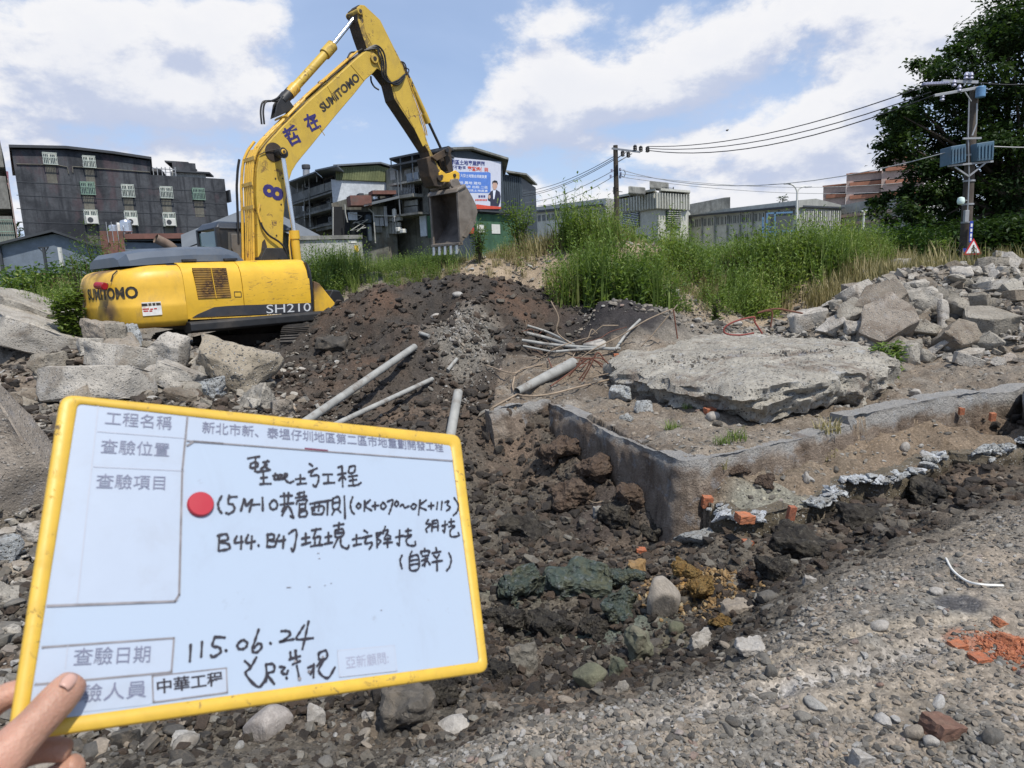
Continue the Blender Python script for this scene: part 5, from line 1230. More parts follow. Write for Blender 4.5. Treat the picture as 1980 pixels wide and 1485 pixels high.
# boom lift cylinders
for sgn in (-1, 1):
 v = sgn * .42; a0, a1, a2 = IP(546, 297, -.42), IP(568.5, 446, -.42), IP(580, 560, -.42)
 m = MB(); m.cyl((a0[0], v, a0[1]), (a1[0], v, a1[1]), .048, 16); m.build('cylinder_rod', M_CHROME, ex, smooth=True)
 m = MB(); m.cyl((a1[0], v, a1[1]), (a2[0], v, a2[1]), .088, 18); o = m.build('cylinder', Y_PANEL, ex, smooth=True)
 d = np.array([a2[0] - a1[0], a2[1] - a1[1]]); d /= np.linalg.norm(d); g = np.array(a1)
 m = MB(); m.cyl((g[0], v, g[1]), (g[0] + d[0] * .17, v, g[1] + d[1] * .17), .105, 18); m.build('gland', Y_PANEL, o, smooth=True)
 m = MB(); m.cyl((a0[0], v - .06, a0[1]), (a0[0], v + .06, a0[1]), .10, 18); m.build('rod_eye', M_BLACK, ex, smooth=True)
 m = MB(); m.tube([(a1[0] - .10, v, a1[1] - .05), (a1[0] - .14, v, a1[1] - .3), (a2[0] - .13, v, a2[1])], .016, 8); m.build('hydraulic_pipe', Y_PIPE, o, smooth=True)
tubep('hose', [(503, 425, -.26), (508, 440, -.27), (520, 455, -.28), (540, 468, -.30), (552, 482, -.34), (556, 500, -.34), (552, 515, -.3)], .022, M_RUBBER)
tubep('hydraulic_pipe', [(503, 395, -.26), (500, 410, -.26), (505, 430, -.27)], .020, Y_PIPE)
plate('rubber_stain', [(507, 468), (512, 462), (516, 475), (519, 500), (515, 512), (509, 500), (505, 485)], -.224, -.22, M_GRIME_SHADE, bev=0)
cyl_part('filter', (546, 500), (546, 515), .09, M_BLACK, -.36)

# superstructure
SEC = [(-1.36, 1.04), (-1.385, 1.3), (-1.385, 1.6), (-1.36, 1.82), (-1.29, 1.95), (-1.16, 2.02), (-.95, 2.045), (-.3, 2.06), (1.2, 2.03), (1.36, 1.9), (1.36, 1.04)]
def section(name, u0, u1, mat, sec=SEC, bev=.006, parent=ex):
 m = MB(); n = 2; vs = []
 for u in (u0, u1): vs += [(u, a, b) for a, b in sec]
 k = len(sec); m.add(vs, [tuple(range(k - 1, -1, -1)), tuple(range(k, 2 * k))] + [(i, (i + 1) % k, k + (i + 1) % k, k + i) for i in range(k)])
 return m.build(name, mat, parent, bevel=bev, smooth=True, angle=35)
us1 = IP(357, 565, -1.385)[0]; us2 = IP(469, 555, -1.385)[0]; us3 = IP(600, 560, -1.385)[0]
body = section('body', -2.1, .55, M_BLACK, [(a * .97, b - .02 if b > 1.5 else b) for a, b in SEC])
side = section('side_door', us1 + .006, us2 - .005, Y_PANEL); side['label'] = 'side door with louvres'
section('side_door', us2 + .005, us3, Y_PANEL)['label'] = 'plain side door with model lettering'
# louvres
lv = [(372, 518), (437, 518), (447, 575), (383, 578)]; LQ = [np.array(IP(x, y, -1.386)) for x, y in lv]
def quad(q, a, b, v): p = (q[0] * (1 - a) + q[1] * a) * (1 - b) + (q[3] * (1 - a) + q[2] * a) * b; return (float(p[0]), v, float(p[1]))
m = MB(); m.add([quad(LQ, a, b, -1.388) for a, b in ((0, 0), (1, 0), (1, 1), (0, 1))] + [quad(LQ, a, b, -1.36) for a, b in ((0, 0), (1, 0), (1, 1), (0, 1))], [(0, 1, 2, 3), (4, 5, 6, 7), (0, 1, 5, 4), (1, 2, 6, 5), (2, 3, 7, 6), (3, 0, 4, 7)]); lo = m.build('louvre', simple('rusty_recess_shade', (.05, .025, .015), .8, var=.4), side)  # flush rust-brown panel, darkened to paint in the shade behind the slats
Y_SLAT = mat_paint('slat_yellow', (.34, .19, .035), (.07, .035, .02), amt=1.2, sc=3, grime=.8)
for k in range(13):
 b = (k + .5) / 13; m = MB(); A, B = np.array(quad(LQ, 0, b, -1.394)), np.array(quad(LQ, 1, b, -1.394)); m.bar(A, B, .012, .030); m.build('slat', Y_SLAT, lo)
m = MB(); m.bar(quad(LQ, .53, 0, -1.40), quad(LQ, .53, 1, -1.40), .02, .012); m.build('mullion', Y_PANEL, lo)
m = MB(); q = [IP(x, y, -1.389) for x, y in ((453, 564), (466, 564), (467, 574), (454, 574))]
for i in range(4): m.bar((q[i][0], -1.389, q[i][1]), (q[(i + 1) % 4][0], -1.389, q[(i + 1) % 4][1]), .006, .01)
m.build('latch', M_BLACK, side)
# black band, its silver lettering and edge line
band = [(373, 614), (382, 608), (414, 594), (440, 591.5), (470, 590), (540, 588), (602, 585.5), (605, 603), (540, 606.5), (460, 610)]
m = MB(); m.prism([IP(x, y, -1.388) for x, y in band], UW, -1.392, -1.36); m.build('dark_band', simple('dark_band', (.035, .037, .045), .4, var=.2, dirt=(.12, .10, .08), dirt_amt=.3), ex)
def side_letters(s, b0, b1, t0, mat):
 A, B, T_ = (np.array(IP(*q, -1.394)) for q in (b0, b1, t0)); x = B - A
 lettering('lettering', s, lambda a, b: ((A + x * a + (T_ - A) * b)[0], -1.394, (A + x * a + (T_ - A) * b)[1]), mat, ex)
side_letters('SH210', (515.5, 606), (601, 601.5), (515, 589.5), M_GREYTXT)
side_letters('SUMITOMO', (516, 612), (545, 610.5), (516, 608), M_GREYTXT)
m = MB(); A, B = IP(368, 617.5, -1.40), IP(603, 605.5, -1.40); m.bar((A[0], -1.40, A[1]), (B[0], -1.40, B[1]), .02, .018); m.build('trim_line', Y_PIPE, ex)
# side rail under the doors
A, B = IP(368, 632, -1.5), IP(676, 608, -1.5)
m = MB(); m.prism([(-1.46, .80), (-1.53, .84), (-1.53, .96), (-1.48, 1.0), (-1.20, 1.0), (-1.20, .80)], lambda a, b, d: (d, a, b), A[0], B[0]); m.build('side_rail', M_BLACK, ex, bevel=.012)
m = MB(); m.box((A[0] + .1, -1.2, .84), (.9, 1.3, 1.03)); m.build('turntable_frame', M_BLACK, ex)
m = MB(); m.cyl((0, 0, .55), (0, 0, .9), .62, 30); m.build('slew_ring', M_GRIME_SHADE, ex, smooth=True)
# right front box
m = MB(); p = [IP(x, y, -1.36) for x, y in ((607, 543), (609, 604), (640, 603), (652, 595), (650, 588), (632, 566), (618, 548))]
m.prism(p, UW, -1.36, -.7); m.build('tool_box', Y_CW, ex, bevel=.02)
m = MB(); p = [IP(x, y, -1.1) for x, y in ((640, 560), (655, 562), (664, 578), (663, 600), (640, 602), (628, 585))]; m.prism(p, UW, -1.15, -.6); m.build('front_bumper', M_RUBBER, ex, bevel=.03)
m = MB(); m.prism([(us3 + .003, 1.04), (us3 + .05, 1.05), (us3 + .03, 1.7), (us3 - .02, 1.97), (us3 - .04, 1.97)], UW, -1.378, -1.0); m.build('door_seal', M_RUBBER, ex)
# counterweight
plan = [(us1, -1.385), (-2.2, -1.38), (-2.55, -1.33), (-2.78, -1.22), (-2.93, -1.02), (-3.02, -.75), (-3.09, -.4), (-3.12, 0), (-3.09, .4), (-3.02, .75), (-2.93, 1.02), (-2.78, 1.22), (-2.55, 1.33), (-2.2, 1.38), (us1, 1.385)]
PL = np.array(catmull([np.array(p) for p in plan], 5)); Tn = np.gradient(PL, axis=0); Tn /= np.linalg.norm(Tn, axis=1)[:, None]; NI = np.stack([-Tn[:, 1], Tn[:, 0]], 1)
if NI[len(NI) // 2][0] < 0: NI = -NI
PLS = np.concatenate([[0], np.cumsum(np.linalg.norm(np.diff(PL, axis=0), axis=1))])
CWP = [(.30, .93), (.10, .94), (.03, .99), (.0, 1.06), (-.012, 1.28), (-.012, 1.34), (.0, 1.36), (.0, 1.62), (.015, 1.76), (.05, 1.87), (.12, 1.945), (.24, 1.99), (.5, 2.02)]
m = MB(); rows = []
for ins_, z in CWP:
 sc_ = np.clip((PLS - 0) / 1.2, 0, 1) * 0
 dz = -.05 * np.clip((-2.4 - PL[:, 0]) / .7, 0, 1) if z > 1.7 else 0
 rows.append(np.stack([PL[:, 0] + NI[:, 0] * ins_, PL[:, 1] + NI[:, 1] * ins_, z + dz + 0 * PL[:, 0]], 1))
k = len(PL); V = np.concatenate(rows); m.add(V, [(r * k + i, r * k + i + 1, (r + 1) * k + i + 1, (r + 1) * k + i) for r in range(len(CWP) - 1) for i in range(k - 1)] + [tuple((len(CWP) - 1) * k + i for i in range(k)), tuple(range(k - 1, -1, -1))])
m.add([(-2.2, -1.2, 1.0), (-2.2, 1.2, 1.0), (-2.2, 1.2, 1.98), (-2.2, -1.2, 1.98)], [(0, 1, 2, 3)])
cw = m.build('counterweight', Y_CW, ex, smooth=True, angle=50)
def on_cw(s, z, off=.004):
 x = np.interp(s, PLS, PL[:, 0]); y = np.interp(s, PLS, PL[:, 1]); nx = np.interp(s, PLS, NI[:, 0]); ny = np.interp(s, PLS, NI[:, 1]); return (x - nx * off, y - ny * off, z)
def s_for(px, z): ss = np.linspace(0, PLS[-1] * .7, 300); P = np.array([LP(*on_cw(q, z))[0] for q in ss]); j = int(np.argmin(P)); return float(np.interp(px, P[:j + 1][::-1], ss[:j + 1][::-1]))
s0, s1 = s_for(170, 1.55), s_for(267, 1.55)
def cw_z(s, py):
 zz = np.linspace(1, 2, 60); P = np.array([LP(*on_cw(s, q))[1] for q in zz]); return float(np.interp(-py, -P, zz))
za0, za1, zb0, zb1 = cw_z(s0, 581), cw_z(s1, 577), cw_z(s0, 559), cw_z(s1, 553)
lettering('lettering', 'SUMITOMO', lambda a, b: on_cw(s0 + (s1 - s0) * a, (za0 + (za1 - za0) * a) * (1 - b) + (zb0 + (zb1 - zb0) * a) * b, .006), M_BLACKINK, cw)
sl = s_for(206, 1.7); zl = cw_z(sl, 551); P = on_cw(sl, zl, .05); P0 = on_cw(s_for(198, 1.7), zl + .0, .10); P1 = on_cw(s_for(213, 1.7), zl - .02, .10)
m = MB(); m.tube([P0, P1], .062, 14); m.build('reflector_lamp', M_RED, ex, smooth=True, bevel=.01)
m = MB(); m.tube([P, on_cw(sl, zl, -.02)], .03, 8); m.build('lamp_bracket', M_BLACK, ex)
sA, sB = s_for(276, 1.2), s_for(313, 1.2); M_STK = simple('white_sticker', (.70, .69, .66), .5, var=.2, scale=14, dirt=(.6, .36, .05), dirt_amt=.6, dscale=9)
def cwpatch(name, a0, a1, z0, z1, mat, off=.003):
 m = MB(); n = 6; vs = []
 for i in range(n + 1):
  s = sA + (sB - sA) * (a0 + (a1 - a0) * i / n); vs += [on_cw(s, z0, off), on_cw(s, z1, off)]
 m.add(vs, [(2 * i, 2 * i + 2, 2 * i + 3, 2 * i + 1) for i in range(n)]); m.build(name, mat, cw, fix=False)
zt_, zb_ = cw_z(sA, 585), cw_z(sA, 611)
cwpatch('sticker', 0, 1, zb_, zt_, M_STK, .02); zr = (zt_ - zb_)
M_REDPR = simple('red_print', (.45, .05, .04), .5, var=.3, scale=20)
for k_, (a0, a1, q) in enumerate(((.02, .35, .45), (.4, .55, .42), (.05, .3, .30), (.35, .5, .28), (.6, .75, .44))): cwpatch('sticker_print', a0, a1, zb_ + zr * q, zb_ + zr * (q + .1), M_REDPR, .0225)
for k_, (a0, a1) in enumerate(((.0, .3), (.34, .5), (.55, .7), (.74, .98))): cwpatch('sticker_print', a0, a1, zb_ + zr * .72, zb_ + zr * .92, M_BLACKINK, .0225)
m = MB(); m.tube([on_cw(s_for(212, 1.9), 1.75, .003), on_cw(s_for(214, 1.9), 1.86, -.03), on_cw(s_for(217, 1.9), 1.93, -.10)], .012, 6); m.build('crease', M_GRIME_SHADE, cw)
# engine hood
HS = [(-1.05, 2.02), (-1.03, 2.14), (-.93, 2.25), (-.7, 2.30), (.7, 2.30), (.95, 2.25), (1.03, 2.14), (1.05, 2.02)]
m = MB(); us = [(-2.78, .86, -.14), (-2.66, .97, -.05), (-2.4, 1, -.01), (-1.6, 1, .03), (-.95, 1, .02), (-.72, .97, -.06), (-.55, .9, -.24)]; k = len(HS); vs = []
for u, sc_, dz in us: vs += [(u, a * sc_, max(2.0, b + dz)) for a, b in HS]
m.add(vs, [(r * k + i, r * k + i + 1, (r + 1) * k + i + 1, (r + 1) * k + i) for r in range(len(us) - 1) for i in range(k - 1)] + [tuple(range(k)), tuple((len(us) - 1) * k + i for i in range(k - 1, -1, -1))])
hood = m.build('engine_hood', M_HOOD, ex, smooth=True, angle=25)
for u in (-1.7, -.95): m = MB(); m.obox((u, -1.07, 2.07), (.12, 0, 0), (0, .05, 0), (0, 0, .02)); m.build('hinge', M_BLACK, hood)
M_RUSTP = simple('heat_browned_steel', (.20, .15, .115), .7, metal=.3, var=.35, scale=7, dirt=(.10, .05, .03), dirt_amt=.6)
e0, e1, e2 = IP(301, 461, -.3), IP(336, 477, -.3), IP(343, 492, -.3)
m = MB(); P = catmull([(e0[0], -.3, e0[1]), (e1[0] - .05, -.3, e1[1] + .0), (e2[0], -.3, e2[1] - .05)], 6); n0 = len(P); m.tube(P, .085, 16, caps=False); exh = m.build('exhaust_pipe', M_RUSTP, ex, smooth=True)
m = MB(); q = np.array(P[0]); d = np.array(P[1]) - q; d /= np.linalg.norm(d); m.cyl(q + d * .03, q + d * .05, .08, 16); m.build('exhaust_mouth', simple('mouth_black', (.008, .008, .008), .9), exh)  # near-black disc closing the pipe just inside its mouth
m = MB(); m.cyl((e2[0], -.3, 2.2), (e2[0], -.3, e2[1] + .02), .12, 16); m.build('muffler_collar', M_BLACK, exh, smooth=True)
# cab
cu0, cu1, cv0, cv1, cz0, cz1 = -.50, 1.15, .42, 1.36, 1.1, 2.78
m = MB()
for (u, v) in ((cu0, cv0), (cu0, cv1), (cu1, cv0), (cu1, cv1), (.42, cv0), (.42, cv1)): m.box((u - .045, v - .045, cz0), (u + .045, v + .045, cz1))
m.box((cu0, cv0, cz0), (cu1, cv1, cz0 + .95)); cab = m.build('cab', M_CABP, ex, bevel=.015)
m = MB(); m.add([(cu0 - .06, cv0 - .06, 2.74), (cu1 + .06, cv0 - .06, 2.70), (cu1 + .06, cv1 + .06, 2.70), (cu0 - .06, cv1 + .06, 2.74), (cu0 + .06, cv0 + .06, 2.90), (cu1 - .1, cv0 + .06, 2.86), (cu1 - .1, cv1 - .06, 2.86), (cu0 + .06, cv1 - .06, 2.90)], [(3, 2, 1, 0), (4, 5, 6, 7), (0, 1, 5, 4), (1, 2, 6, 5), (2, 3, 7, 6), (3, 0, 4, 7)])
m.build('cab_roof', simple('cab_roof_paint', (.028, .036, .05), .4, var=.15), cab, bevel=.04, smooth=True)
m = MB(); m.box((cu0 - .01, cv0 + .05, 2.08), (cu0 + .0, cv1 - .05, 2.70)); m.build('rear_window', M_CABGL, cab)
m = MB(); m.box((.0, cv0 - .006, 2.08), (.38, cv0 + .006, 2.72)); m.build('side_window', M_CABGL, cab)
m = MB(); m.box((-.48, cv0 - .02, 2.05), (-.02, cv0 + .03, 2.74)); m.build('cab_side_panel', M_CABP, cab)
m = MB(); p = [IP(x, y, .36) for x, y in ((446, 452), (447, 480), (455, 497), (468, 502), (483, 500), (483, 452))]; m.prism(p, UW, .33, .37); m.build('side_screen', M_SEAT, cab, bevel=.015)
m = MB(); p = [IP(x, y, .3) for x, y in ((444, 448), (446, 514), (486, 514), (486, 448))]; m.prism(p, UW, .38, .40); m.build('screen_frame', simple('grey_frame', (.07, .07, .068), .6), cab)
m = MB(); m.tube([(-.5, 1.42, 2.5), (-.62, 1.55, 2.45), (-.62, 1.58, 2.15), (-.5, 1.45, 2.1)], .018, 8); m.box((-.66, 1.46, 2.15), (-.63, 1.66, 2.45)); m.build('mirror', M_CABP, cab, bevel=.01)
# undercarriage: two crawler tracks pointing towards the photographer
def rotm(p, a): return np.array([p[0] * math.cos(a) - p[1] * math.sin(a), p[0] * math.sin(a) + p[1] * math.cos(a), p[2]])
ua = math.radians(95) - TH
pad = MB(); pad.box((-.085, -.30, -.012), (.085, .30, .012))
for x in (-.06, 0, .06): pad.box((x - .009, -.30, .010), (x + .009, .30, .038))
pad_me = None
for sgn in (-1, 1):
 cen = rotm((.12, sgn * 1.15, -.12), ua); m = MB(); m.T = lambda p: rotm(p, ua) + cen
 m.box((-1.6, -.16, .25), (1.6, .16, .62))
 for x in (-1.72, 1.72): m.cyl((x, -.14, .46), (x, .14, .46), .34, 24)
 for i in range(7): m.cyl((-1.3 + i * .43, -.13, .2), (-1.3 + i * .43, .13, .2), .11, 14)
 tr = m.build('crawler_track', M_TRACK, ex)
 L_, r_ = 1.72, .42; per = 4 * L_ + 2 * math.pi * r_; npad = 46
 for i in range(npad):
  q = per * i / npad
  if q < 2 * L_: x, z, a = -L_ + q, .46 + r_, 0
  elif q < 2 * L_ + math.pi * r_: b = (q - 2 * L_) / r_; x, z, a = L_ + r_ * math.sin(b), .46 + r_ * math.cos(b), b
  elif q < 4 * L_ + math.pi * r_: x, z, a = L_ - (q - 2 * L_ - math.pi * r_), .46 - r_, math.pi
  else: b = (q - 4 * L_ - math.pi * r_) / r_; x, z, a = -L_ - r_ * math.sin(b), .46 - r_ * math.cos(b), math.pi + b
  if pad_me is None: o = pad.build('track_pad', M_TRACK, tr); pad_me = o.data
  else: o = link_mesh('track_pad', pad_me, None, tr)
  P = rotm((x, 0, z), ua) + cen; o.location = tuple(float(c) for c in P); o.rotation_euler = Matrix.Rotation(ua, 3, 'Z').to_4x4().to_3x3().__matmul__(Matrix.Rotation(a, 3, 'Y')).to_euler()
m = MB(); m.T = lambda p: rotm(p, ua); m.box((-.8, -1.1, .35), (.8, 1.1, .62)); m.build('track_frame', M_GRIME_SHADE, ex)
# ------------------------------------------------------------------ buildings
class Fac:
 """a facade plane through two spots of the photograph at known distances; s runs along it, z up, d towards the street"""
 def __init__(s, a, Ya, b, Yb):
  A, B = atY(*a, Ya), atY(*b, Yb); e = (B - A)[:2]; s.e = e / np.linalg.norm(e); s.n = np.array([s.e[1], -s.e[0]]); s.A = A[:2]
  if s.n @ (-A[:2]) < 0: s.n = -s.n
 def uv(s, px, py, off=0.0):
  d = ray(px, py); o = s.A + s.n * off; t = ((o - EYE[:2]) @ s.n) / (d[:2] @ s.n); P = EYE + d * t; return float((P[:2] - o) @ s.e), float(P[2])
 def p(s, u, z, d=0.0):
  q = s.A + s.e * u
  if d < -1.99:      # depth of a block runs straight away from the street so corners of any angle close
   w_ = q / np.linalg.norm(q); q = q + w_ * -d
  else: q = q + s.n * d
  return (q[0], q[1], z)
 def side(s, px, py, ang=90):
  """frame of the wall that leaves this one at that spot, going backwards"""
  u, z = s.uv(px, py); c = s.p(u, z); f = Fac.__new__(Fac); a = math.radians(ang); e = -s.n * math.sin(a) + s.e * math.cos(a)
  f.e = e; f.n = np.array([e[1], -e[0]]); f.A = np.array(c[:2])
  if f.n @ (-f.A) < 0: f.n = -f.n
  return f
 def wall(s, name, poly, depth, mat, parent=None, off=0.0, ground_to=None):
  pts = [s.uv(x, y, off) for x, y in poly]
  if ground_to is not None: pts = [(a, max(b, ground_to) if i not in ground_ix else ground_to) for i, (a, b) in enumerate(pts)]
  m = MB(); m.prism(pts, lambda a, b, d: s.p(a, b, d), off, off - depth); return m.build(name, mat, parent)
 def rect(s, x0, y0, x1, y1, d0, d1, m, off=0.0):
  ym, xm = (y0 + y1) / 2, (x0 + x1) / 2; u0, u1 = s.uv(x0, ym, off)[0], s.uv(x1, ym, off)[0]; za, zb = s.uv(xm, y0, off)[1], s.uv(xm, y1, off)[1]
  s.rbox(m, u0, u1, za, zb, d0, d1); return u0, u1, za, zb
 def rbox(s, m, u0, u1, z0, z1, d0, d1):
  m.add([s.p(u, z, d) for d in (d0, d1) for u, z in ((u0, z0), (u1, z0), (u1, z1), (u0, z1))], [(3, 2, 1, 0), (4, 5, 6, 7), (0, 1, 5, 4), (1, 2, 6, 5), (2, 3, 7, 6), (3, 0, 4, 7)])
def streaky(name, base, dark, vert=.5, sc=1.0, patch_=None, rough=.85, hline=None, bmp=.2):
 m, t, b = pmat(name, rough, .25); v = wpos(t)
 n = t.noise(v, .35 * sc, 7, .65, .5); st = t.noise(t.vmath('MULTIPLY', v, (2.2, 2.2, .16)), 1.0 * sc, 7, .65, .2)
 c = t.mix(t.smooth(n, .35, .68), (*base, 1), (*dark, 1))
 c = t.mix(t.math('MULTIPLY', t.smooth(st, .46, .66), vert), c, (*dark, 1))
 if patch_: c = t.mix(t.math('MULTIPLY', t.smooth(t.noise(t.vmath('MULTIPLY', v, (1, 1, .5)), .5 * sc, 4, .6), .54, .66), .7), c, (*patch_, 1))
 c = t.mix(1.0, c, t.ramp(t.noise(v, 4 * sc, 5, .7), [(.25, .8), (.75, 1.2)]), 'MULTIPLY')
 t.L.new(c, b.inputs['Base Color']); bump(t, b, t.noise(v, 6 * sc, 5, .6), bmp, .05); return m
M_DARKWALL = streaky('blackened_render', (.082, .088, .098), (.026, .029, .035), .85, 1.3, (.085, .062, .07))
M_GREYWALL = streaky('grey_render', (.30, .30, .275), (.13, .13, .12), .6, 1.4)
M_DIRTY = streaky('grimy_wall', (.21, .21, .185), (.07, .07, .062), .7, 2.0, (.16, .14, .11))
M_PALEWALL = streaky('pale_render', (.46, .46, .43), (.22, .22, .20), .5, 1.6)
M_WHITEWALL = streaky('white_sheet_wall', (.56, .60, .64), (.44, .48, .52), .3, 1.0, rough=.5)
M_PALESTREAK = streaky('washed_streak', (.16, .155, .13), (.095, .09, .078), .6, 2.5)
M_SHED = streaky('blue_grey_sheet', (.165, .20, .245), (.135, .165, .205), .3, .8, rough=.5)
M_SLATE = streaky('slate_blue_cladding', (.055, .070, .085), (.04, .052, .064), .4, 1.0, rough=.55)
M_GREENW = streaky('green_painted_wall', (.07, .15, .09), (.04, .09, .055), .5, 1.4)
M_OLIVE = streaky('olive_corrugated', (.19, .21, .105), (.12, .14, .07), .5, 1.4, rough=.5)
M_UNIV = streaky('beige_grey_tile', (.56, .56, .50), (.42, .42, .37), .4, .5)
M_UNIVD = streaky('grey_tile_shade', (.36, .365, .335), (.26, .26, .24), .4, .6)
M_PINK = streaky('pale_pink_tile', (.47, .36, .31), (.37, .28, .24), .3, .6)
M_ORANGE = streaky('terracotta_band', (.42, .19, .12), (.30, .14, .09), .3, .8)
M_ROOFD = simple('dark_roof_sheet', (.05, .055, .062), .6, var=.2, world_=True, scale=1)
M_ROOFG = simple('grey_roof_sheet', (.13, .145, .16), .55, var=.15, world_=True, scale=1)
M_TIN = simple('rusty_tin_roof', (.15, .07, .055), .7, var=.4, world_=True, scale=2, dirt=(.12, .10, .09), dirt_amt=.6)
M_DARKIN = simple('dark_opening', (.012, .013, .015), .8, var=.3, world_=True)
M_GRILLE = simple('pale_green_grille', (.42, .47, .42), .6, var=.2, world_=True)
M_GRILLEG = simple('green_grille', (.20, .30, .24), .6, var=.2, world_=True)
M_STAINLESS = simple('stainless_tank', (.62, .63, .64), .22, metal=.85, var=.1, world_=True)
M_GALV = simple('galvanised_pipe', (.34, .35, .36), .5, metal=.4, var=.2, world_=True)
M_BRICKW = streaky('old_brick_wall', (.23, .11, .085), (.10, .06, .05), .5, 3.0)
M_AC = simple('air_conditioner_white', (.62, .62, .58), .5, var=.1, world_=True)
def window(f, x0, y0, x1, y1, parent, ac=False, cage=True, bars=8, off=0.0, mat=None, name='window', streak=True):
 ym, xm = (y0 + y1) / 2, (x0 + x1) / 2; u0, u1 = sorted((f.uv(x0, ym, off)[0], f.uv(x1, ym, off)[0])); z1_, z0_ = f.uv(xm, y0, off)[1], f.uv(xm, y1, off)[1]
 m = MB(); f.rbox(m, u0 + .06, u1 - .06, z0_ + .06, z1_ - .06, .012, .03); w_ = m.build(name, M_WINGL, parent)
 m = MB()
 for a, b, c, d in ((u0, u1, z0_, z0_ + .06), (u0, u1, z1_ - .06, z1_), (u0, u0 + .06, z0_ + .06, z1_ - .06), (u1 - .06, u1, z0_ + .06, z1_ - .06), ((u0 + u1) / 2 - .03, (u0 + u1) / 2 + .03, z0_ + .06, z1_ - .06)): f.rbox(m, a, b, c, d, .005, .10)
 m.build('frame', M_AC if mat is None else mat, w_)
 if cage:
  m = MB(); dd = .32
  for i in range(bars + 1):
   u = u0 + (u1 - u0) * i / bars; f.rbox(m, u - .018, u + .018, z0_ - .05, z1_, dd, dd + .03)
  for z in (z0_ - .05, z1_ - .02, (z0_ * .45 + z1_ * .55)): f.rbox(m, u0 - .03, u1 + .03, z, z + .05, dd - .01, dd + .04)
  for u in (u0 - .03, u1): f.rbox(m, u, u + .04, z0_ - .05, z0_ - .01, .03, dd)
  for u in (u0 - .03, u1): f.rbox(m, u, u + .04, z1_ - .04, z1_, .03, dd)
  m.build('grille', mat or M_GRILLE, w_)
 if ac:
  m = MB(); um = (u0 + u1) / 2; f.rbox(m, um - .38, um + .38, z0_ - .02, z0_ + .55, .05, .5); a = m.build('air_conditioner', M_AC, w_, bevel=.03)
  m = MB(); c = np.array(f.p(um - .12, z0_ + .26, .505)); c2 = np.array(f.p(um - .12, z0_ + .26, .515)); m.cyl(c, c2, .19, 16); m.build('fan_grille', M_ROOFD, a)
 if streak and cage:
  m = MB(); f.rbox(m, u0 + .1, u1 - .1, z0_ - 1.35, z0_ - .02, .0, .012); m.build('washed_streak', M_PALESTREAK, w_)
 return w_

# long blackened apartment block, left
bl = thing('apartment_block', 'blackened four storey apartment block at the far left with caged windows', 'building', (atY(240, 400, 55)[0], 55, 0))
bl_off = Matrix.Translation(-bl.location)
def world_child(o, parent):   # parts are built in world coordinates
 return o
def P0(o):  # parent whose transform must be undone
 for c in o.children: c.matrix_parent_inverse = o.matrix_world.inverted()
def grounded(name, label, cat, x, y, z=0.0, group=None):
 """thing whose Empty stands at its base while its parts keep world coordinates"""
 e = thing(name, label, cat, (x, y, z), 0, group); e['_w'] = 1; return e
bl['_w'] = 1
f = Fac((28, 400), 50, (443, 400), 60)
def fwall(f, name, poly, depth, mat, parent, z0=0.0, off=0.0, bevel=0):
 """poly: upper outline left to right in the photograph; closed down to z0"""
 pts = [f.uv(x, y, off) for x, y in poly]; pts = [(pts[0][0], z0)] + pts + [(pts[-1][0], z0)]
 m = MB(); m.prism(pts, lambda a, b, d: f.p(a, b, d), off, off - depth); return m.build(name, mat, parent, bevel=bevel)
fwall(f, 'wall', [(22, 289), (126, 290), (162, 293), (217, 300), (263, 307), (290, 311), (291, 338), (434, 346)], 14, M_DARKWALL, bl, -.5)
m = MB()
for (a, b) in (((16, 286), (126, 288)), ((126, 288), (217, 298)), ((217, 298), (291, 309))):
 A, B = f.uv(*a), f.uv(*b); m.add([f.p(A[0], A[1], .3), f.p(B[0], B[1], .3), f.p(B[0], B[1] + .18, .3), f.p(A[0], A[1] + .18, .3), f.p(A[0], A[1], -14), f.p(B[0], B[1], -14), f.p(B[0], B[1] + .18, -14), f.p(A[0], A[1] + .18, -14)], [(0, 1, 2, 3), (4, 5, 6, 7), (0, 1, 5, 4), (1, 2, 6, 5), (2, 3, 7, 6), (3, 0, 4, 7)])
m.build('roof', M_ROOFD, bl)
for k, (x0, y0, x1, y1, ac, mt) in enumerate([(82, 297, 108, 318, 0, None), (159, 303, 182, 324, 0, None), (155, 353, 181, 376, 0, M_GRILLEG), (234, 358, 257, 381, 0, None), (308, 362, 331, 383, 0, None), (371, 365, 393, 386, 0, M_GRILLEG), (162, 407, 187, 433, 1, None), (240, 409, 263, 436, 1, None), (314, 412, 337, 437, 1, None)]):
 window(f, x0, y0, x1, y1, bl, bool(ac), mat=mt)
m = MB()
for y in (352, 378, 404, 430):
 A, B = f.uv(32, y - 0, 0), f.uv(434, y + 20 - (y - 352) * .12, 0); m.add([f.p(A[0], A[1], .02), f.p(B[0], B[1], .02), f.p(B[0], B[1] + .05, .02), f.p(A[0], A[1] + .05, .02)], [(0, 1, 2, 3)])
m.build('joint_line', M_ROOFD, bl)
m = MB()
for a, b in (((32, 317), (110, 319)), ((110, 319), (130, 323)), ((130, 323), (133, 336)), ((140, 322), (290, 333)), ((140, 322), (141, 334))):
 A, B = f.uv(*a, .06), f.uv(*b, .06); m.tube([f.p(A[0], A[1], .06), f.p(B[0], B[1], .06)], .035, 5)
m.build('wall_pipe', M_PALESTREAK, bl)
fs_ = f.side(22, 400)
m = MB()
for z0_, z1_, d in ((10.2, 12.0, .9), (7.4, 9.6, 1.2), (4.0, 6.9, 1.1), (1.2, 3.6, .8)): f.rbox(m, f.uv(22, 400)[0] - d, f.uv(22, 400)[0] + .02, z0_, z1_, -9, -.6)
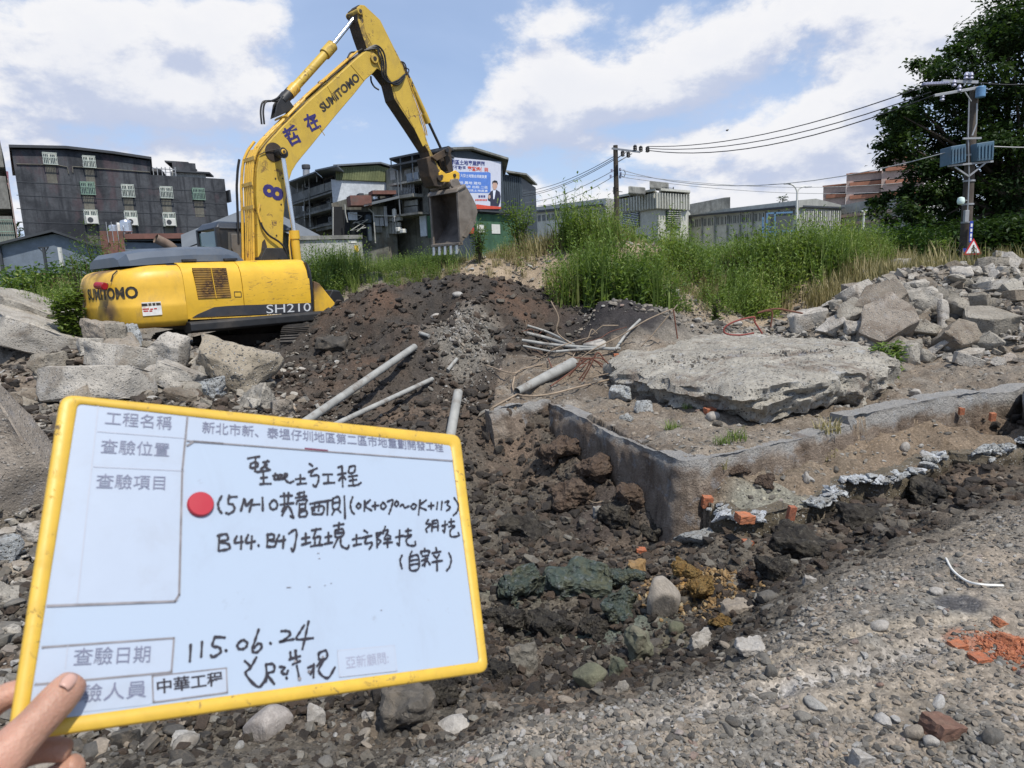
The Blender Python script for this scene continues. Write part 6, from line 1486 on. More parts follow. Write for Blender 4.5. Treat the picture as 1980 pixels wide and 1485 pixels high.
m.build('side_balcony', M_GREYWALL, bl)
m = MB(); us_ = f.uv(22, 400)[0]
for k in range(9): f.rbox(m, us_ - 1.0 + k * .12, us_ - .98 + k * .12, 4.2, 6.6, -.5, -.46)
for z in (4.2, 5.0, 5.8, 6.6): f.rbox(m, us_ - 1.05, us_, z, z + .05, -.5, -.44)
m.build('balcony_grille', M_GRILLEG, bl)
m = MB(); f.rect(333, 307, 378, 331, -2, -6, m); f.rect(333, 305, 379, 308, -1.9, -6.1, m); m.build('stair_head', M_DARKWALL, bl)
m = MB(); f.rect(343, 329, 408, 343, -1.2, -1.6, m); m.build('parapet', M_PALEWALL, bl)
m = MB(); f.rect(340, 328, 412, 331, -.8, -3, m); m.build('canopy', M_ROOFD, bl)
m = MB()
for x in (298, 306, 315, 322, 331, 341): f.rect(x, 322, x + 1.5, 340, -.3, -.35, m)
f.rect(296, 325, 343, 326.5, -.3, -.36, m); f.rect(320, 332, 343, 333, -.3, -.36, m); m.build('railing', M_GALV, bl)
m = MB(); f.rect(294, 320, 320, 337, -1, -3, m); m.build('tarpaulin_stack', M_RUBBER, bl, bevel=.3)
m = MB(); f.rect(441, 368, 444, 391, .3, -.5, m); m.build('bracket', M_ROOFD, bl)
bl2 = grounded('neighbour_house', 'sliver of a pale house with a pink wall at the left edge', 'building', -42, 62)
f2 = Fac((0, 400), 62, (40, 400), 62)
fwall(f2, 'wall', [(-60, 345), (16, 345)], 8, M_PALEWALL, bl2); fwall(f2, 'pink_wall', [(-60, 328), (8, 330), (9, 345)], .5, simple('pink_sheet', (.50, .22, .24), .6, world_=True), bl2, 5.5, off=.3)

# sheds in front
sh = grounded('shed', 'blue grey gabled metal shed at the left edge before the blackened block', 'shed', -27, 37)
f = Fac((0, 480), 36, (200, 480), 37)
fwall(f, 'wall', [(-60, 492), (0, 473), (106, 452), (196, 480)], 12, M_SHED, sh)
m = MB()
for a, b in (((-60, 490), (106, 449)), ((106, 449), (200, 481))):
 A, B = f.uv(*a), f.uv(*b); m.add([f.p(A[0], A[1], .35), f.p(B[0], B[1], .35), f.p(B[0], B[1] + .12, .35), f.p(A[0], A[1] + .12, .35), f.p(A[0], A[1], -12), f.p(B[0], B[1], -12), f.p(B[0], B[1] + .12, -12), f.p(A[0], A[1] + .12, -12)], [(0, 1, 2, 3), (4, 5, 6, 7), (0, 1, 5, 4), (1, 2, 6, 5), (2, 3, 7, 6), (3, 0, 4, 7)])
m.build('roof', M_ROOFD, sh)
m = MB(); f.rect(2, 476, 7, 532, .02, .14, m); m.build('downpipe', M_ROOFD, sh)
m = MB(); f.rect(-3, 500, 0.5, 532, .02, .14, m); m.build('downpipe', M_AC, sh)
for x, yt, lab in ((84, 479, 'taller dark post with a flared bracket before the blue grey shed'), (116, 487, 'shorter dark post with a flared bracket before the blue grey shed')):
 P = atY(x, yt, 33); g_ = gz(P[0], 33); t_ = thing('post', lab, 'post', (P[0], 33, g_)); m = MB(); H = P[2] - g_; m.box((-.05, -.05, 0), (.05, .05, H)); m.build('pole', M_ROOFD, t_)
 m = MB()
 for s_ in (-1, 1): m.bar((0, 0, H - .25 if x == 84 else H * .55 - .3), (s_ * .22, 0, H if x == 84 else H * .55), .04)
 m.box((-.24, -.04, H if x == 84 else H * .55), (.24, .04, (H if x == 84 else H * .55) + .04)); m.build('bracket', M_ROOFD, t_)
 if x == 116: m = MB(); m.box((-.06, -.06, H * .8), (.06, .06, H * 1.06)); m.build('cap', M_AC, t_)
sh2 = grounded('low_house', 'low house with a rusty red roof edge between the shed and the digger cab', 'house', -22, 40)
f = Fac((240, 480), 39, (380, 480), 41)
fwall(f, 'wall', [(240, 468), (380, 472)], 8, M_SHED, sh2)
m = MB(); f.rect(240, 452, 376, 462, .3, -8, m); m.build('roof_edge', M_TIN, sh2); m = MB(); f.rect(240, 462, 376, 466, .15, -.2, m); m.build('gutter', M_ROOFD, sh2)
m = MB(); f.rect(195, 447, 240, 500, .2, -5, m); m.build('brick_hut', M_BRICKW, sh2)
m = MB()
for x in (206, 216, 226): f.rect(x, 430, x + 1.2, 470, .3, .34, m)
m.build('railing', M_GALV, sh2)
def tank(f, px, y0, y1, wpx, off, mat, lab, nm='water_tank', grp=None):
 u, zt = f.uv(px, y0, off); zb = f.uv(px, y1, off)[1]; u1 = f.uv(px + wpx / 2, y0, off)[0]; r = abs(u1 - u); c = f.p(u, zb, off)
 t_ = thing(nm, lab, 'water tank', c, group=grp); H = zt - zb; m = MB(); m.lathe([(r * .92, 0), (r, .05)] + [(r * (1 - .03 * (i % 2)), .05 + (H * .82 - .05) * i / 7) for i in range(8)] + [(r * .8, H * .92), (r * .3, H * .97), (.05, H)], (0, 0, 0), 20); m.build('body', mat, t_, smooth=True, angle=30)
 m = MB()
 for a in range(4): m.box((r * .8 * math.cos(a * 1.57) - .03, r * .8 * math.sin(a * 1.57) - .03, -.35), (r * .8 * math.cos(a * 1.57) + .03, r * .8 * math.sin(a * 1.57) + .03, .02))
 m.build('stand', M_GALV, t_); return t_
tank(f, 242, 424, 449, 24, -1.0, M_STAINLESS, 'larger steel water tank on the brick hut before the blackened block')
tank(f, 217, 434, 449, 16, -.5, M_STAINLESS, 'smaller steel water tank beside the larger one on the brick hut')
tank(f, 228, 430, 449, 9, -1.5, M_AC, 'slim pale water tank squeezed between the two steel ones')
wl = grounded('brick_wall', 'low weathered red brick wall in the weeds before the blue grey shed', 'wall', -20, 31); f = Fac((85, 530), 30, (150, 530), 30.5); fwall(f, 'wall', [(60, 528), (152, 527)], .25, M_BRICKW, wl, -.2)
# grey roofed hall behind the boom
hl = grounded('hall', 'low hall with a wide slate grey gable roof behind the digger cab', 'building', -15, 40)
f = Fac((360, 450), 37, (650, 450), 40)
fwall(f, 'wall', [(362, 455), (500, 400), (642, 472)], 10, M_DIRTY, hl, off=-.4)
m = MB()
for a, b in (((350, 458), (500, 397)), ((500, 397), (645, 472))):
 A, B = f.uv(*a), f.uv(*b); m.add([f.p(A[0], A[1] - .9, 1.4), f.p(B[0], B[1] - .9, 1.4), f.p(B[0], B[1] + .1, 0), f.p(A[0], A[1] + .1, 0), f.p(A[0], A[1] + .1, -10), f.p(B[0], B[1] + .1, -10)], [(0, 1, 2, 3), (3, 2, 5, 4)])
m.build('roof', M_ROOFG, hl)
ww = grounded('boundary_wall', 'long low off white wall topped with a grey coping behind the weeds right of the boom', 'wall', -11, 36)
f = Fac((575, 460), 35, (705, 460), 36.5); fwall(f, 'wall', [(560, 463), (700, 465)], .3, M_PALEWALL, ww, -.2); m = MB(); f.rect(560, 455.5, 700, 463, .1, -.4, m); m.build('coping', M_GREYWALL, ww)
m = MB(); f.rect(673, 464, 689, 470, .01, .03, m); m.build('sign_plate', M_AC, ww)
m = MB(); f.rect(683, 475, 690, 488, .3, .2, m); o = m.build('yellow_post', Y_PANEL, None); tag(o, 'short yellow post in the weeds below the off white wall', 'post')

# olive gabled house with stacked balconies
oh = grounded('balcony_house', 'house with an olive corrugated gable, white side wall and dark stacked balconies', 'building', -16, 62)
f = Fac((650, 400), 60, (757, 400), 63)
fwall(f, 'white_wall', [(640, 347), (757, 353)], 9, M_WHITEWALL, oh)
fwall(f, 'gable', [(648, 324), (731, 319.5), (757, 327)], 8.9, M_OLIVE, oh, f.uv(700, 350)[1], off=.12)
m = MB(); uo0, uo1 = f.uv(649, 335, .13)[0], f.uv(756, 335, .13)[0]; nrib = 34
for i in range(nrib):
 u = uo0 + (uo1 - uo0) * (i + .5) / nrib; px = 649 + 107 * (i + .5) / nrib; zt_ = f.uv(px, 323 if px < 700 else 321.5 + max(0, px - 731) * .26, .13)[1] - .05; f.rbox(m, u - .05, u + .05, f.uv(700, 349)[1], zt_, .12, .17)
m.build('corrugation', M_OLIVE, oh)
m = MB()
for a, b in (((640, 323), (731, 317.5)), ((731, 317.5), (760, 326))):
 A, B = f.uv(*a), f.uv(*b); m.add([f.p(A[0], A[1], .5), f.p(B[0], B[1], .5), f.p(B[0], B[1] + .13, .5), f.p(A[0], A[1] + .13, .5), f.p(A[0], A[1], -9), f.p(B[0], B[1], -9), f.p(B[0], B[1] + .13, -9), f.p(A[0], A[1] + .13, -9)], [(0, 1, 2, 3), (4, 5, 6, 7), (0, 1, 5, 4), (1, 2, 6, 5), (2, 3, 7, 6), (3, 0, 4, 7)])
m.build('roof', M_ROOFG, oh)
window(f, 677, 331, 694, 347, oh, cage=False, mat=M_ROOFD, off=.14)
fl = Fac((650, 400), 60, (560, 400), 70)
def frects(f, name, lst, d0, d1, mat, parent, bevel=0, off=0.0):
 for r in lst: m = MB(); f.rect(*r, d0, d1, m, off); m.build(name, mat, parent, bevel=bevel)
fwall(fl, 'side_wall', [(648, 338), (560, 356)], 9, M_DIRTY, oh, off=-1.2)
m = MB()
for a, b in (((652, 322), (609, 331)), ((609, 334), (556, 354))):
 A, B = fl.uv(*a, .8), fl.uv(*b, .8); m.add([fl.p(A[0], A[1], .8), fl.p(B[0], B[1], .8), fl.p(B[0], B[1] + .12, .8), fl.p(A[0], A[1] + .12, .8), fl.p(A[0], A[1], -5), fl.p(B[0], B[1], -5), fl.p(B[0], B[1] + .12, -5), fl.p(A[0], A[1] + .12, -5)], [(0, 1, 2, 3), (4, 5, 6, 7), (0, 1, 5, 4), (1, 2, 6, 5), (2, 3, 7, 6), (3, 0, 4, 7)])
m.build('eaves', M_ROOFG, oh)
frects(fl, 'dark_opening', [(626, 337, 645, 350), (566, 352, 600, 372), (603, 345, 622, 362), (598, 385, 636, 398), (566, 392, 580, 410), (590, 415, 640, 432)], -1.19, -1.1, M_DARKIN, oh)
frects(fl, 'balcony_front', [(562, 366, 628, 382), (628, 352, 646, 368)], -.1, 0.0, M_GREYWALL, oh)
frects(fl, 'balcony_front', [(594, 398, 640, 410), (570, 412, 594, 424), (610, 432, 642, 445)], -.1, 0.0, M_DIRTY, oh)
frects(fl, 'balcony_slab', [(562, 382, 646, 385), (566, 410, 644, 414), (566, 440, 644, 443)], -1.2, .1, M_GREYWALL, oh)
frects(fl, 'wall_panel', [(626, 376, 632, 392), (635, 372, 640, 388), (612, 380, 620, 392), (576, 398, 582, 440), (628, 410, 640, 425)], -1.15, -.9, M_PALEWALL, oh)
frects(fl, 'window', [(629, 379, 634, 392), (613, 383, 619, 391), (568, 396, 572, 408), (617, 418, 634, 431)], -.88, -.84, M_WINGL, oh)
def px_pipes(f, lst, d, r, mat, parent, name='pipe'):
 for ln in lst:
  m = MB(); m.tube([f.p(*f.uv(x, y, d), d) for x, y in ln], r, 5); m.build(name, mat, parent)
px_pipes(fl, [[(588, 340), (590, 362), (597, 362), (600, 440)], [(597, 346), (599, 375)], [(588, 380), (589, 442)], [(642, 405), (644, 450)], [(646, 405), (648, 452)], [(575, 352), (575, 372)], [(585, 356), (585, 375)], [(612, 340), (613, 352)]], .15, .045, M_PALEWALL, oh)
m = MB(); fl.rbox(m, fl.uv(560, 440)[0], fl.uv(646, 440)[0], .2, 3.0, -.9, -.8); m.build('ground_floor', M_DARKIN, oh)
vp = grounded('vent_stack', 'round metal vent stack with a cap standing on the balcony house roof', 'vent', *atY(592, 335, 66)[:2], atY(592, 345, 66)[2])
A, B = atY(592, 347, 66), atY(592, 327, 66); m = MB(); m.cyl(A, B, .30, 14); m.build('pipe', M_GALV, vp, smooth=True); m = MB(); m.cyl(B + (0, 0, -.02), B + (0, 0, .4), .38, 14); m.build('cap', M_ROOFD, vp, smooth=True, bevel=.08)
# ruined low houses in the middle
rh = grounded('lean_to_house', 'dark run down lean-to house with a rusty roof under the white wall', 'building', -12, 56)
f = Fac((640, 430), 55, (765, 430), 57)
fwall(f, 'wall', [(641, 393), (700, 376), (760, 372), (762, 380)], 3.5, M_DIRTY, rh, off=-.8)
frects(f, 'wall_panel', [(723, 398, 745, 416), (726, 437, 742, 449)], -.7, -.5, M_GREYWALL, rh)
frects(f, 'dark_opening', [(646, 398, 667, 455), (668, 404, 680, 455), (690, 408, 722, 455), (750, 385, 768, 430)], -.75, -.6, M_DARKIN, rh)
frects(f, 'tin_roof', [(672, 381, 712, 400)], -.3, 1.2, M_TIN, rh); frects(f, 'tin_roof', [(715, 371, 760, 378)], -.5, 1.0, M_TIN, rh)
m = MB(); A, B, C_ = f.uv(700, 401, .5), f.uv(768, 385, .5), f.uv(768, 382, .5); m.add([f.p(A[0], A[1], 1.2), f.p(B[0], B[1], 1.2), f.p(B[0], B[1] + .15, 1.2), f.p(A[0], A[1] + .15, 1.2), f.p(A[0], A[1] + .7, -3), f.p(B[0], B[1] + .7, -3), f.p(B[0], B[1] + .85, -3), f.p(A[0], A[1] + .85, -3)], [(0, 1, 2, 3), (4, 5, 6, 7), (0, 1, 5, 4), (1, 2, 6, 5), (2, 3, 7, 6), (3, 0, 4, 7)]); m.build('roof', M_ROOFG, rh)
frects(f, 'shutter', [(725, 420, 735, 436), (736, 420, 744, 436), (745, 398, 751, 437)], -.5, -.35, M_GALV, rh); frects(f, 'blue_tarpaulin', [(675, 410, 692, 425)], -.4, -.2, M_WHITEWALL, rh); frects(f, 'dark_drum', [(706, 415, 717, 432), (710, 434, 718, 468)], -.2, .3, M_SLATE, rh, .1)
px_pipes(f, [[(667, 395), (668, 412), (672, 430)], [(712, 403), (722, 412), (724, 440), (726, 470)], [(676, 412), (700, 418), (682, 432), (712, 424), (678, 446), (708, 440)], [(690, 430), (705, 436), (690, 448)], [(644, 400), (644, 460)], [(724, 417), (790, 418)]], .4, .05, M_PALEWALL, rh, 'pipe')
tank(f, 726, 367, 387, 16, -.5, M_STAINLESS, 'large steel water tank on the lean-to roof in the middle of the houses'); tank(f, 736, 369, 386, 11, -1.5, M_STAINLESS, 'second steel tank partly behind the large one on the lean-to roof')
tank(f, 762, 403, 420, 9, .3, M_AC, 'small white ribbed tank right of the lean-to house')
m = MB(); f.rect(697, 372, 706, 377, -.5, -1.5, m); o = m.build('roof_box', M_ROOFD, rh)
# billboard house
bh = grounded('billboard_house', 'slate blue gabled house carrying a big advertising billboard behind the bucket', 'building', -4, 56)
fb = Fac((862, 350), 54, (972, 350), 60)
fwall(fb, 'gable_wall', [(858, 294), (905, 291.5), (971, 312)], 10, M_SLATE, bh)
m = MB()
for a, b in (((852, 291), (905, 289)), ((905, 289), (975, 310))):
 A, B = fb.uv(*a), fb.uv(*b); m.add([fb.p(A[0], A[1], .45), fb.p(B[0], B[1], .45), fb.p(B[0], B[1] + .16, .45), fb.p(A[0], A[1] + .16, .45), fb.p(A[0], A[1], -10), fb.p(B[0], B[1], -10), fb.p(B[0], B[1] + .16, -10), fb.p(A[0], A[1] + .16, -10)], [(0, 1, 2, 3), (4, 5, 6, 7), (0, 1, 5, 4), (1, 2, 6, 5), (2, 3, 7, 6), (3, 0, 4, 7)])
m.build('roof', M_GREYWALL, bh)
fwall(fb, 'annex_wall', [(971.5, 336), (1008, 343)], 8, M_SLATE, bh, off=-1.5); m = MB(); fb.rect(971, 333, 1011, 336.5, -1.1, -9, m, -1.5); m.build('annex_roof', M_GREYWALL, bh)
m = MB()
for x in range(976, 1008, 4): u = fb.uv(x, 370, -1.5)[0]; fb.rbox(m, u - .05, u + .05, 0.5, fb.uv(x, 337 + (x - 971) * .17, -1.5)[1], -1.5, -1.45)
m.build('cladding_rib', M_SLATE, bh)
fwall(fb, 'green_band', [(918, 413), (1000, 417)], .3, M_GREENW, bh, 0, off=.12); m = MB(); fb.rect(918, 409.5, 1000, 412.5, .1, .5, m); m.build('canopy', M_ROOFD, bh)
frects(fb, 'poster', [(920, 435, 933, 450), (948, 434, 964, 452)], .14, .16, M_AC, bh)
frects(fb, 'red_panel', [(905, 440, 913, 452)], .14, .2, simple('red_box', (.42, .05, .04), world_=True), bh)
# the billboard: flat print
bb = grounded('billboard', 'large white and blue advertising billboard with lettering and a man in a dark suit', 'billboard', *fb.p(fb.uv(915, 403)[0], 0, .2)[:2], fb.uv(915, 403)[1])
M_BBW = simple('billboard_white', (.60, .63, .74), .5, var=.05, world_=True); M_BBB = simple('billboard_blue', (.10, .22, .62), .5, var=.12, world_=True); M_BBT = simple('billboard_navy_print', (.06, .07, .22), .5, world_=True); M_BBR = simple('billboard_red_print', (.62, .08, .04), .5, world_=True); M_BBI = simple('billboard_white_print', (.75, .80, .90), .5, world_=True)
M_SKINP = simple('printed_skin', (.55, .36, .28), .5, world_=True); M_SUITP = simple('printed_suit', (.035, .035, .06), .5, world_=True); M_HAIRP = simple('printed_hair', (.015, .014, .016), .5, world_=True)
BBZ = .20
def bbpoly(name, pts, d, mat, parent=bb):
 m = MB(); m.prism([fb.uv(x, y, BBZ) for x, y in pts], lambda a, b, q: fb.p(a, b, q), BBZ + d, BBZ + d + .006); return m.build(name, mat, parent)
m = MB(); m.prism([fb.uv(x, y, BBZ) for x, y in ((862, 303), (968.5, 313), (968.5, 404), (862, 404))], lambda a, b, q: fb.p(a, b, q), .02, BBZ); m.build('panel', M_BBW, bb)
def rr_(x0, y0, x1, y1, r=3): return [(x0 + r, y0), (x1 - r, y0 + 1), (x1, y0 + r), (x1, y1 - r), (x1 - r, y1), (x0 + r, y1 - 1)]
bbpoly('blue_box', rr_(866, 332, 948.5, 373), .004, M_BBB)
bbpoly('red_strip', [(912, 399), (922, 395), (945, 398), (968.5, 400), (968.5, 404), (905, 404)], .004, M_BBR)
def bb_text(s, x0, y0, x1, y1, yt, mat):
 A, B, T_ = (np.array(fb.uv(*q, BBZ)) for q in ((x0, y0), (x1, y1), (x0, yt)))
 lettering('lettering', s, lambda a, b: fb.p(*(A + (B - A) * a + (T_ - A) * b), BBZ + .014), mat, bb)
bb_text('重劃區土地專業團隊', 862, 317.5, 937.5, 321.5, 307.5, M_BBT); bb_text('安不動產', 870, 327, 901, 329.5, 318.5, M_BBT); bb_text('專營塭仔圳', 904, 330, 943.5, 332.8, 321, M_BBR)
bb_text('大型土地整合規劃買賣', 890, 342.5, 941, 345, 336, M_BBI); bb_text('土地 農地 建地', 880, 355.5, 930, 357.5, 349.5, M_BBI); bb_text('廠房 出租 二區', 895, 363.5, 943, 365, 358, M_BBI); bb_text('重劃區土地買賣', 895, 370, 943, 371.5, 365.5, M_BBI)
for k in range(3): bbpoly('small_print', [(925 + k * 4.8, 377.5), (928.5 + k * 4.8, 377.7), (928.5 + k * 4.8, 382), (925 + k * 4.8, 381.8)], .006, M_BBT)
for k in range(8): bbpoly('small_print', [(919 + k * 2.9, 385), (921 + k * 2.9, 385.1), (921 + k * 2.9, 388.5), (919 + k * 2.9, 388.4)], .006, M_BBR)
bbpoly('suit', [(944, 377), (949, 370), (955, 367), (960, 367), (966, 371), (968, 380), (967, 390), (964, 399), (948, 398), (948, 390), (943, 387)], .004, M_SUITP); bbpoly('shirt', [(953, 368), (958.5, 368), (955.5, 385), (953.5, 385)], .008, M_BBI)
bbpoly('face', [(952.5, 354), (956, 350.5), (960.5, 352), (962, 357), (960.5, 363), (957, 367.5), (954, 366), (952, 361)], .008, M_SKINP); bbpoly('hair', [(951.5, 356), (952, 351), (956, 348.5), (961, 350), (962.5, 355), (961.5, 357.5), (960, 353.5), (954, 353)], .012, M_HAIRP); bbpoly('hand', [(944, 378), (947.5, 377), (948.5, 382), (946, 385), (944, 383)], .008, M_SKINP)
# balcony tower left of the bucket
bt_ = grounded('balcony_tower', 'narrow grey green house of open balconies with a flat iron roof left of the bucket', 'building', -7, 56)
f = Fac((860, 350), 54, (757, 350), 58)
fwall(f, 'wall', [(862, 305), (758, 322)], 5, M_GREYWALL, bt_, off=-1.6)
m = MB()
for a, b, z in (((868, 286), (753, 309), .0), ((868, 300), (753, 323), 0)):
 A, B = f.uv(*a, 1.0), f.uv(*b, 1.0); m.add([f.p(A[0], A[1], 1), f.p(B[0], B[1], 1), f.p(B[0], B[1] + .14, 1), f.p(A[0], A[1] + .14, 1), f.p(A[0], A[1] + .3, -4), f.p(B[0], B[1] + .3, -4), f.p(B[0], B[1] + .45, -4), f.p(A[0], A[1] + .45, -4)], [(0, 1, 2, 3), (4, 5, 6, 7), (0, 1, 5, 4), (1, 2, 6, 5), (2, 3, 7, 6), (3, 0, 4, 7)])
m.build('roof', M_ROOFD, bt_)
px_pipes(f, [[(756, 310), (757, 325)], [(774, 306), (776, 350)], [(797, 302), (799, 345)], [(818, 300), (820, 340)], [(757, 327), (769, 330), (770, 365), (774, 415)], [(775, 345), (776, 368)], [(836, 350), (838, 410)]], .9, .05, M_ROOFG, bt_, 'post')
frects(f, 'balcony_front', [(803, 336, 825, 352)], .8, .9, M_SHED, bt_); frects(f, 'laundry', [(758, 330, 768, 348), (786, 328, 798, 340), (806, 322, 816, 334)], .1, .2, M_PALEWALL, bt_)
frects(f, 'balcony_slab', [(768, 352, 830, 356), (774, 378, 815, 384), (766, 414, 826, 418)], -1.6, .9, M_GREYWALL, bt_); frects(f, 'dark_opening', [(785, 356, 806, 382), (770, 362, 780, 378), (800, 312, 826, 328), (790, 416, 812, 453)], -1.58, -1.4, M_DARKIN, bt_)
frects(f, 'balcony_front', [(787, 388, 812, 398), (787, 400, 812, 412)], .2, .3, M_GREENW if False else M_GREYWALL, bt_); frects(f, 'wall_panel', [(774, 386, 786, 414), (813, 356, 824, 414), (818, 418, 826, 460)], -.4, -.2, M_DIRTY, bt_)
frects(f, 'pale_door', [(812, 417, 824, 457)], -.1, 0, M_WHITEWALL, bt_); frects(f, 'green_wall', [(826, 417, 835, 460)], -.1, 0, M_GREENW, bt_)
m = MB()
for i in range(9): f.rect(786 + i * 3, 357, 786.8 + i * 3, 380, .5, .54, m)
m.build('railing', M_GALV, bt_)
frects(f, 'wall_panel', [(758, 418, 788, 428), (756, 430, 763, 460)], .5, .8, M_PALEWALL, bt_)
for i in range(5): frects(f, 'louvre_slat', [(760 + i * 5.4, 430, 763.5 + i * 5.4, 452)], .5, .7, M_PALEWALL, bt_)
frects(f, 'red_shelf', [(767, 442, 782, 452)], .1, .4, M_TIN, bt_); frects(f, 'air_conditioner', [(783, 440, 789, 448), (791, 443, 798, 451)], .6, 1.0, M_AC, bt_, .05)

# university buildings far right
def bld(name, lab, x, y): return grounded(name, lab, 'building', x, y)
u1 = bld('campus_block', 'low beige campus block with a plain parapet left of the utility pole', 6, 118)
f = Fac((1030, 400), 128, (1172, 400), 112)
fwall(f, 'wall', [(1030, 401), (1172, 383)], 14, M_UNIV, u1); m = MB()
A, B = f.uv(1030, 412), f.uv(1172, 398); m.add([f.p(A[0], A[1], .6), f.p(B[0], B[1], .6), f.p(B[0], B[1] + .35, .6), f.p(A[0], A[1] + .35, .6), f.p(A[0], A[1], 0), f.p(B[0], B[1], 0)], [(0, 1, 2, 3), (0, 1, 5, 4)]); m.build('ledge', M_ROOFD, u1)
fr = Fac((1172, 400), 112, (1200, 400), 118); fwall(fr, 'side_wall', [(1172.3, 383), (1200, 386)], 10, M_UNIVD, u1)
for x in range(1040, 1170, 9): window(f, x, 416 - (x - 1040) * .10, x + 6, 428 - (x - 1040) * .10, u1, cage=False, mat=M_UNIVD)
def vent_tower():
 u2 = bld('ribbed_tower', 'squat grey tower with a ribbed upper band and two rooftop coolers beyond the bank', 20, 108)
 f = Fac((1272, 400), 100, (1197, 400), 108); g = Fac((1272, 400), 100, (1330, 400), 106)
 for ff, (xa, xb), (ya, yb), (ya2, yb2) in ((f, (1272, 1197), (372, 385), (403, 410)), (g, (1272, 1329), (372, 376), (403, 406))):
  fwall(ff, 'ribbed_band', [(xa, ya), (xb, yb)], 8, M_UNIVD, u2, ff.uv(xa, ya2)[1]); fwall(ff, 'lower_wall', [(xa, ya2), (xb, yb2)], 7.8, M_UNIV, u2, 0, off=-.5)
  m = MB(); A, B = ff.uv(xa, ya - 3, 0), ff.uv(xb, yb - 3, 0); m.add([ff.p(A[0], A[1], .5), ff.p(B[0], B[1], .5), ff.p(B[0], B[1] + .3, .5), ff.p(A[0], A[1] + .3, .5), ff.p(A[0], A[1], -8), ff.p(B[0], B[1], -8), ff.p(B[0], B[1] + .3, -8), ff.p(A[0], A[1] + .3, -8)], [(0, 1, 2, 3), (4, 5, 6, 7), (0, 1, 5, 4), (1, 2, 6, 5), (2, 3, 7, 6), (3, 0, 4, 7)]); m.build('roof_edge', M_UNIV, u2)
  n = 14 if ff is f else 11
  for i in range(n + 1):
   t = i / n; x = xa + (xb - xa) * t; a = ff.uv(x, ya + (yb - ya) * t + 1)[1]; b = ff.uv(x, ya2 + (yb2 - ya2) * t)[1]; u = ff.uv(x, 390)[0]; m = MB(); ff.rbox(m, u - .12, u + .12, b, a, 0, .35); m.build('rib', M_UNIV, u2)
 m = MB(); f.rect(1232, 412, 1200, 440, -.4, -.3, m, 0); m.build('louvre_panel', M_SLATE, u2)
 for i in range(8): m = MB(); f.rect(1232, 413 + i * 3.3, 1200, 414.3 + i * 3.3, -.3, -.1, m); m.build('louvre_slat', M_WHITEWALL, u2)
 m = MB(); g.rect(1293, 407, 1320, 440, -.4, -.3, m); m.build('louvre_panel', M_GREENW, u2)
 for i in range(8): m = MB(); g.rect(1293, 408 + i * 4, 1320, 409.6 + i * 4, -.3, -.1, m); m.build('louvre_slat', M_PALEWALL, u2)
 for (x0, y0, x1, y1) in ((1256, 346, 1293, 364), (1215, 356, 1248, 374)):
  c = MB(); g.rect(x0, y0, x1, y1 - 3, -3, -6, c, 0); o = c.build('cooler', M_GREYWALL, u2, bevel=.15)
  c = MB()
  for x in (x0 + 2, (x0 + x1) / 2, x1 - 2): g.rect(x, y1 - 3, x + 1, y1 + 8, -3, -3.2, c)
  c.build('stand', M_ROOFD, o)
 m = MB()
 for x in (1199, 1208, 1300, 1314): g.rect(x, 360, x + .8, 374, -1, -1.1, m)
 g.rect(1293, 361, 1315, 362, -1, -1.1, m); g.rect(1197, 368, 1216, 369, -1, -1.1, m); m.build('railing', M_ROOFD, u2)
vent_tower()
u3 = bld('long_campus_building', 'long beige campus building with rows of windows on the far side of the bank', 40, 105)
f = Fac((1320, 420), 112, (1545, 420), 92)
fwall(f, 'wall', [(1320, 418), (1400, 404), (1545, 387)], 16, M_UNIV, u3)
m = MB(); A, B = f.uv(1320, 421), f.uv(1545, 401); m.add([f.p(A[0], A[1], .7), f.p(B[0], B[1], .7), f.p(B[0], B[1] + .25, .7), f.p(A[0], A[1] + .25, .7), f.p(A[0], A[1], 0), f.p(B[0], B[1], 0)], [(0, 1, 2, 3), (0, 1, 5, 4)]); m.build('ledge', M_ROOFD, u3)
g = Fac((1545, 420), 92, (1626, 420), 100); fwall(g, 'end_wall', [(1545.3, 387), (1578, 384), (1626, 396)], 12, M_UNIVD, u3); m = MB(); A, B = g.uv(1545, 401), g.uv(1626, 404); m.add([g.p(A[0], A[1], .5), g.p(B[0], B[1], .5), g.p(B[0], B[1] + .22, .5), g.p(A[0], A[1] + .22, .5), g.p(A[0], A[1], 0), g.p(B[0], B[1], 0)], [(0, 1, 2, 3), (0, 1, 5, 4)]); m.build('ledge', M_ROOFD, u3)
n = 26
for i in range(n):
 x = 1328 + i * 8.2; t = i / n; window(f, x, 425 - 21 * t, x + 6.4, 441 - 20 * t, u3, cage=False, mat=M_UNIV)
 if i % 3 == 1: m = MB(); f.rect(x - 2.2, 424 - 21 * t, x - 1.2, 470, 0, .35, m); m.build('pilaster', M_PALEWALL, u3)
for i in range(12):
 x = 1420 + i * 10.5; t = i / 12; window(f, x, 452 - 16 * t, x + 7, 470 - 16 * t, u3, cage=False, mat=M_UNIV)
for i in range(18): m = MB(); x = 1550 + i * 4.1; g.rect(x, 408, x + 1.6, 428 + .0, 0, .35, m); m.build('fin', M_UNIVD if i % 2 else M_UNIV, u3)
for i in range(6): window(g, 1552 + i * 12, 436, 1560 + i * 12, 452, u3, cage=False, mat=M_UNIV)
for i in range(3): window(g, 1550 + i * 9, 405, 1556 + i * 9, 424, u3, cage=False, mat=M_UNIV, off=.02)
u5 = bld('campus_back_block', 'plain grey block rising behind the long campus building', 36, 125); f5 = Fac((1322, 400), 122, (1411, 400), 116); fwall(f5, 'wall', [(1322, 397), (1400, 382), (1412, 381)], 10, M_GREYWALL, u5)
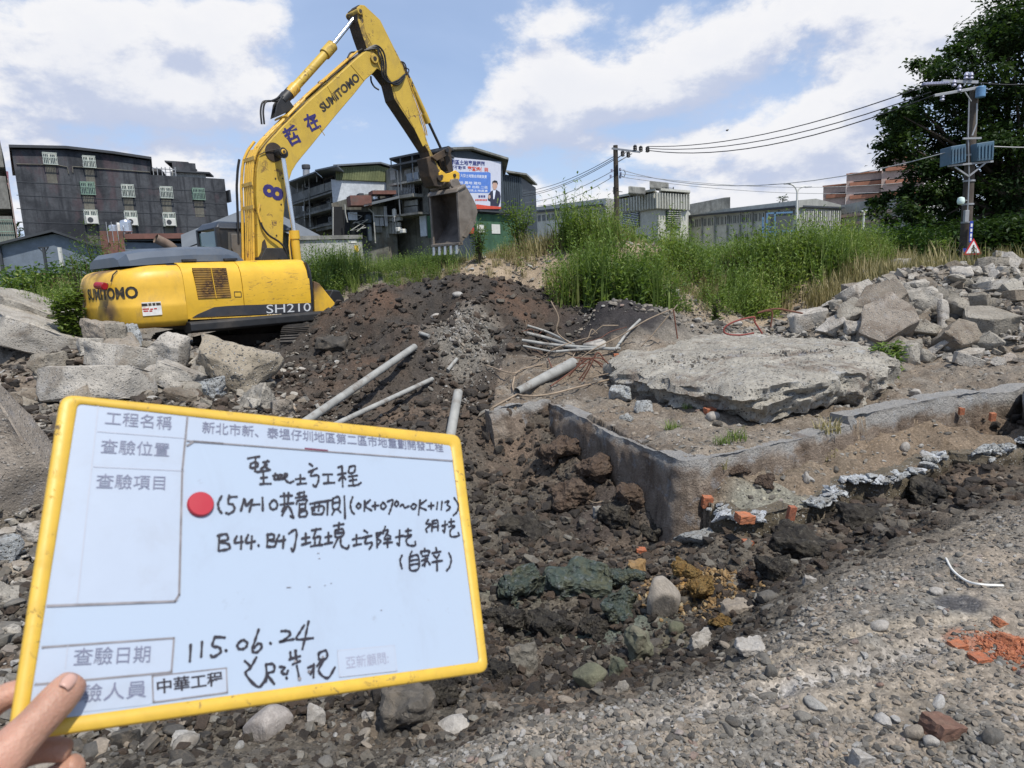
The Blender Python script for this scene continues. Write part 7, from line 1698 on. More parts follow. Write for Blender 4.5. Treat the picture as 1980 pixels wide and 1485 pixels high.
u6 = bld('side_campus_wing', 'grey tiled wing with balconies and small windows in front of the pink towers', 60, 110); f6 = Fac((1622, 420), 104, (1760, 420), 92)
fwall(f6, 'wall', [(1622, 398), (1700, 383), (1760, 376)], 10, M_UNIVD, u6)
for i in range(11):
 for y in (411, 428, 443): t = i / 11; window(f6, 1628 + i * 9.5, y - 12 * t, 1634 + i * 9.5, y + 8 - 12 * t, u6, cage=False, mat=M_UNIV)
for y in (422, 438): m = MB(); A, B = f6.uv(1622, y), f6.uv(1740, y - 14); m.add([f6.p(A[0], A[1], .4), f6.p(B[0], B[1], .4), f6.p(B[0], B[1] + .4, .4), f6.p(A[0], A[1] + .4, .4), f6.p(A[0], A[1], 0), f6.p(B[0], B[1], 0)], [(0, 1, 2, 3), (0, 1, 5, 4)]); m.build('balcony_band', M_PINK, u6)
for k_, (x0, x1, yt, lab, Yd) in enumerate(((1592, 1636, 358, 'lowest pale pink tower block with terracotta bands', 165), (1637, 1706, 334, 'middle pale pink tower block with terracotta bands', 160), (1706, 1790, 304, 'tallest pale pink tower block with terracotta bands beside the big tree', 155))):
 P = atY((x0 + x1) / 2, 450, Yd); tw = bld('tower_block', lab, P[0], Yd); tw['group'] = 'pale pink tower blocks'; ff = Fac((x0, 400), Yd, (x1, 400), Yd - 3)
 fwall(ff, 'wall', [(x0, yt + 3), (x0 + 8, yt), (x1, yt - 2)], 14, M_PINK, tw)
 for j in range(5):
  y = yt + 17 + j * 25; m = MB(); ff.rect(x0 + 6, y, x1, y + 7, 0, .5, m); bnd = m.build('band', M_ORANGE, tw)
  m = MB(); ff.rect(x0 + 14, y - 2.5, x1 - 2, y + .5, .0, .25, m); m.build('window_strip', M_DARKIN, tw)
 m = MB(); ff.rect(x0 - .5, yt - 1, x1, yt + 1.5, .4, -.2, m); m.build('roof_edge', M_ORANGE, tw)
# blue hoist frame with grey box
hb = grounded('lift_cage', 'blue steel frame holding a dark grey box above the weeds', 'hoist', *atY(1500, 455, 70)[:2], 0); f = Fac((1460, 430), 70, (1535, 430), 70)
m = MB(); f.rect(1500, 414, 1532, 447, 0, -1.5, m); m.build('box', simple('dark_screen', (.07, .08, .09), .5, world_=True), hb, bevel=.04); m = MB()
for r in ((1473, 420, 1476, 470), (1481, 412, 1484, 470), (1496, 410, 1499, 470), (1473, 438, 1500, 440), (1484, 410, 1532, 413), (1484, 446, 1536, 449)): f.rect(*r, .1, 0, m)
m.build('frame', simple('blue_steel', (.10, .20, .34), .5, world_=True), hb)
# P-side placement of things whose parts use world coordinates
def settle():
 for o in list(bpy.data.objects):
  if o.get('_w'):
   L_ = o.location.copy()
   for c in o.children: c.location = c.location - L_
   del o['_w']
settle()

# ------------------------------------------------------------------ poles, wires, lamp, sign
M_POLE = streaky('pole_concrete', (.115, .098, .082), (.06, .05, .043), .6, 2.0); M_POLED = streaky('dark_pole', (.075, .062, .05), (.04, .035, .03), .6, 2.0); M_WIRE = simple('cable', (.03, .03, .033), .6, world_=True); M_WIREP = simple('bare_cable', (.34, .35, .36), .5, world_=True)
M_BOXB = simple('transformer_blue', (.075, .14, .20), .5, var=.15, scale=3, dirt=(.12, .10, .08), dirt_amt=.3); M_INS = simple('insulator', (.30, .31, .42), .3, world_=True); M_GLASSW = simple('lamp_white', (.65, .78, .72), .3)
def Lc(o, P): return np.array(P) - np.array(o.location)
Yp = 40.0; top = atY(1190, 281, Yp); p1 = thing('utility_pole', 'dark utility pole with one crossarm of insulators standing beyond the grassy bank', 'utility pole', (top[0], Yp, .3)); H = top[2] - .3
m = MB(); m.tube([(0, 0, 0), (0, 0, H)], [.17, .125], 14); m.build('pole', M_POLED, p1, smooth=True)
def q1(px, py, Y=Yp): return Lc(p1, atY(px, py, Y))
m = MB(); m.bar(q1(1183, 287), q1(1238, 294, Yp - .6), .10); m.build('crossarm', M_GALV, p1); m = MB(); m.bar(q1(1195, 313), q1(1222, 297), .05); m.bar(q1(1195, 305), q1(1212, 293), .05); m.build('brace', M_GALV, p1)
for x, y in ((1228, 286), (1239, 288), (1252, 289), (1204, 297), (1215, 299)): m = MB(); c = q1(x, y + 5, Yp - .5); m.lathe([(.05, -.02), (.12, .02), (.09, .08), (.12, .12), (.09, .18), (.12, .22), (.04, .30)], c, 10); m.build('insulator', M_BLACK, p1, smooth=True)
for x, y in ((1199, 328), (1200, 336), (1199, 342), (1183, 330), (1181, 341)): m = MB(); c = q1(x, y); m.cyl(c - (0, 0, .08), c + (0, 0, .08), .06, 8); m.build('spool_insulator', M_INS, p1)
m = MB(); m.tube(catmull([q1(1206, 328), q1(1209, 335), q1(1206, 342), q1(1201, 340)], 5), .02, 5); m.build('jumper_cable', M_WIRE, p1)
Yq = 25.0; top = atY(1884, 168, Yq); bq = atY(1866, 496, Yq); p2 = thing('utility_pole', 'tall concrete utility pole with blue transformers in front of the big tree', 'utility pole', (bq[0], Yq, 0))
def q2(px, py, Y=Yq): return Lc(p2, atY(px, py, Y))
tt = q2(1884, 168); m = MB(); m.tube([(-.02 - tt[0] * .2, 0, 0), tuple(tt)], [.20, .13], 18); m.build('pole', M_POLE, p2, smooth=True)
m = MB(); m.bar(q2(1806, 185, Yq - .35), q2(1896, 169, Yq - .2), .09); m.build('crossarm', M_GALV, p2, bevel=.01); m = MB(); m.bar(q2(1822, 157, Yq - .3), q2(1890, 159, Yq - .2), .09); m.build('crossarm', M_GALV, p2); m = MB(); m.bar(q2(1866, 178, Yq - .3), q2(1878, 196, Yq - .25), .03); m.build('brace', M_GALV, p2)
for k in range(9): m = MB(); c = q2(1788 + k * 5.2, 163 - k * .3, Yq - .3); m.lathe([(.02, -.06), (.10, -.03), (.10, .03), (.02, .06)], c, 10); m.build('disc_insulator', M_INS, p2, smooth=True)
for x, y in ((1822, 190), (1845, 162), (1855, 172), (1868, 148), (1878, 148)): m = MB(); c = q2(x, y, Yq - .3); m.lathe([(.03, -.1), (.08, -.06), (.05, 0), (.08, .04), (.05, .1), (.02, .14)], c, 10); m.build('insulator', M_INS, p2, smooth=True)
m = MB(); c = q2(1896, 178, Yq - .3); m.cyl(c - (0, 0, .18), c + (0, 0, .18), .15, 14); m.build('cut_out_drum', simple('mid_blue', (.12, .25, .42), .4), p2, smooth=True, bevel=.03)
def tbox(corners, lab):
 A, B = q2(*corners[0], Yq - .45), q2(*corners[1], Yq - .45); D_, C__ = q2(*corners[3], Yq - .45), q2(*corners[2], Yq - .45); v = [A, B, C__, D_]; bk = [p + np.array([0, .62, 0]) for p in v]
 m = MB(); m.add(v + bk, [(0, 1, 2, 3), (4, 5, 6, 7), (0, 1, 5, 4), (1, 2, 6, 5), (2, 3, 7, 6), (3, 0, 4, 7)]); o = m.build('transformer', M_BOXB, p2, bevel=.02); o['label'] = lab
 m = MB(); n = 5
 for i in range(n): a = (A * (1 - (i + .5) / n) + B * (i + .5) / n); b = (D_ * (1 - (i + .5) / n) + C__ * (i + .5) / n); m.bar(a * .85 + b * .15 - (0, .03, 0), a * .15 + b * .85 - (0, .03, 0), .02, .05)
 m.build('cooling_fin', M_BOXB, o); return o
tbox([(1839, 283), (1868, 278), (1868, 313), (1838, 319)], 'left transformer box'); tbox([(1889, 277), (1923, 272), (1921, 309), (1889, 312)], 'right transformer box')
m = MB(); m.bar(q2(1833, 321, Yq - .3), q2(1920, 312, Yq - .3), .06); m.bar(q2(1846, 323, Yq - .3), q2(1873, 341, Yq - .3), .05); m.bar(q2(1873, 341, Yq - .3), q2(1905, 315, Yq - .3), .05); m.bar(q2(1862, 268, Yq - .3), q2(1897, 267, Yq - .3), .06); m.build('transformer_rack', M_GALV, p2)
m = MB(); c = q2(1858, 390, Yq - .35); m.lathe([(.03, .16), (.10, .13), (.12, .04), (.12, -.02), (.09, -.08), (.02, -.11)], c, 16); m.build('street_light_head', M_GLASSW, p2, smooth=True); m = MB(); m.bar(q2(1860, 386, Yq - .3), q2(1872, 388, Yq - .1), .03); m.build('lamp_arm', M_GALV, p2)
m = MB(); c = q2(1868, 418, Yq - .3); m.obox(c, (.07, 0, 0), (0, .06, 0), (0, 0, .2)); m.build('meter_box', M_GALV, p2, bevel=.01)
m = MB(); c = q2(1877.5, 448, Yq - .3); m.obox(c, (.055, 0, 0), (0, .01, 0), (0, 0, .36)); o = m.build('street_plate', simple('plate_blue', (.03, .06, .35), .4), p2)
for dz in (.22, .05, -.12, -.26): m = MB(); m.obox(c + np.array([0, -.014, dz]), (.03, 0, 0), (0, .003, 0), (0, 0, .055)); m.build('plate_mark', M_WHITEPAINT, o)
m = MB(); m.obox(q2(1865, 484, Yq - .3), (.06, 0, 0), (0, .008, 0), (0, 0, .07)); m.build('number_plate', MATS['plate_blue'], p2)
for y in (300, 350, 395, 430): m = MB(); a = q2(1866 + (1884 - 1866) * (496 - y) / 330, y); m.cyl(a - (0, 0, .03), a + (0, 0, .03), .19, 16); m.build('pole_band', M_GALV, p2)
m = MB(); m.tube([q2(1874, 190, Yq - .25), q2(1872, 260, Yq - .27), q2(1874, 340, Yq - .28), q2(1870, 430, Yq - .28)], .02, 5); m.tube([q2(1889, 200, Yq - .2), q2(1888, 240, Yq - .25), q2(1880, 262, Yq - .28)], .025, 5); m.build('conduit', M_GALV, p2)
# warning sign
c = atY(1881.5, 481, 24.4); sg = thing('warning_sign', 'red and white triangular sign with a black walking figure on the pole', 'sign', (c[0], c[1], c[2] - .9))
a_ = math.radians(3); s_ = .32
def tri(k, y): return [(-k * 1.0, y, -k * .62 + .9), (k * 1.0, y, -k * .62 + .9), (0, y, k * 1.12 + .9)]
for k, y, mt, nm in ((s_, 0, simple('sign_red', (.50, .03, .035), .4), 'red_border'), (s_ * .74, -.014, M_WHITEPAINT, 'white_field')):
 t1 = tri(k, y); m = MB(); m.add(t1 + [(p[0], p[1] + .012, p[2]) for p in t1], [(0, 1, 2), (5, 4, 3), (0, 3, 4, 1), (1, 4, 5, 2), (2, 5, 3, 0)]); m.build(nm, mt, sg)
m = MB()
for a, b, w_ in (((0, .10), (0, -.02), .05), ((0, -.02), (-.06, -.13), .03), ((0, -.02), (.06, -.13), .03), ((.01, .08), (.08, .0), .022), ((-.01, .08), (-.07, .01), .022)): m.bar((a[0], -.03, a[1] + .88), (b[0], -.03, b[1] + .88), w_, .006, up=(0, 1, 0))
m.cyl((0, -.033, 1.01), (0, -.027, 1.01), .026, 12); m.build('walking_figure', M_BLACKINK, sg); m = MB(); m.cyl((0, .04, 0), (0, .04, 1.1), .025, 10); m.build('post', M_GALV, sg)
# wires
def wire(a, b, sag, r, lab, mat=M_WIRE, grp='overhead wires', n=14):
 A, B = np.array(a), np.array(b); P = [A + (B - A) * t - np.array([0, 0, 4 * sag * t * (1 - t)]) for t in np.linspace(0, 1, n)]
 m = MB(); m.tube(P, r, 5); return tag(m.build('overhead_wire', mat, None), lab, 'wire', grp)
W1 = lambda x, y, Y=Yp - .5: atY(x, y, Y)
wire(W1(1252, 283), atY(1790, 166, Yq - .4), .55, .020, 'upper black wire running between the two utility poles'); wire(W1(1255, 287), atY(1800, 178, Yq - .4), .62, .020, 'middle black wire running between the two utility poles'); wire(W1(1254, 291), atY(1806, 184, Yq - .4), .75, .022, 'lower black wire running between the two utility poles')
wire(W1(1200, 328), atY(1840, 292, Yq - .3), 1.0, .018, 'thin grey wire from low on the far pole to the transformers', M_WIREP); wire(W1(1200, 336), atY(1760, 352, 45), .5, .016, 'faint wire below the thin grey one, ending behind the big tree', M_WIREP); wire(W1(1199, 342), atY(1760, 368, 50), .5, .016, 'lowest faint wire right of the far pole', M_WIREP)
for i, (y0, x1, y1, lab) in enumerate(((303, 1012, 370, 'upper'), (307, 1012, 376, 'second'), (310, 1010, 380, 'third'), (330, 1015, 392, 'fourth'), (341, 1040, 398, 'lowest'))):
 wire(W1(1186, y0, Yp), atY(x1, y1, 58), .35, .018, lab + ' wire running down left from the far pole to the slate blue house', M_WIRE if i < 3 else M_WIREP)
wire(atY(1890, 281, Yq - .3), atY(2060, 283, 24), .05, .016, 'pale wire leaving the transformers to the right edge', M_WIREP); wire(atY(1896, 160, Yq), atY(2100, 140, 26), .2, .018, 'dark wire leaving the pole top to the right edge')
c = atY(1406, 252, 34.6); m = MB(); m.tube([c - (.06, 0, 0), c, c + (.07, 0, .03)], [.02, .05, .02], 6); tag(m.build('bird', M_BLACK, None, smooth=True), 'tiny dark bird perched on the upper wire between the poles', 'bird')
# double armed street lamp
Yl = 66; b_ = atY(1541, 460, Yl); sl_ = thing('street_lamp', 'tall pale street lamp with two curved arms beyond the bank', 'street lamp', (b_[0], Yl, 0))
def q3(x, y): return Lc(sl_, atY(x, y, Yl))
m = MB(); m.tube([(0, 0, 0), q3(1541.5, 372)], [.15, .09], 10); m.build('pole', M_AC, sl_, smooth=True)
m = MB(); m.tube(catmull([q3(1541.5, 373), q3(1539, 365), q3(1533, 358), q3(1523, 355)], 5), .07, 8); m.build('arm', M_AC, sl_, smooth=True); m = MB(); m.tube(catmull([q3(1541.5, 373), q3(1545, 365), q3(1553, 361), q3(1562, 361)], 5), .07, 8); m.build('arm', M_AC, sl_, smooth=True)
for x, y in ((1522, 355), (1563, 361.5)): m = MB(); m.obox(q3(x, y), (.30, 0, 0), (0, .12, 0), (0, 0, .06)); m.build('lamp_head', M_GALV, sl_, bevel=.03)
P = atY(1669.5, 440, 60); t_ = thing('lamp_post', 'slim white post standing before the grey tiled wing', 'post', (P[0], 60, 0)); m = MB(); zt_ = atY(1669.5, 409, 60)[2]; m.tube([(0, 0, 0), (0, 0, zt_)], .08, 8); m.build('pole', M_AC, t_); m = MB(); m.box((-.25, -.1, zt_), (.25, .1, zt_ + .1)); m.build('cap', M_AC, t_)
# ------------------------------------------------------------------ weeds, shrubs and the big tree
def mat_leaf(name, stops, trans=.35, objrand=True):
 m = bpy.data.materials.new(name); m.use_nodes = True; t = NT(m.node_tree); b = t.N['Principled BSDF']; b.inputs['Roughness'].default_value = .55; b.inputs['Specular IOR Level'].default_value = .25
 oi = t.N.new('ShaderNodeObjectInfo'); g = t.N.new('ShaderNodeNewGeometry')
 r = t.math('FRACT', t.math('ADD', t.math('MULTIPLY', oi.outputs['Random'], 1.0 if objrand else 0), t.math('MULTIPLY', g.outputs['Random Per Island'], .45 if objrand else 1.0)))
 big = t.noise(wpos(t), .45, 4, .6); r = t.math('ADD', t.math('MULTIPLY', r, .6), t.math('MULTIPLY', t.smooth(big, .3, .7), .4))
 c = t.ramp(r, stops); t.L.new(c, b.inputs['Base Color'])
 tr = t.N.new('ShaderNodeBsdfTranslucent'); t.L.new(t.mix(1.0, c, (1.25, 1.35, .7), 'MULTIPLY'), tr.inputs[0]); mx = t.N.new('ShaderNodeMixShader'); mx.inputs[0].default_value = trans
 t.L.new(b.outputs[0], mx.inputs[1]); t.L.new(tr.outputs[0], mx.inputs[2]); t.L.new(mx.outputs[0], t.N['Material Output'].inputs[0]); return m
M_GRASS = mat_leaf('tall_grass', [(0, (.075, .12, .03)), (.35, (.13, .19, .045)), (.6, (.185, .245, .065)), (.8, (.25, .28, .095)), (1, (.35, .31, .16))])
M_WEED = mat_leaf('weed_leaves', [(0, (.055, .095, .026)), (.4, (.11, .17, .04)), (.7, (.175, .24, .06)), (1, (.28, .31, .10))])
M_DRY = mat_leaf('dry_grass', [(0, (.16, .15, .06)), (.5, (.28, .24, .12)), (1, (.38, .32, .18))], .2)
M_TREE = mat_leaf('tree_leaves', [(0, (.012, .026, .009)), (.4, (.024, .048, .015)), (.75, (.042, .075, .02)), (1, (.085, .12, .032))], .3, False)
M_BARK = simple('bark', (.07, .055, .04), .9, var=.4, scale=3, bmp=.6)
M_HEDGE = mat_leaf('hedge_leaves', [(0, (.02, .045, .012)), (.5, (.05, .10, .02)), (1, (.11, .17, .035))], .3, False)
def blade_clump(seed, mat, n=26, h=(.45, 1.0), spread=.22, w=.012, bend=.45):
 r = random.Random(seed); V = []; Fc = []
 for i in range(n):
  a = r.uniform(0, 6.28); q = spread * math.sqrt(r.random()); x, y = q * math.cos(a), q * math.sin(a); H = r.uniform(*h); d = r.uniform(0, 6.28); bd = r.uniform(.1, bend) * H; ww = w * r.uniform(.7, 1.5)
  px_, py_ = -math.sin(d) * ww, math.cos(d) * ww; b = len(V)
  for k in range(4):
   t = k / 3; xx = x + math.cos(d) * bd * t * t; yy = y + math.sin(d) * bd * t * t; zz = H * (t - .18 * t * t * bd / H * 2); f_ = (1 - t) ** .7 if k < 3 else 0
   if k < 3: V += [(xx - px_ * f_, yy - py_ * f_, zz), (xx + px_ * f_, yy + py_ * f_, zz)]
   else: V.append((xx, yy, zz))
  Fc += [(b, b + 1, b + 3, b + 2), (b + 2, b + 3, b + 5, b + 4), (b + 4, b + 5, b + 6)]
 me = bpy.data.meshes.new('grass_clump'); me.from_pydata(V, [], Fc); me.materials.append(mat); return me
def leaf_quad(V, Fc, c, d, up, L_, W_):
 d = d / np.linalg.norm(d); s = np.cross(d, up); s /= max(np.linalg.norm(s), 1e-6); b = len(V); n_ = np.cross(s, d)
 V += [tuple(c), tuple(c + d * L_ * .5 + s * W_ / 2 + n_ * L_ * .06), tuple(c + d * L_ - n_ * L_ * .12), tuple(c + d * L_ * .5 - s * W_ / 2 + n_ * L_ * .06)]; Fc.append((b, b + 1, b + 2, b + 3))
def weed_clump(seed, mat, stems=7, h=(.35, .9), leaf=(.07, .13), per=9, spread=.25, fat=.45):
 r = np.random.default_rng(seed); V = []; Fc = []
 for i in range(stems):
  a = r.uniform(0, 6.28); q = spread * math.sqrt(r.random()); base = np.array([q * math.cos(a), q * math.sin(a), 0]); H = r.uniform(*h); lean = np.array([r.normal(0, .18), r.normal(0, .18), 1]) * H
  b = len(V); V += [tuple(base + (-.006, 0, 0)), tuple(base + (.006, 0, 0)), tuple(base + lean)]; Fc.append((b, b + 1, b + 2))
  for k in range(per):
   t = (k + 1) / per; th = k * 2.4 + a; d = np.array([math.cos(th), math.sin(th), .35 + .5 * t]); L_ = r.uniform(*leaf) * (1.15 - .6 * t); leaf_quad(V, Fc, base + lean * (t * .95), d, np.array([0, 0, 1.0]), L_, L_ * fat)
 me = bpy.data.meshes.new('weed_clump'); me.from_pydata(V, [], Fc); me.materials.append(mat); return me
GR = [blade_clump(i, M_GRASS) for i in range(5)]; GRD = [blade_clump(20 + i, M_DRY, 22, (.25, .7)) for i in range(3)]
WD = [weed_clump(40 + i, M_WEED) for i in range(5)]; WDN = [weed_clump(60 + i, M_WEED, 9, (.4, 1.0), (.11, .19), 10, .22, .22) for i in range(4)]
def veg(name, n, area, keep, srcs, smin, smax, label, idxw=None):
 x = RNG.uniform(area[0], area[1], n); y = RNG.uniform(area[2], area[3], n); z = hgt(x, y); pr = proj(np.stack([x, y, z], 1)); k = keep(x, y, z, pr[:, 0], pr[:, 1]); x, y, z = x[k], y[k], z[k]
 s = RNG.uniform(smin, smax, len(x)) * (1 + .75 * fbm(x, y, .6, 4, seed=90)) * np.where(y < 27, np.interp(x, [-4.5, -2.6, -1, 1.5], [.85, .6, .5, 1.0]), 1); S = np.stack([s, s, s * RNG.uniform(.85, 1.2, len(x))], 1); R_ = np.stack([RNG.normal(0, .08, len(x)), RNG.normal(0, .08, len(x)), RNG.uniform(0, 6.28, len(x))], 1)
 o = instancer(name, np.stack([x, y, z - .03], 1), S, R_, srcs); o['label'] = label; return o
def bankmask(x, y, z, px, py):
 """where the photograph shows green on the bank"""
 lo = np.interp(px, [-200, 60, 165, 560, 640, 820, 930, 1000, 1090, 1200, 1290, 1500, 1545, 1610, 1700, 1770, 2400], [700, 640, 640, 540, 585, 560, 520, 545, 590, 600, 606, 612, 590, 550, 510, 490, 490])
 nz = fbm(x, y, .55, 4, .6, seed=55)
 bare = ((((px - 1000) / 115) ** 2 + ((py - 515) / 62) ** 2) < 1.1 + nz) | ((((px - 1245) / 50) ** 2 + ((py - 480) / 35) ** 2) < .9 + nz)
 return (py < lo + 14 * nz) & ~(bare & (RNG.random(len(x)) < .95)) & (y > 12.6)
notmound = lambda x, y: ~((x > -4.6) & (x < .9) & (y < 16.2))
veg('tall_grass', 4800, (-26, 19, 13.0, 27), lambda x, y, z, px, py: bankmask(x, y, z, px, py) & notmound(x, y) & (fbm(x, y, .5, 3, seed=60) > -.25) & (np.hypot(x - MO[0], y - MO[1]) > 3.3), GR, .65, 1.25, 'tall green grass over the bank behind the pit')
veg('broad_weeds', 13000, (-26, 19, 13.0, 25), lambda x, y, z, px, py: bankmask(x, y, z, px, py) & notmound(x, y) & (fbm(x, y, .5, 3, seed=60) < .45) & (np.hypot(x - MO[0], y - MO[1]) > 3.3), WD, .7, 1.35, 'leafy green weeds over the bank and beside the digger')
veg('reed_weeds', 3800, (-22, 18, 15.5, 26), lambda x, y, z, px, py: bankmask(x, y, z, px, py) & notmound(x, y) & (fbm(x, y, .8, 3, seed=62) > -.05), WDN, .8, 1.45, 'narrow leaved tall weeds on the crest of the bank')
veg('dry_grass', 3600, (-3, 16, 13.5, 22), lambda x, y, z, px, py: (fbm(x, y, .7, 3, seed=63) > -.15) & notmound(x, y) & ((py < 600)), GRD, .5, 1.0, 'dry straw coloured grass among the weeds of the bank')
veg('far_grass', 5000, (-60, 70, 27, 62), lambda x, y, z, px, py: np.ones(len(x), bool), GR + WD, 1.1, 1.9, 'rank grass on the waste ground before the buildings')
# taller shrubs that stick up on their own
def shrub(px, py, Y, hpx, wpx, label, mat=M_WEED, n=420, leaf=.11, fat=.3, seed=0):
 c = atY(px, py, Y); g_ = gz(c[0], Y); H = hpx * Y / FPX; W_ = wpx * Y / FPX; t_ = thing('shrub', label, 'shrub', (c[0], Y, g_), group='shrubs among the weeds'); r = np.random.default_rng(900 + seed); V = []; Fc = []; m = MB()
 H = max(atY(px, py - hpx / 2, Y)[2] - g_, .3)
 for i in range(9):
  a = r.uniform(0, 6.28); tip = np.array([math.cos(a) * W_ * .42 * r.uniform(.2, 1), math.sin(a) * W_ * .42 * r.uniform(.2, 1), H * r.uniform(.7, 1)]); m.tube([(0, 0, 0), tip * (.45, .45, .5), tip], [.018, .012, .004], 5)
  for k in range(n // 9):
   t = r.uniform(.25, 1); p = tip * (t, t, t ** .9) + r.normal(0, W_ * .09, 3) * (1, 1, .8); d = np.array([r.normal(), r.normal(), r.uniform(-.2, .9)]); leaf_quad(V, Fc, p, d, np.array([0, 0, 1.0]), leaf * r.uniform(.7, 1.3), leaf * fat * r.uniform(.8, 1.2))
 m.build('stem', M_BARK, t_); me = bpy.data.meshes.new('foliage'); me.from_pydata(V, [], Fc); me.materials.append(mat); o = link_mesh('foliage', me, None, t_); return t_
shrub(200, 490, 19, 90, 130, 'tall feathery shrub behind the tail of the digger', seed=1, n=1100, leaf=.16, fat=.22); shrub(150, 515, 18, 70, 60, 'slender weed shrub at the left of the blue grey shed wall', seed=2, leaf=.15, fat=.2)
shrub(1005, 440, 19, 90, 90, 'bushy shrub on the left end of the grassy bank beside the billboard', seed=3, n=900, leaf=.15, fat=.25); shrub(925, 455, 18, 60, 50, 'small shrub right of the bucket teeth', seed=4, n=420, leaf=.13, fat=.25)
shrub(130, 590, 12.5, 80, 70, 'leafy light green weed bush between the slabs and the tail of the digger', seed=5, n=1300, leaf=.11, fat=.6, mat=M_GRASS); shrub(40, 555, 15, 60, 110, 'low green bush at the left edge above the slabs', seed=6, n=900, leaf=.12, fat=.5)
shrub(1385, 575, 14.2, 40, 26, 'yellow green young plant at the foot of the bank', seed=7, n=120, leaf=.14, fat=.35); shrub(1712, 715, 8.9, 95, 85, 'broad leaved plant growing out from under the right end of the huge slab', seed=8, n=700, leaf=.10, fat=.5)
shrub(1820, 480, 22, 40, 40, 'light green shrub at the crest left of the pole foot', seed=9, n=300, leaf=.15, fat=.3); shrub(1130, 430, 19, 45, 90, 'dense tuft of weeds on the crest before the utility pole', seed=10, n=700, leaf=.14, fat=.25); shrub(1290, 425, 19.5, 40, 100, 'dense tuft of weeds on the crest right of the utility pole', seed=12, n=700, leaf=.14, fat=.25)
# grass tufts on the terraces
for i, (px, py, s, dry, lab) in enumerate(((1600, 835, .20, 1, 'dry grass tuft hanging over the upper wall'), (1425, 850, .16, 0, 'green grass tuft on the upper wall edge'), (1395, 858, .12, 0, 'little grass blades at the left of the wall edge tuft'), (1300, 830, .13, 0, 'sparse green tuft on the terrace near the corner'), (1660, 770, .10, 1, 'dry wisps by the end of the huge slab'), (1385, 905, .14, 1, 'dead twigs and grass under the wall corner'), (1590, 870, .22, 1, 'dry roots hanging down the upper wall'), (1330, 790, .10, 0, 'thin grass below the huge slab'))):
 P = ground_hit(px, py); o = put_obj('grass_tuft', (blade_clump(200 + i, M_DRY if dry else M_GRASS, 60, (.4, 1), .5, .022, .9)), (P[0], P[1], P[2]), (.3 * (i == 6), 0, i), (s * 1.3, s * 1.3, s * (1 if i != 6 else -.8))); tag(o, lab, 'grass', 'grass tufts on the terraces')

# the big tree
def big_tree():
 Yt = 33.0; base = atY(1900, 520, Yt); t_ = thing('broadleaf_tree', 'huge dark green broadleaf tree filling the right edge behind the utility pole', 'tree', (base[0] + 2.0, Yt + 1, 0)); o0 = np.array(t_.location); r = np.random.default_rng(5)
 cl = [(1905, 60, 70), (1955, 20, 80), (1850, 130, 60), (1900, 170, 90), (1960, 130, 90), (1830, 200, 62), (1775, 235, 52), (1735, 255, 38), (1712, 240, 22), (1770, 290, 55), (1725, 300, 30), (1830, 280, 80), (1900, 270, 95), (1970, 250, 90), (1790, 345, 40), (1745, 360, 26), (1850, 350, 80), (1930, 360, 95), (1990, 340, 80), (1730, 395, 40), (1775, 400, 46), (1700, 372, 22), (1690, 395, 18), (1830, 415, 70), (1900, 430, 90), (1970, 430, 90), (1760, 440, 42), (1800, 460, 50), (1800, 130, 30), (1790, 170, 30), (1870, 90, 34), (1765, 195, 24), (2080, 60, 130), (2100, 220, 140), (2090, 380, 130), (2010, -30, 110), (2200, 120, 150), (2200, 330, 150), (1940, 60, 60), (1745, 225, 26), (1850, 480, 60), (1940, 490, 60), (2030, 480, 80), (1722, 270, 26), (1810, 320, 40)]
 V = []; Fc = []; m = MB(); trunk_top = np.array([0, 0, 4.2]); m.tube([(0, 0, 0), (.15, 0, 2), tuple(trunk_top)], [.55, .42, .36], 12); tr = m.build('trunk', M_BARK, t_, smooth=True); lm = MB()
 for px, py, rp in cl:
  Yc = Yt + r.uniform(-1.6, 2.2); c = atY(px, py, Yc) - o0; R_ = rp * Yc / FPX; lm.tube(catmull([trunk_top * (1, 1, r.uniform(.6, 1)), trunk_top * .5 + c * .5 + r.normal(0, .3, 3), c], 4), np.linspace(.14, .03, 9), 5)
  n = int(640 * (R_ ** 1.6)) + 90; sub = max(3, int(R_ * 5)); sc_ = [c + (lambda d: d / np.linalg.norm(d) * R_ * r.uniform(.45, .95))(r.normal(0, 1, 3)) for _ in range(sub)]
  for k in range(n):
   s_ = sc_[r.integers(sub)]; p = s_ + r.normal(0, .24 * min(R_, 1.6), 3) * (1, 1, .65); d = np.array([r.normal(), r.normal(), r.uniform(-.9, .5)]); L_ = r.uniform(.16, .30); leaf_quad(V, Fc, p, d, np.array([r.normal(0, .4), r.normal(0, .4), 1.0]), L_, L_ * .55)
 lm.build('limbs', M_BARK, t_, smooth=True); me = bpy.data.meshes.new('crown'); me.from_pydata(V, [], Fc); me.materials.append(M_TREE); link_mesh('crown', me, None, t_)
big_tree()
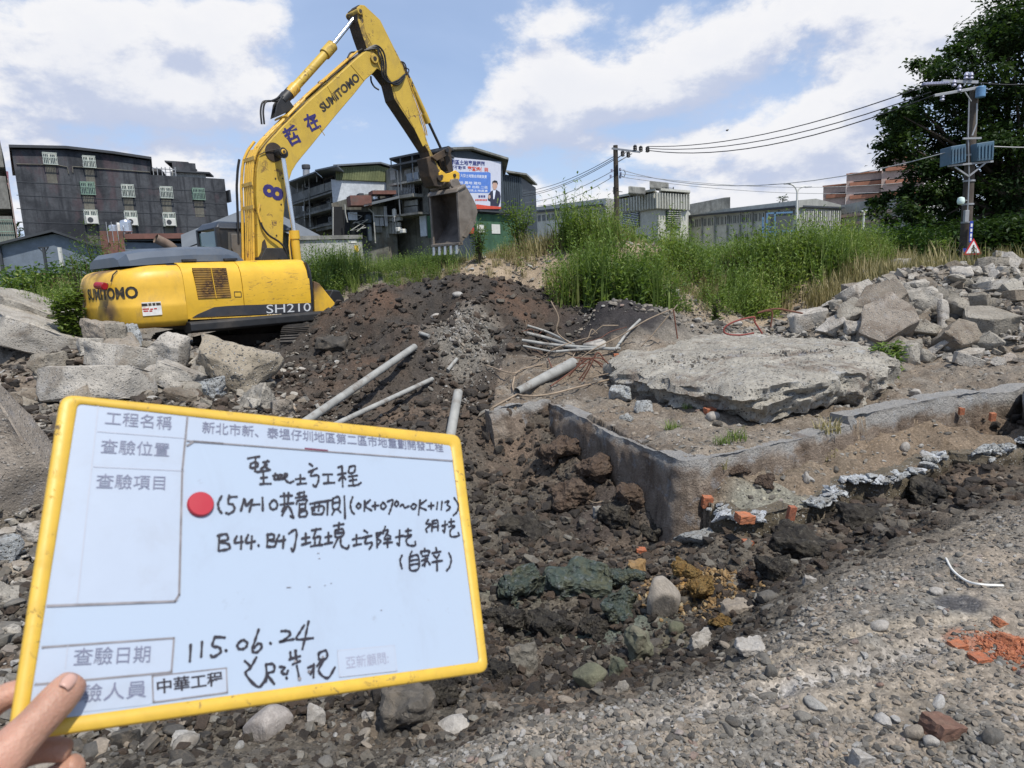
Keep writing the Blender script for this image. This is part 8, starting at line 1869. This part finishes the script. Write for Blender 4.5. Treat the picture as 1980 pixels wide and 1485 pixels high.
def hedge(name, lab, pts, Y, n, mat, hw=.8, leaf=.2, seed=0, cat='hedge'):
 r = np.random.default_rng(seed); P = [atY(x, y, Y) for x, y in pts]; t_ = thing(name, lab, cat, (P[0][0], Y, 0)); o0 = np.array(t_.location); V = []; Fc = []; m = MB()
 for k in range(n):
  t = r.random() * (len(P) - 1); i = int(t); a = P[i] + (P[i + 1] - P[i]) * (t - i); z = a[2] * (1 - r.random() ** 2.2); p = np.array([a[0], Y + r.normal(0, hw), z + r.normal(0, .15)]) - o0; d = np.array([r.normal(), r.normal(), r.uniform(-.5, .8)]); L_ = leaf * r.uniform(.7, 1.3); leaf_quad(V, Fc, p, d, np.array([0, 0, 1.0]), L_, L_ * .5)
 for i in range(len(P)): m.tube([(P[i][0] - o0[0], 0, 0), (P[i][0] - o0[0], 0, P[i][2] * .8)], .05, 5)
 m.build('stems', M_BARK, t_); me = bpy.data.meshes.new('foliage'); me.from_pydata(V, [], Fc); me.materials.append(mat); link_mesh('foliage', me, None, t_); return t_
hedge('thicket', 'very dark thicket beneath the big tree at the right edge', [(1730, 470), (1790, 455), (1850, 440), (1920, 430), (2000, 430), (2120, 420)], 31, 16000, M_TREE, 1.6, .26, 3, 'thicket')
hedge('thicket', 'brighter green bushes left of the big tree above the bank', [(1640, 468), (1690, 452), (1730, 442), (1770, 450), (1800, 465)], 27, 3500, M_HEDGE, .9, .18, 4, 'thicket')
hedge('thicket', 'green bushes along the foot of the blue grey shed at the left', [(-40, 545), (30, 530), (80, 535), (150, 515), (200, 500)], 24, 4000, M_HEDGE, .9, .18, 6, 'thicket')
hedge('thicket', 'tree tops showing far behind the left end of the blackened block', [(-80, 400), (-20, 420), (20, 440)], 80, 1500, M_TREE, 1.5, .7, 7, 'thicket')
hedge('thicket', 'dark round tree top peeping over the long campus building', [(1508, 384), (1514, 379), (1520, 384)], 118, 260, M_TREE, .6, .5, 8, 'tree')

# ------------------------------------------------------------------ pipes, rebar, roots and wires on the ground
M_PVC = simple('grey_pvc', (.29, .29, .27), .6, var=.25, scale=6, dirt=(.13, .10, .075), dirt_amt=.95, dscale=5); M_REBAR = simple('rusty_rebar', (.135, .055, .035), .85, var=.4, scale=20, bmp=.4); M_ROOT = simple('dry_root', (.27, .21, .15), .85, var=.35, scale=9); M_WHITEW = simple('white_cable', (.66, .65, .60), .5, world_=True)
def laid(name, lab, pts, r, mat, cat='pipe', lift=.0, group=None, n=10, hollow=False, sm=5):
 P = []; r0_ = r[0] if isinstance(r, tuple) else r
 for q in pts:
  extra = len(q) > 2; b_ = min((k for k in pts if len(k) == 2), key=lambda k: abs(k[0] - q[0]) + abs(k[1] - q[1])); h = ground_hit(b_[0], b_[1]); c = (atY(q[0], q[1], h[1] - .02) if extra else h) + np.array([0, 0, r0_ * .7 + lift])
  P.append(c)
 Q = catmull(P, sm) if sm else P; m = MB(); rr = r if not isinstance(r, tuple) else np.linspace(r[0], r[1], len(Q)); m.tube(Q, rr, n, caps=not hollow)
 if hollow:
  rin = np.array(rr) * .84; m.tube(Q, rin, n, caps=False)
  d = (Q[-1] - Q[-2]) / np.linalg.norm(Q[-1] - Q[-2])
 return tag(m.build(name, mat, None, smooth=True, fix=not hollow), lab, cat, group)
laid('pipe', 'longest grey plastic pipe lying on the dark slope above the board', [(560, 848), (802, 679)], .052, M_PVC, hollow=True, sm=0, lift=.03, group='grey plastic pipes on the dark slope', n=16)
laid('pipe', 'thinner grey plastic pipe parallel to the longest one', [(630, 838), (836, 740)], .034, M_PVC, hollow=True, sm=0, lift=.03, group='grey plastic pipes on the dark slope', n=14)
A, B = ground_hit(868, 860), atY(886, 758, ground_hit(868, 860)[1] + .75); m = MB(); m.tube([A, B], .058, 16, caps=False); m.tube([A, B], .050, 16, caps=False); tag(m.build('pipe', M_PVC, None, smooth=True, fix=False), 'short grey pipe sticking up just behind the right top corner of the board', 'pipe', 'grey plastic pipes on the dark slope')
laid('pipe', 'thick pale blue pipe end lying before the tangle on the wall top', [(1000, 768), (1050, 742), (1108, 712)], (.05, .085), M_PVC, hollow=True, lift=.04, group='pipes in the tangle', n=14)
TG = [([(1020, 642), (1060, 655), (1110, 680)], .030, 'upper pale pole of the tangle left of the huge slab'), ([(1018, 658), (1060, 668), (1120, 690)], .045, 'thick pale pole second from the top of the tangle'), ([(1010, 672), (1080, 682), (1190, 690)], .035, 'long pale pole lying level through the tangle'), ([(1012, 682), (1060, 692), (1075, 694)], .022, 'short pale stick at the left of the tangle'), ([(1190, 690), (1215, 655), (1238, 632)], .030, 'pale pole leaning up right from the tangle'), ([(1075, 694), (1130, 690), (1200, 688)], .03, 'lowest pale pole meeting the huge slab')]
for pts, r_, lab in TG: laid('pole', lab, pts, r_ * .72, M_PVC, 'pole', lift=.10, group='pipes in the tangle')
laid('root', 'long thin bare branch bent upright above the tangle', [(1065, 583, 1), (1080, 615, 1), (1078, 645, 1), (1120, 675), (1165, 700)], .012, M_ROOT, 'branch'); laid('root', 'long thin branch crossing the tangle towards the upper right', [(1120, 695), (1150, 675, .1), (1200, 650, .15), (1250, 620, .2), (1300, 598, .25)], .010, M_ROOT, 'branch')
laid('root', 'curved root trailing left of the tangle', [(940, 712), (990, 728), (1010, 720), (1050, 710)], .010, M_ROOT, 'branch', lift=.04); laid('root', 'bare root drooping over the wall end', [(995, 735), (992, 758), (1010, 772), (1060, 770), (1120, 755), (1180, 740)], .012, M_ROOT, 'branch', lift=.04); laid('root', 'stick poking down left from the wall end', [(925, 812), (960, 790), (1000, 768)], .012, M_ROOT, 'branch', lift=.03)
laid('root', 'two thin sticks standing left of the bent branch', [(1016, 620, .2), (1020, 640)], .008, M_ROOT, 'branch'); laid('root', 'thin twig across the wall top behind the tangle', [(1240, 670), (1260, 650, .1), (1310, 590, .3)], .009, M_ROOT, 'branch')
RB = [([(1120, 705), (1140, 700, .1), (1165, 712, .12), (1180, 725)], 'short'), ([(1100, 735), (1130, 705, .18), (1160, 700, .2), (1178, 712, .1)], 'arched'), ([(1065, 755), (1100, 730, .1), (1140, 700, .2), (1135, 720, .1), (1120, 742)], 'looped'), ([(1080, 715), (1110, 700, .15), (1150, 705, .15), (1175, 730, .05)], 'middle'), ([(1060, 700), (1068, 720, .1), (1075, 730)], 'short upright'), ([(1125, 745), (1140, 720, .12), (1155, 690, .22), (1170, 705, .1)], 'kinked')]
for pts, nm in RB: laid('rebar', nm + ' rusty rebar in the tangle left of the huge slab', pts, .010, M_REBAR, 'rebar', lift=.05, group='bent rusty rebar')
_r = random.Random(77)
for i, nm in enumerate(('thin kinked', 'long sagging', 'short straight', 'curled', 'forked looking', 'steep', 'nearly level', 'pale dry', 'dark bent', 'looping', 'crossing', 'low lying', 'raised', 'broken')):
 x, y = _r.uniform(1010, 1170), _r.uniform(650, 745); a = _r.uniform(-1.0, .3); L_ = _r.uniform(35, 110); pts = [(x + L_ * t * math.cos(a) + _r.uniform(-7, 7), y + L_ * t * math.sin(a) * .6 + _r.uniform(-9, 9), *((1,) if 0 < t < 1 else ())) for t in (0, .3, .65, 1)]
 laid('root', nm + ' twig in the tangle left of the huge slab', pts, .006 + .004 * _r.random(), M_ROOT if i % 3 else M_REBAR, 'branch', lift=.03 + .12 * _r.random(), n=6)
def freebar(pts, Y, r, mat, lab, cat='rebar', name='rebar', group='bent rusty rebar'):
 m = MB(); m.tube(catmull([atY(x, y, Y + (q[0] if q else 0)) for x, y, *q in pts], 6), r, 8); return tag(m.build(name, mat, None, smooth=True), lab, cat, group)
freebar([(1458, 644), (1430, 648), (1404, 645), (1401, 634), (1420, 622), (1457, 613), (1459, 622), (1474, 645)], 9.6, .012, simple('red_rebar', (.22, .05, .04), .7), 'red brown rebar loop standing on the back edge of the huge slab'); freebar([(1490, 632), (1492, 602), (1465, 605), (1500, 597), (1530, 602), (1552, 606)], 10.2, .013, M_REBAR, 'thin rusty rebar hook behind the huge slab by the right pile')
freebar([(1310, 655), (1302, 598)], 10.0, .010, M_REBAR, 'straight rusty bar standing behind the left end of the huge slab')
laid('cable', 'bent white cable lying on the upper right gravel', [(1829, 1084), (1842, 1107), (1869, 1128), (1898, 1135), (1939, 1137)], .006, M_WHITEW, 'cable', lift=.008, n=7)
laid('root', 'thin twigs on the soil before the right pile', [(1760, 720), (1800, 708), (1830, 700)], .008, M_ROOT, 'branch'); laid('root', 'straw like stem on the bottom gravel', [(1072, 1450), (1080, 1436)], .003, M_ROOT, 'branch'); laid('root', 'wiry root hanging in the dark soil under the wall', [(1100, 965), (1130, 970), (1150, 978), (1165, 975)], .004, M_ROOT, 'branch', lift=.03)
laid('pipe', 'broken short pipe piece on the dark slope below the mound', [(866, 722), (884, 700)], .03, M_PVC, lift=.03, sm=0, group='grey plastic pipes on the dark slope'); laid('pipe', 'small grey pipe stub on the mound', [(812, 650), (830, 656)], .03, M_PVC, lift=.03, sm=0, group='grey plastic pipes on the dark slope')
laid('plank', 'old grey wood strip by the foot of the left heap', [(556, 775), (572, 800)], .022, M_ROOT, 'wood', lift=.03, sm=0)
# black plastic sheeting crumpled under the tail
def crumple(px, py, wpx, hpx, lab, mat, seed=0):
 P = ground_hit(px, py + hpx / 2); k = (P[1] + .0) / FPX; n = 26; V = []; W_ = wpx * k; D_ = wpx * k * .6; c = atY(px, py, P[1] + .2); g_ = np.linspace(-.5, .5, n); X, Y_2 = np.meshgrid(g_, g_)
 Z = .26 * np.abs(fbm(X * 3 + seed, Y_2 * 3, 1.4, 5, .6, seed=seed)) + .12 * fbm(X * 8, Y_2 * 8, 1, 3, seed=seed + 1) + .10 * (.25 - X ** 2 - Y_2 ** 2)
 V = np.stack([c[0] + X * W_, c[1] + Y_2 * D_, c[2] - .08 + Z], -1).reshape(-1, 3); Fc = [(j * n + i, j * n + i + 1, (j + 1) * n + i + 1, (j + 1) * n + i) for j in range(n - 1) for i in range(n - 1)]; m = MB(); m.add(V, Fc); o = m.build('plastic_sheet', mat, None, smooth=True, angle=30); md = o.modifiers.new('thick', 'SOLIDIFY'); md.thickness = .006; return tag(o, lab, 'sheet')
crumple(400, 663, 120, 30, 'crumpled black plastic sheet lying under the side rail of the digger', simple('black_plastic', (.012, .012, .013), .28), 3)
# ------------------------------------------------------------------ the hand-held board
BC = [np.array(c) for c in ((-0.33879652, 0.51879726, 1.57255433),)]
def _board_pose():
 q = [ray(118, 763), ray(889, 842), ray(944, 1299), ray(14, 1436)]
 t = np.linalg.solve(np.stack([q[1], -q[2], q[3]], 1), q[0]); s = .36 / np.linalg.norm(q[1] * t[0] - q[0])
 return [EYE + v * k * s for v, k in zip(q, (1, *t))]
TL, TR, BR, BL = _board_pose()
BX = (TR - TL) / np.linalg.norm(TR - TL); BN = np.cross(BX, TL - BL); BN /= np.linalg.norm(BN)
if BN @ (EYE - TL) < 0: BN = -BN
BYv = np.cross(BN, BX)          # up along the board
BYv = BYv if BYv @ (TL - BL) > 0 else -BYv
M_BOARDW = None
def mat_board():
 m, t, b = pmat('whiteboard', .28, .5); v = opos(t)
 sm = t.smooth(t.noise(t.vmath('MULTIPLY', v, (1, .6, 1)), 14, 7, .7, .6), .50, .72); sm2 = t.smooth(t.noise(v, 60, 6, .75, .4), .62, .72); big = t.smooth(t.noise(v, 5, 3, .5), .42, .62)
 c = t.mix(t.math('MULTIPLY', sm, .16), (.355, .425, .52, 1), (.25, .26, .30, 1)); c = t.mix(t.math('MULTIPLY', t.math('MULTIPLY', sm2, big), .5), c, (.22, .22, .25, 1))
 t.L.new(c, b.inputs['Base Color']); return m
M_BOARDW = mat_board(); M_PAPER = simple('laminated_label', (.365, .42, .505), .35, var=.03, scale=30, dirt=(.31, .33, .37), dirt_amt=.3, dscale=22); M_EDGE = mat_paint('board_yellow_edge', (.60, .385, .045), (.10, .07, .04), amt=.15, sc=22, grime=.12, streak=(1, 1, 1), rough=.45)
M_MARK = simple('marker_black', (.02, .018, .026), .5); M_PRINT = simple('printed_grey', (.15, .16, .23), .5); M_PRINTL = simple('printed_light_grey', (.27, .28, .36), .5); M_LINE = simple('label_edge_line', (.20, .19, .20), .6, var=.4, scale=60); M_LINEL = simple('thin_print_line', (.38, .40, .46), .6); M_DOT = simple('red_magnet', (.38, .025, .04), .4)
board = thing('sign_board', 'handheld white board with a yellow frame and black handwriting, lower left', 'sign board', (TL + TR + BL + BR) / 4)
board.rotation_euler = Matrix((tuple(BX), tuple(BYv), tuple(BN))).transposed().to_euler()
BO = (TL + TR + BL + BR) / 4
def bl_(px, py, off=0.0):
 """spot of the photograph -> board coordinates"""
 d = ray(px, py); o = BO + BN * off; t = ((o - EYE) @ BN) / (d @ BN); P = EYE + d * t - o; return float(P @ BX), float(P @ BYv)
outer = [bl_(118, 763), bl_(889, 842), bl_(944, 1299), bl_(14, 1436)]
def rounded(pts, r, n=5):
 out = []; k = len(pts)
 for i in range(k):
  p, a, b = np.array(pts[i]), np.array(pts[i - 1]), np.array(pts[(i + 1) % k]); u = (a - p) / np.linalg.norm(a - p) * r; v = (b - p) / np.linalg.norm(b - p) * r
  for j in range(n + 1): t = j / n; out.append(tuple((1 - t) ** 2 * (p + u) + 2 * t * (1 - t) * p + t * t * (p + v)))
 return out
inner = [bl_(150, 781), bl_(871, 862), bl_(926, 1280), bl_(52, 1398)]
XY = lambda a, b, d: (a, b, d)
m = MB(); m.prism(rounded(inner, .004), XY, -.004, .0); m.build('white_face', M_BOARDW, board)
m = MB(); m.prism(rounded(outer, .010), XY, -.0065, -.0045); m.build('back_plate', M_EDGE, board)
O_, I_ = rounded(outer, .010), rounded(inner, .004); k = len(O_)
# raised yellow edging, rounded in section
vs = []; L_rings = []
for t, z in ((0, -.004), (0, .0006), (.12, .0017), (.5, .0021), (.88, .0017), (1, .0004)):
 vs += [(o[0] * (1 - t) + i[0] * t, o[1] * (1 - t) + i[1] * t, z) for o, i in zip(O_, I_)]
m = MB(); m.add(vs, [(r * k + i, r * k + (i + 1) % k, (r + 1) * k + (i + 1) % k, (r + 1) * k + i) for r in range(5) for i in range(k)]); m.build('frame', M_EDGE, board, smooth=True, angle=60)
def label_(name, pts, z=.0004, mat=M_PAPER):
 m = MB(); m.prism(rounded([bl_(*p) for p in pts], .0022, 3), XY, .0001, z); return m.build(name, mat, board)
def line_(pts, w_, mat=M_LINE, z=.0008, name='line'):
 P = [np.array(bl_(*p)) for p in pts]; m = MB()
 for a, b in zip(P[:-1], P[1:]): d = (b - a) / np.linalg.norm(b - a); n_ = np.array([-d[1], d[0]]) * w_ / 2; a2, b2 = a - d * w_ * .4, b + d * w_ * .4; m.add([(*(a2 - n_), z), (*(b2 - n_), z), (*(b2 + n_), z), (*(a2 + n_), z)], [(0, 1, 2, 3)])
 return m.build(name, mat, board)
label_('paper_label', [(152, 783), (362, 806), (346, 1163), (92, 1174)]); label_('paper_label', [(360, 806), (869, 858), (876, 890), (362, 855)], .00045); label_('paper_label', [(80, 1255), (335, 1236), (330, 1298), (66, 1322)]); label_('paper_label', [(66, 1325), (296, 1305), (294, 1362), (60, 1388)])
label_('paper_label', [(296, 1306), (437, 1292), (439, 1339), (297, 1357)], .0007); label_('paper_label', [(652, 1258), (762, 1248), (767, 1297), (656, 1309)], .0007)
line_([(189.6, 785), (149, 1166)], .0006, M_LINEL); line_([(188, 835), (358, 848)], .0006, M_LINEL); line_([(181, 903), (356, 911)], .0006, M_LINEL)
line_([(362, 853), (877, 892)], .0012); line_([(362, 808), (352, 910), (346, 1150), (338, 1163), (92, 1172)], .0016); line_([(361, 806), (357, 850)], .0006, M_LINEL)
line_([(82, 1252), (336, 1234), (331, 1300), (68, 1324)], .0013); line_([(131, 1248), (126, 1292)], .0005, M_LINEL); line_([(294, 1308), (437, 1292), (439, 1339), (296, 1358), (294, 1308)], .0010); line_([(652, 1258), (762, 1248), (767, 1297), (656, 1309), (652, 1258)], .0005, M_LINEL)
line_([(590, 868), (632, 872)], .0018, simple('red_smear', (.14, .02, .05), .5)); line_([(362, 862), (375, 854), (430, 858)], .0016)
def btext(s, b0, b1, t0, mat, z=.0010):
 A, B, T_ = (np.array(bl_(*q)) for q in (b0, b1, t0)); lettering('lettering', s, lambda a, b: (*(A + (B - A) * a + (T_ - A) * b), z), mat, board)
btext('工程名稱', (202, 822), (331, 832), (205, 795), M_PRINT); btext('查驗位置', (193, 877), (326, 884), (196, 849), M_PRINT); btext('查驗項目', (184, 945), (318, 948), (187, 916), M_PRINT)
btext('查驗日期', (140, 1288), (289, 1281), (144, 1253), M_PRINT); btext('查驗人員', (106, 1364), (282, 1348), (110, 1328), M_PRINT); btext('中華工程', (303, 1343), (431, 1325), (302, 1314), M_MARK); btext('亞新顧問:', (669, 1294), (751, 1283), (667, 1270), M_PRINTL)
btext('新北市新、泰塭仔圳地區第二區市地重劃開發工程', (390, 838), (857, 875), (391, 815), M_PRINT)
c = bl_(387, 976); ce = bl_(387, 953); r_ = abs(np.hypot(ce[0] - c[0], ce[1] - c[1])); m = MB(); m.lathe([(r_ * 1.02, .0), (r_ * 1.02, .0022), (r_ * .93, .0034), (.0002, .0036)], (c[0], c[1], 0), 40); m.build('magnet', M_DOT, board, smooth=True, angle=50)
S1 = lambda p: (340 + p[0] * .29293, 850 + p[1] * .29293); S2 = lambda p: (340 + p[0] * .31313, 1150 + p[1] * .31313)
W1 = """475,125 550,113|490,185 495,160 530,150 540,175 500,190|525,115 522,210|605,140 585,175 620,200|560,195 600,168|575,150 612,145|535,215 610,205|575,215 578,290|560,255 600,250|555,295 625,292
640,240 670,235|655,225 650,265 690,250 700,235 680,235 672,262 710,258 735,235 720,225 715,255 745,285 775,275
790,262 850,258|820,235 820,292|800,295 858,290|880,160 900,175|875,215 930,190|905,200 890,240 935,235 940,270 920,312 905,300
970,232 1030,230|1003,232 1003,285|975,290 1045,285|1070,185 1095,175|1068,232 1120,222|1095,180 1100,310|1098,240 1075,270|1100,240 1118,262|1145,180 1140,220 1175,215 1180,175 1145,180|1140,245 1195,238|1165,240 1168,300|1145,272 1190,265|1140,305 1195,300 1220,285
300,375 278,420 283,460 300,485|350,370 345,420 375,430 385,465 350,490 330,485|348,382 400,378|428,470 452,390 462,440 502,395 484,475|505,432 550,428|570,385 572,468|635,405 618,430 630,460 660,455 668,425 650,400 632,408
690,375 765,370|712,355 716,420|742,352 738,420|690,430 775,420|715,440 700,475|700,500 740,440 775,515 755,505|800,360 830,350|790,385 860,375|815,350 812,385|845,345 843,375|800,405 795,425|800,405 860,395 858,415|815,425 812,505|815,430 850,425 850,455 818,460|818,480 860,470 858,505 815,510
885,425 970,410|895,450 900,490|895,450 970,440 965,490 900,492|915,425 910,470|945,420 940,470|975,410 1030,400|1000,410 998,495|1035,390 1035,455 1075,450 1075,380 1035,390|1038,420 1072,415|1045,465 1030,495|1065,460 1085,480|1110,375 1115,520
1165,380 1150,430 1160,475 1175,490|1205,420 1190,440 1205,455 1220,435 1205,420|1245,405 1242,470|1280,400 1248,438 1290,468|1295,440 1335,435|1313,415 1313,460|1365,415 1350,440 1365,460 1385,440 1368,415|1395,410 1430,400 1420,450 1405,490|1455,405 1442,425 1455,440 1468,420 1455,405|1480,440 1495,428 1510,450 1535,440|1565,425 1550,445 1570,460 1585,435 1570,425|1610,400 1600,495|1650,400 1605,440 1650,465|1665,440 1700,435|1683,418 1683,458|1725,415 1720,460|1755,410 1750,462|1775,415 1800,405 1790,430 1810,450 1785,470|1835,385 1862,430 1855,475 1830,500
1665,530 1650,555 1680,560 1650,590 1655,610|1690,540 1688,605|1690,540 1725,535 1728,600|1700,555 1715,553|1698,578 1720,576|1755,570 1790,560|1775,540 1772,610 1760,600|1800,545 1835,540|1815,525 1815,560|1800,575 1840,570 1810,600 1815,640 1865,635 1862,615
285,630 280,730|275,635 330,625 340,660 290,675 345,690 350,720 285,735|400,640 385,680 440,675|430,640 428,720|475,630 460,680 520,672|500,640 495,720|543,698 545,702|605,625 600,705|600,630 640,625 645,655 610,665 655,675 650,705 600,708|680,630 665,670 720,662|710,640 705,715|745,620 785,595 795,630 775,735 760,720
830,655 880,645|855,620 855,690|830,695 885,680|895,600 955,590|925,590 905,650|915,650 950,640 945,690|890,705 965,695|915,655 915,700|985,645 1025,638|1005,615 1005,685|980,690 1030,680|1040,570 1105,558|1075,550 1070,600|1050,600 1100,592 1100,635 1052,642 1050,600|1055,620 1098,615|1070,645 1040,710|1085,645 1090,700 1130,720 1140,700
1165,660 1215,650|1190,630 1190,690|1170,700 1220,690|1240,600 1262,615|1225,650 1290,635|1260,645 1245,685 1290,680 1290,700 1275,722|1320,620 1355,615 1325,650 1350,670 1325,700|1322,618 1326,712|1380,575 1365,620|1365,605 1400,600 1375,650|1385,625 1415,640|1375,660 1415,655|1370,685 1425,678|1395,650 1395,710
1450,645 1500,635|1475,600 1472,695 1458,685|1515,605 1550,600|1530,590 1530,625|1510,640 1555,630 1520,660 1530,695 1575,700 1578,675
1490,765 1478,800 1490,850|1555,740 1545,760|1540,775 1545,860 1600,850 1595,765 1540,775|1548,800 1592,793|1548,828 1595,820|1640,720 1640,740|1620,755 1615,740 1670,735 1668,750|1625,770 1665,765|1645,770 1640,835|1620,800 1660,785|1625,830 1650,805|1650,790 1675,825|1715,715 1718,735|1690,750 1745,740|1700,765 1720,780 1735,760|1690,810 1755,800|1720,780 1722,865|1800,750 1815,790 1805,840 1785,865"""
W2 = """90,310 85,410|160,292 155,382|240,260 225,315 265,325 275,355 230,385 215,375|240,262 300,265|306,343 310,347|400,285 378,310 390,335 425,330 440,300 415,280 395,290|510,215 485,290 470,345 500,355 530,320 510,300 480,330|581,298 585,302|650,225 690,225 705,245 660,285 640,290 725,275|790,190 765,230 745,275 845,268|818,165 800,250 780,335
425,410 460,445|495,388 460,450 430,490 510,570 560,500|555,430 560,520 540,545|555,430 600,430 605,470 565,490 605,550|640,445 670,450 650,480 680,490 690,470|680,513 684,517|705,355 710,390 735,385 740,345|700,400 765,380|735,345 745,420|720,430 765,410|745,440 760,520|815,450 850,440 830,490|850,430 848,510|880,360 885,400 930,390 925,345 880,360|900,400 870,440|915,400 880,470 935,515 980,450"""
def strokes(data, S, w_, name, z=.0007):
 m = MB()
 for ch in data.replace('\n', '|').split('|'):
  pts = [tuple(float(c) for c in q.split(',')) for q in ch.split()]; P = [np.array(bl_(*S(q))) for q in pts]; P = catmull(P, 5) if len(P) > 2 else [P[0], (P[0] + P[1]) / 2 + (.0001, .0002), P[1]]
  k = len(P); rib = []
  for i, p in enumerate(P):
   d = P[min(i + 1, k - 1)] - P[max(i - 1, 0)]; d /= max(np.linalg.norm(d), 1e-9); n_ = np.array([-d[1], d[0]]); ww = w_ * (.95 + .25 * math.sin(i * 1.7 + pts[0][0])) / 2; rib += [(*(p - n_ * ww), z), (*(p + n_ * ww), z)]
  m.add(rib, [(2 * i, 2 * i + 2, 2 * i + 3, 2 * i + 1) for i in range(k - 1)])
  for e in (P[0], P[-1]): m.add([(e[0] + w_ * .5 * math.cos(a), e[1] + w_ * .5 * math.sin(a), z + .00002) for a in np.linspace(0, 2 * math.pi, 8, endpoint=False)], [tuple(range(8))])
  z += .0000015
 return m.build(name, M_MARK, board, fix=False)
strokes(W1, S1, .0020, 'handwriting'); strokes(W2, S2, .0020, 'handwriting')
m = MB()
for px, py, r_ in ((762, 520, 9), (820, 475, 8), (735, 412, 6), (905, 385, 6)): c = bl_(*S2((px, py))); m.add([(c[0] + r_ * .00016 * math.cos(a), c[1] + r_ * .00016 * math.sin(a), .0009) for a in np.linspace(0, 2 * math.pi, 10, endpoint=False)], [tuple(range(10))])
for px, py, w_ in ((558, 1136, 10), (598, 1135, 6), (628, 1132, 3), (615, 1070, 5), (640, 1128, 3), (617, 1080, 4), (737, 1180, 4), (800, 1302, 12), (865, 1296, 8), (910, 1292, 5)): c = bl_(px, py); m.obox((c[0], c[1], .0006), (w_ * .00018, 0, 0), (0, .0003, 0), (0, 0, .0001))
m.build('ink_specks', M_LINE, board)

# ------------------------------------------------------------------ the hand holding it
def mat_skin():
 m, t, b = pmat('skin', .48, .4); v = opos(t); n = t.noise(v, 40, 5, .6)
 c = t.mix(t.smooth(n, .35, .65), (.36, .20, .14, 1), (.46, .265, .19, 1)); rd = t.smooth(t.noise(v, 12, 3, .5), .42, .62); c = t.mix(t.math('MULTIPLY', rd, .35), c, (.42, .165, .12, 1))
 t.L.new(c, b.inputs['Base Color']); b.inputs['Subsurface Weight'].default_value = .25; b.inputs['Subsurface Radius'].default_value = (.9, .35, .2); b.inputs['Subsurface Scale'].default_value = .004
 wv = t.math('ADD', t.noise(v, 260, 4, .7), t.math('MULTIPLY', t.voro(v, 520, 'F1'), .5)); cr = t.noise(t.vmath('MULTIPLY', t.vmath('ADD', v, t.vmath('SCALE', t.noise(v, 60, 2, .5, col=True), .01)), (1.2, .3, 1.2)), 260, 3, .6); bump(t, b, t.math('ADD', wv, t.math('MULTIPLY', cr, 1.3)), .55, .0009); return m
M_SKIN = mat_skin(); M_NAIL = simple('fingernail', (.50, .31, .25), .35, var=.05, scale=80)
hand = thing('person', 'bare hand with the thumb over the lower left corner of the white board', 'hand', BO + BX * -.19 + BYv * -.13)
hO = np.array(hand.location)
def bp(px, py, off): # point of the hand: spot of the photograph, off metres in front of the board face
 d = ray(px, py); t = ((BO + BN * off - EYE) @ BN) / (d @ BN); return EYE + d * t - hO
def skinned(name, chains, parent, lev=2):
 V, E_, Rd = [], [], []
 for ch in chains:
  prev = ch.get('root')
  for p, r in ch['pts']:
   V.append(tuple(p)); Rd.append(r); i = len(V) - 1
   if prev is not None: E_.append((prev, i))
   prev = i
  ch['first'] = i - len(ch['pts']) + 1
 me = bpy.data.meshes.new(name); me.from_pydata(V, E_, []); me.materials.append(M_SKIN); o = link_mesh(name, me, None, parent); md = o.modifiers.new('skin', 'SKIN'); me.skin_vertices.new() if not me.skin_vertices else None
 for i, r in enumerate(Rd): me.skin_vertices[0].data[i].radius = (r, r)
 me.skin_vertices[0].data[0].use_root = True; md.use_smooth_shade = True; s = o.modifiers.new('smooth', 'SUBSURF'); s.levels = lev; s.render_levels = lev; return o
T = lambda px, py, off, r: (bp(px, py, off), r)
palm = [T(-140, 1560, -.005, .026), T(-60, 1530, .006, .022), T(-5, 1478, .014, .0155)]
thumb = [T(36, 1432, .0145, .0128), T(66, 1403, .0138, .0118), T(96, 1370, .0120, .0122), T(122, 1342, .0105, .0118), T(140, 1320, .0092, .0104), T(148, 1309, .0080, .0075)]
idx = [T(-70, 1420, -.022, .012), T(-30, 1370, -.024, .0098), T(10, 1345, -.018, .0088), T(45, 1335, -.0165, .0080), T(75, 1330, -.0165, .007)]
f2_ = [T(-60, 1500, -.028, .012), T(20, 1465, -.030, .010), T(80, 1445, -.026, .0092), T(118, 1450, -.020, .0082), T(140, 1452, -.018, .007)]
f3_ = [T(-50, 1570, -.030, .012), T(40, 1540, -.034, .010), T(100, 1510, -.030, .0090), T(142, 1482, -.022, .0084), T(158, 1470, -.018, .0072)]
f4_ = [T(-40, 1640, -.028, .011), T(60, 1610, -.030, .009), T(120, 1570, -.026, .0080), T(160, 1530, -.022, .007)]
hb_ = skinned('body', [dict(pts=palm), dict(root=2, pts=thumb), dict(root=0, pts=idx), dict(root=0, pts=f2_), dict(root=0, pts=f3_), dict(root=0, pts=f4_)], hand, 3)
# thumb nail: a curved plate on the far side of the tip, just showing at the upper edge
na, nb = bp(123, 1330, .0226), bp(146, 1303, .0180); ax_ = nb - na; L_ = np.linalg.norm(ax_); ax_ /= L_; nv = -ray(130, 1316); nv -= ax_ * (nv @ ax_); nv /= np.linalg.norm(nv); sv = np.cross(ax_, nv)
m = MB(); V = []
for i in range(7):
 t = i / 6; wv = .0052 * (1 - .25 * (2 * t - 1) ** 2)
 for j in range(7): a = (j - 3) / 3 * 1.0; V.append(na + ax_ * L_ * t + sv * wv * math.sin(a) + nv * (wv * (math.cos(a) - 1) + .0014 - .003 * (t - .3) ** 2))
m.add(V, [(i * 7 + j, i * 7 + j + 1, (i + 1) * 7 + j + 1, (i + 1) * 7 + j) for i in range(6) for j in range(6)]); nail = m.build('thumbnail', M_NAIL, hand, smooth=True); md = nail.modifiers.new('thick', 'SOLIDIFY'); md.thickness = .0002
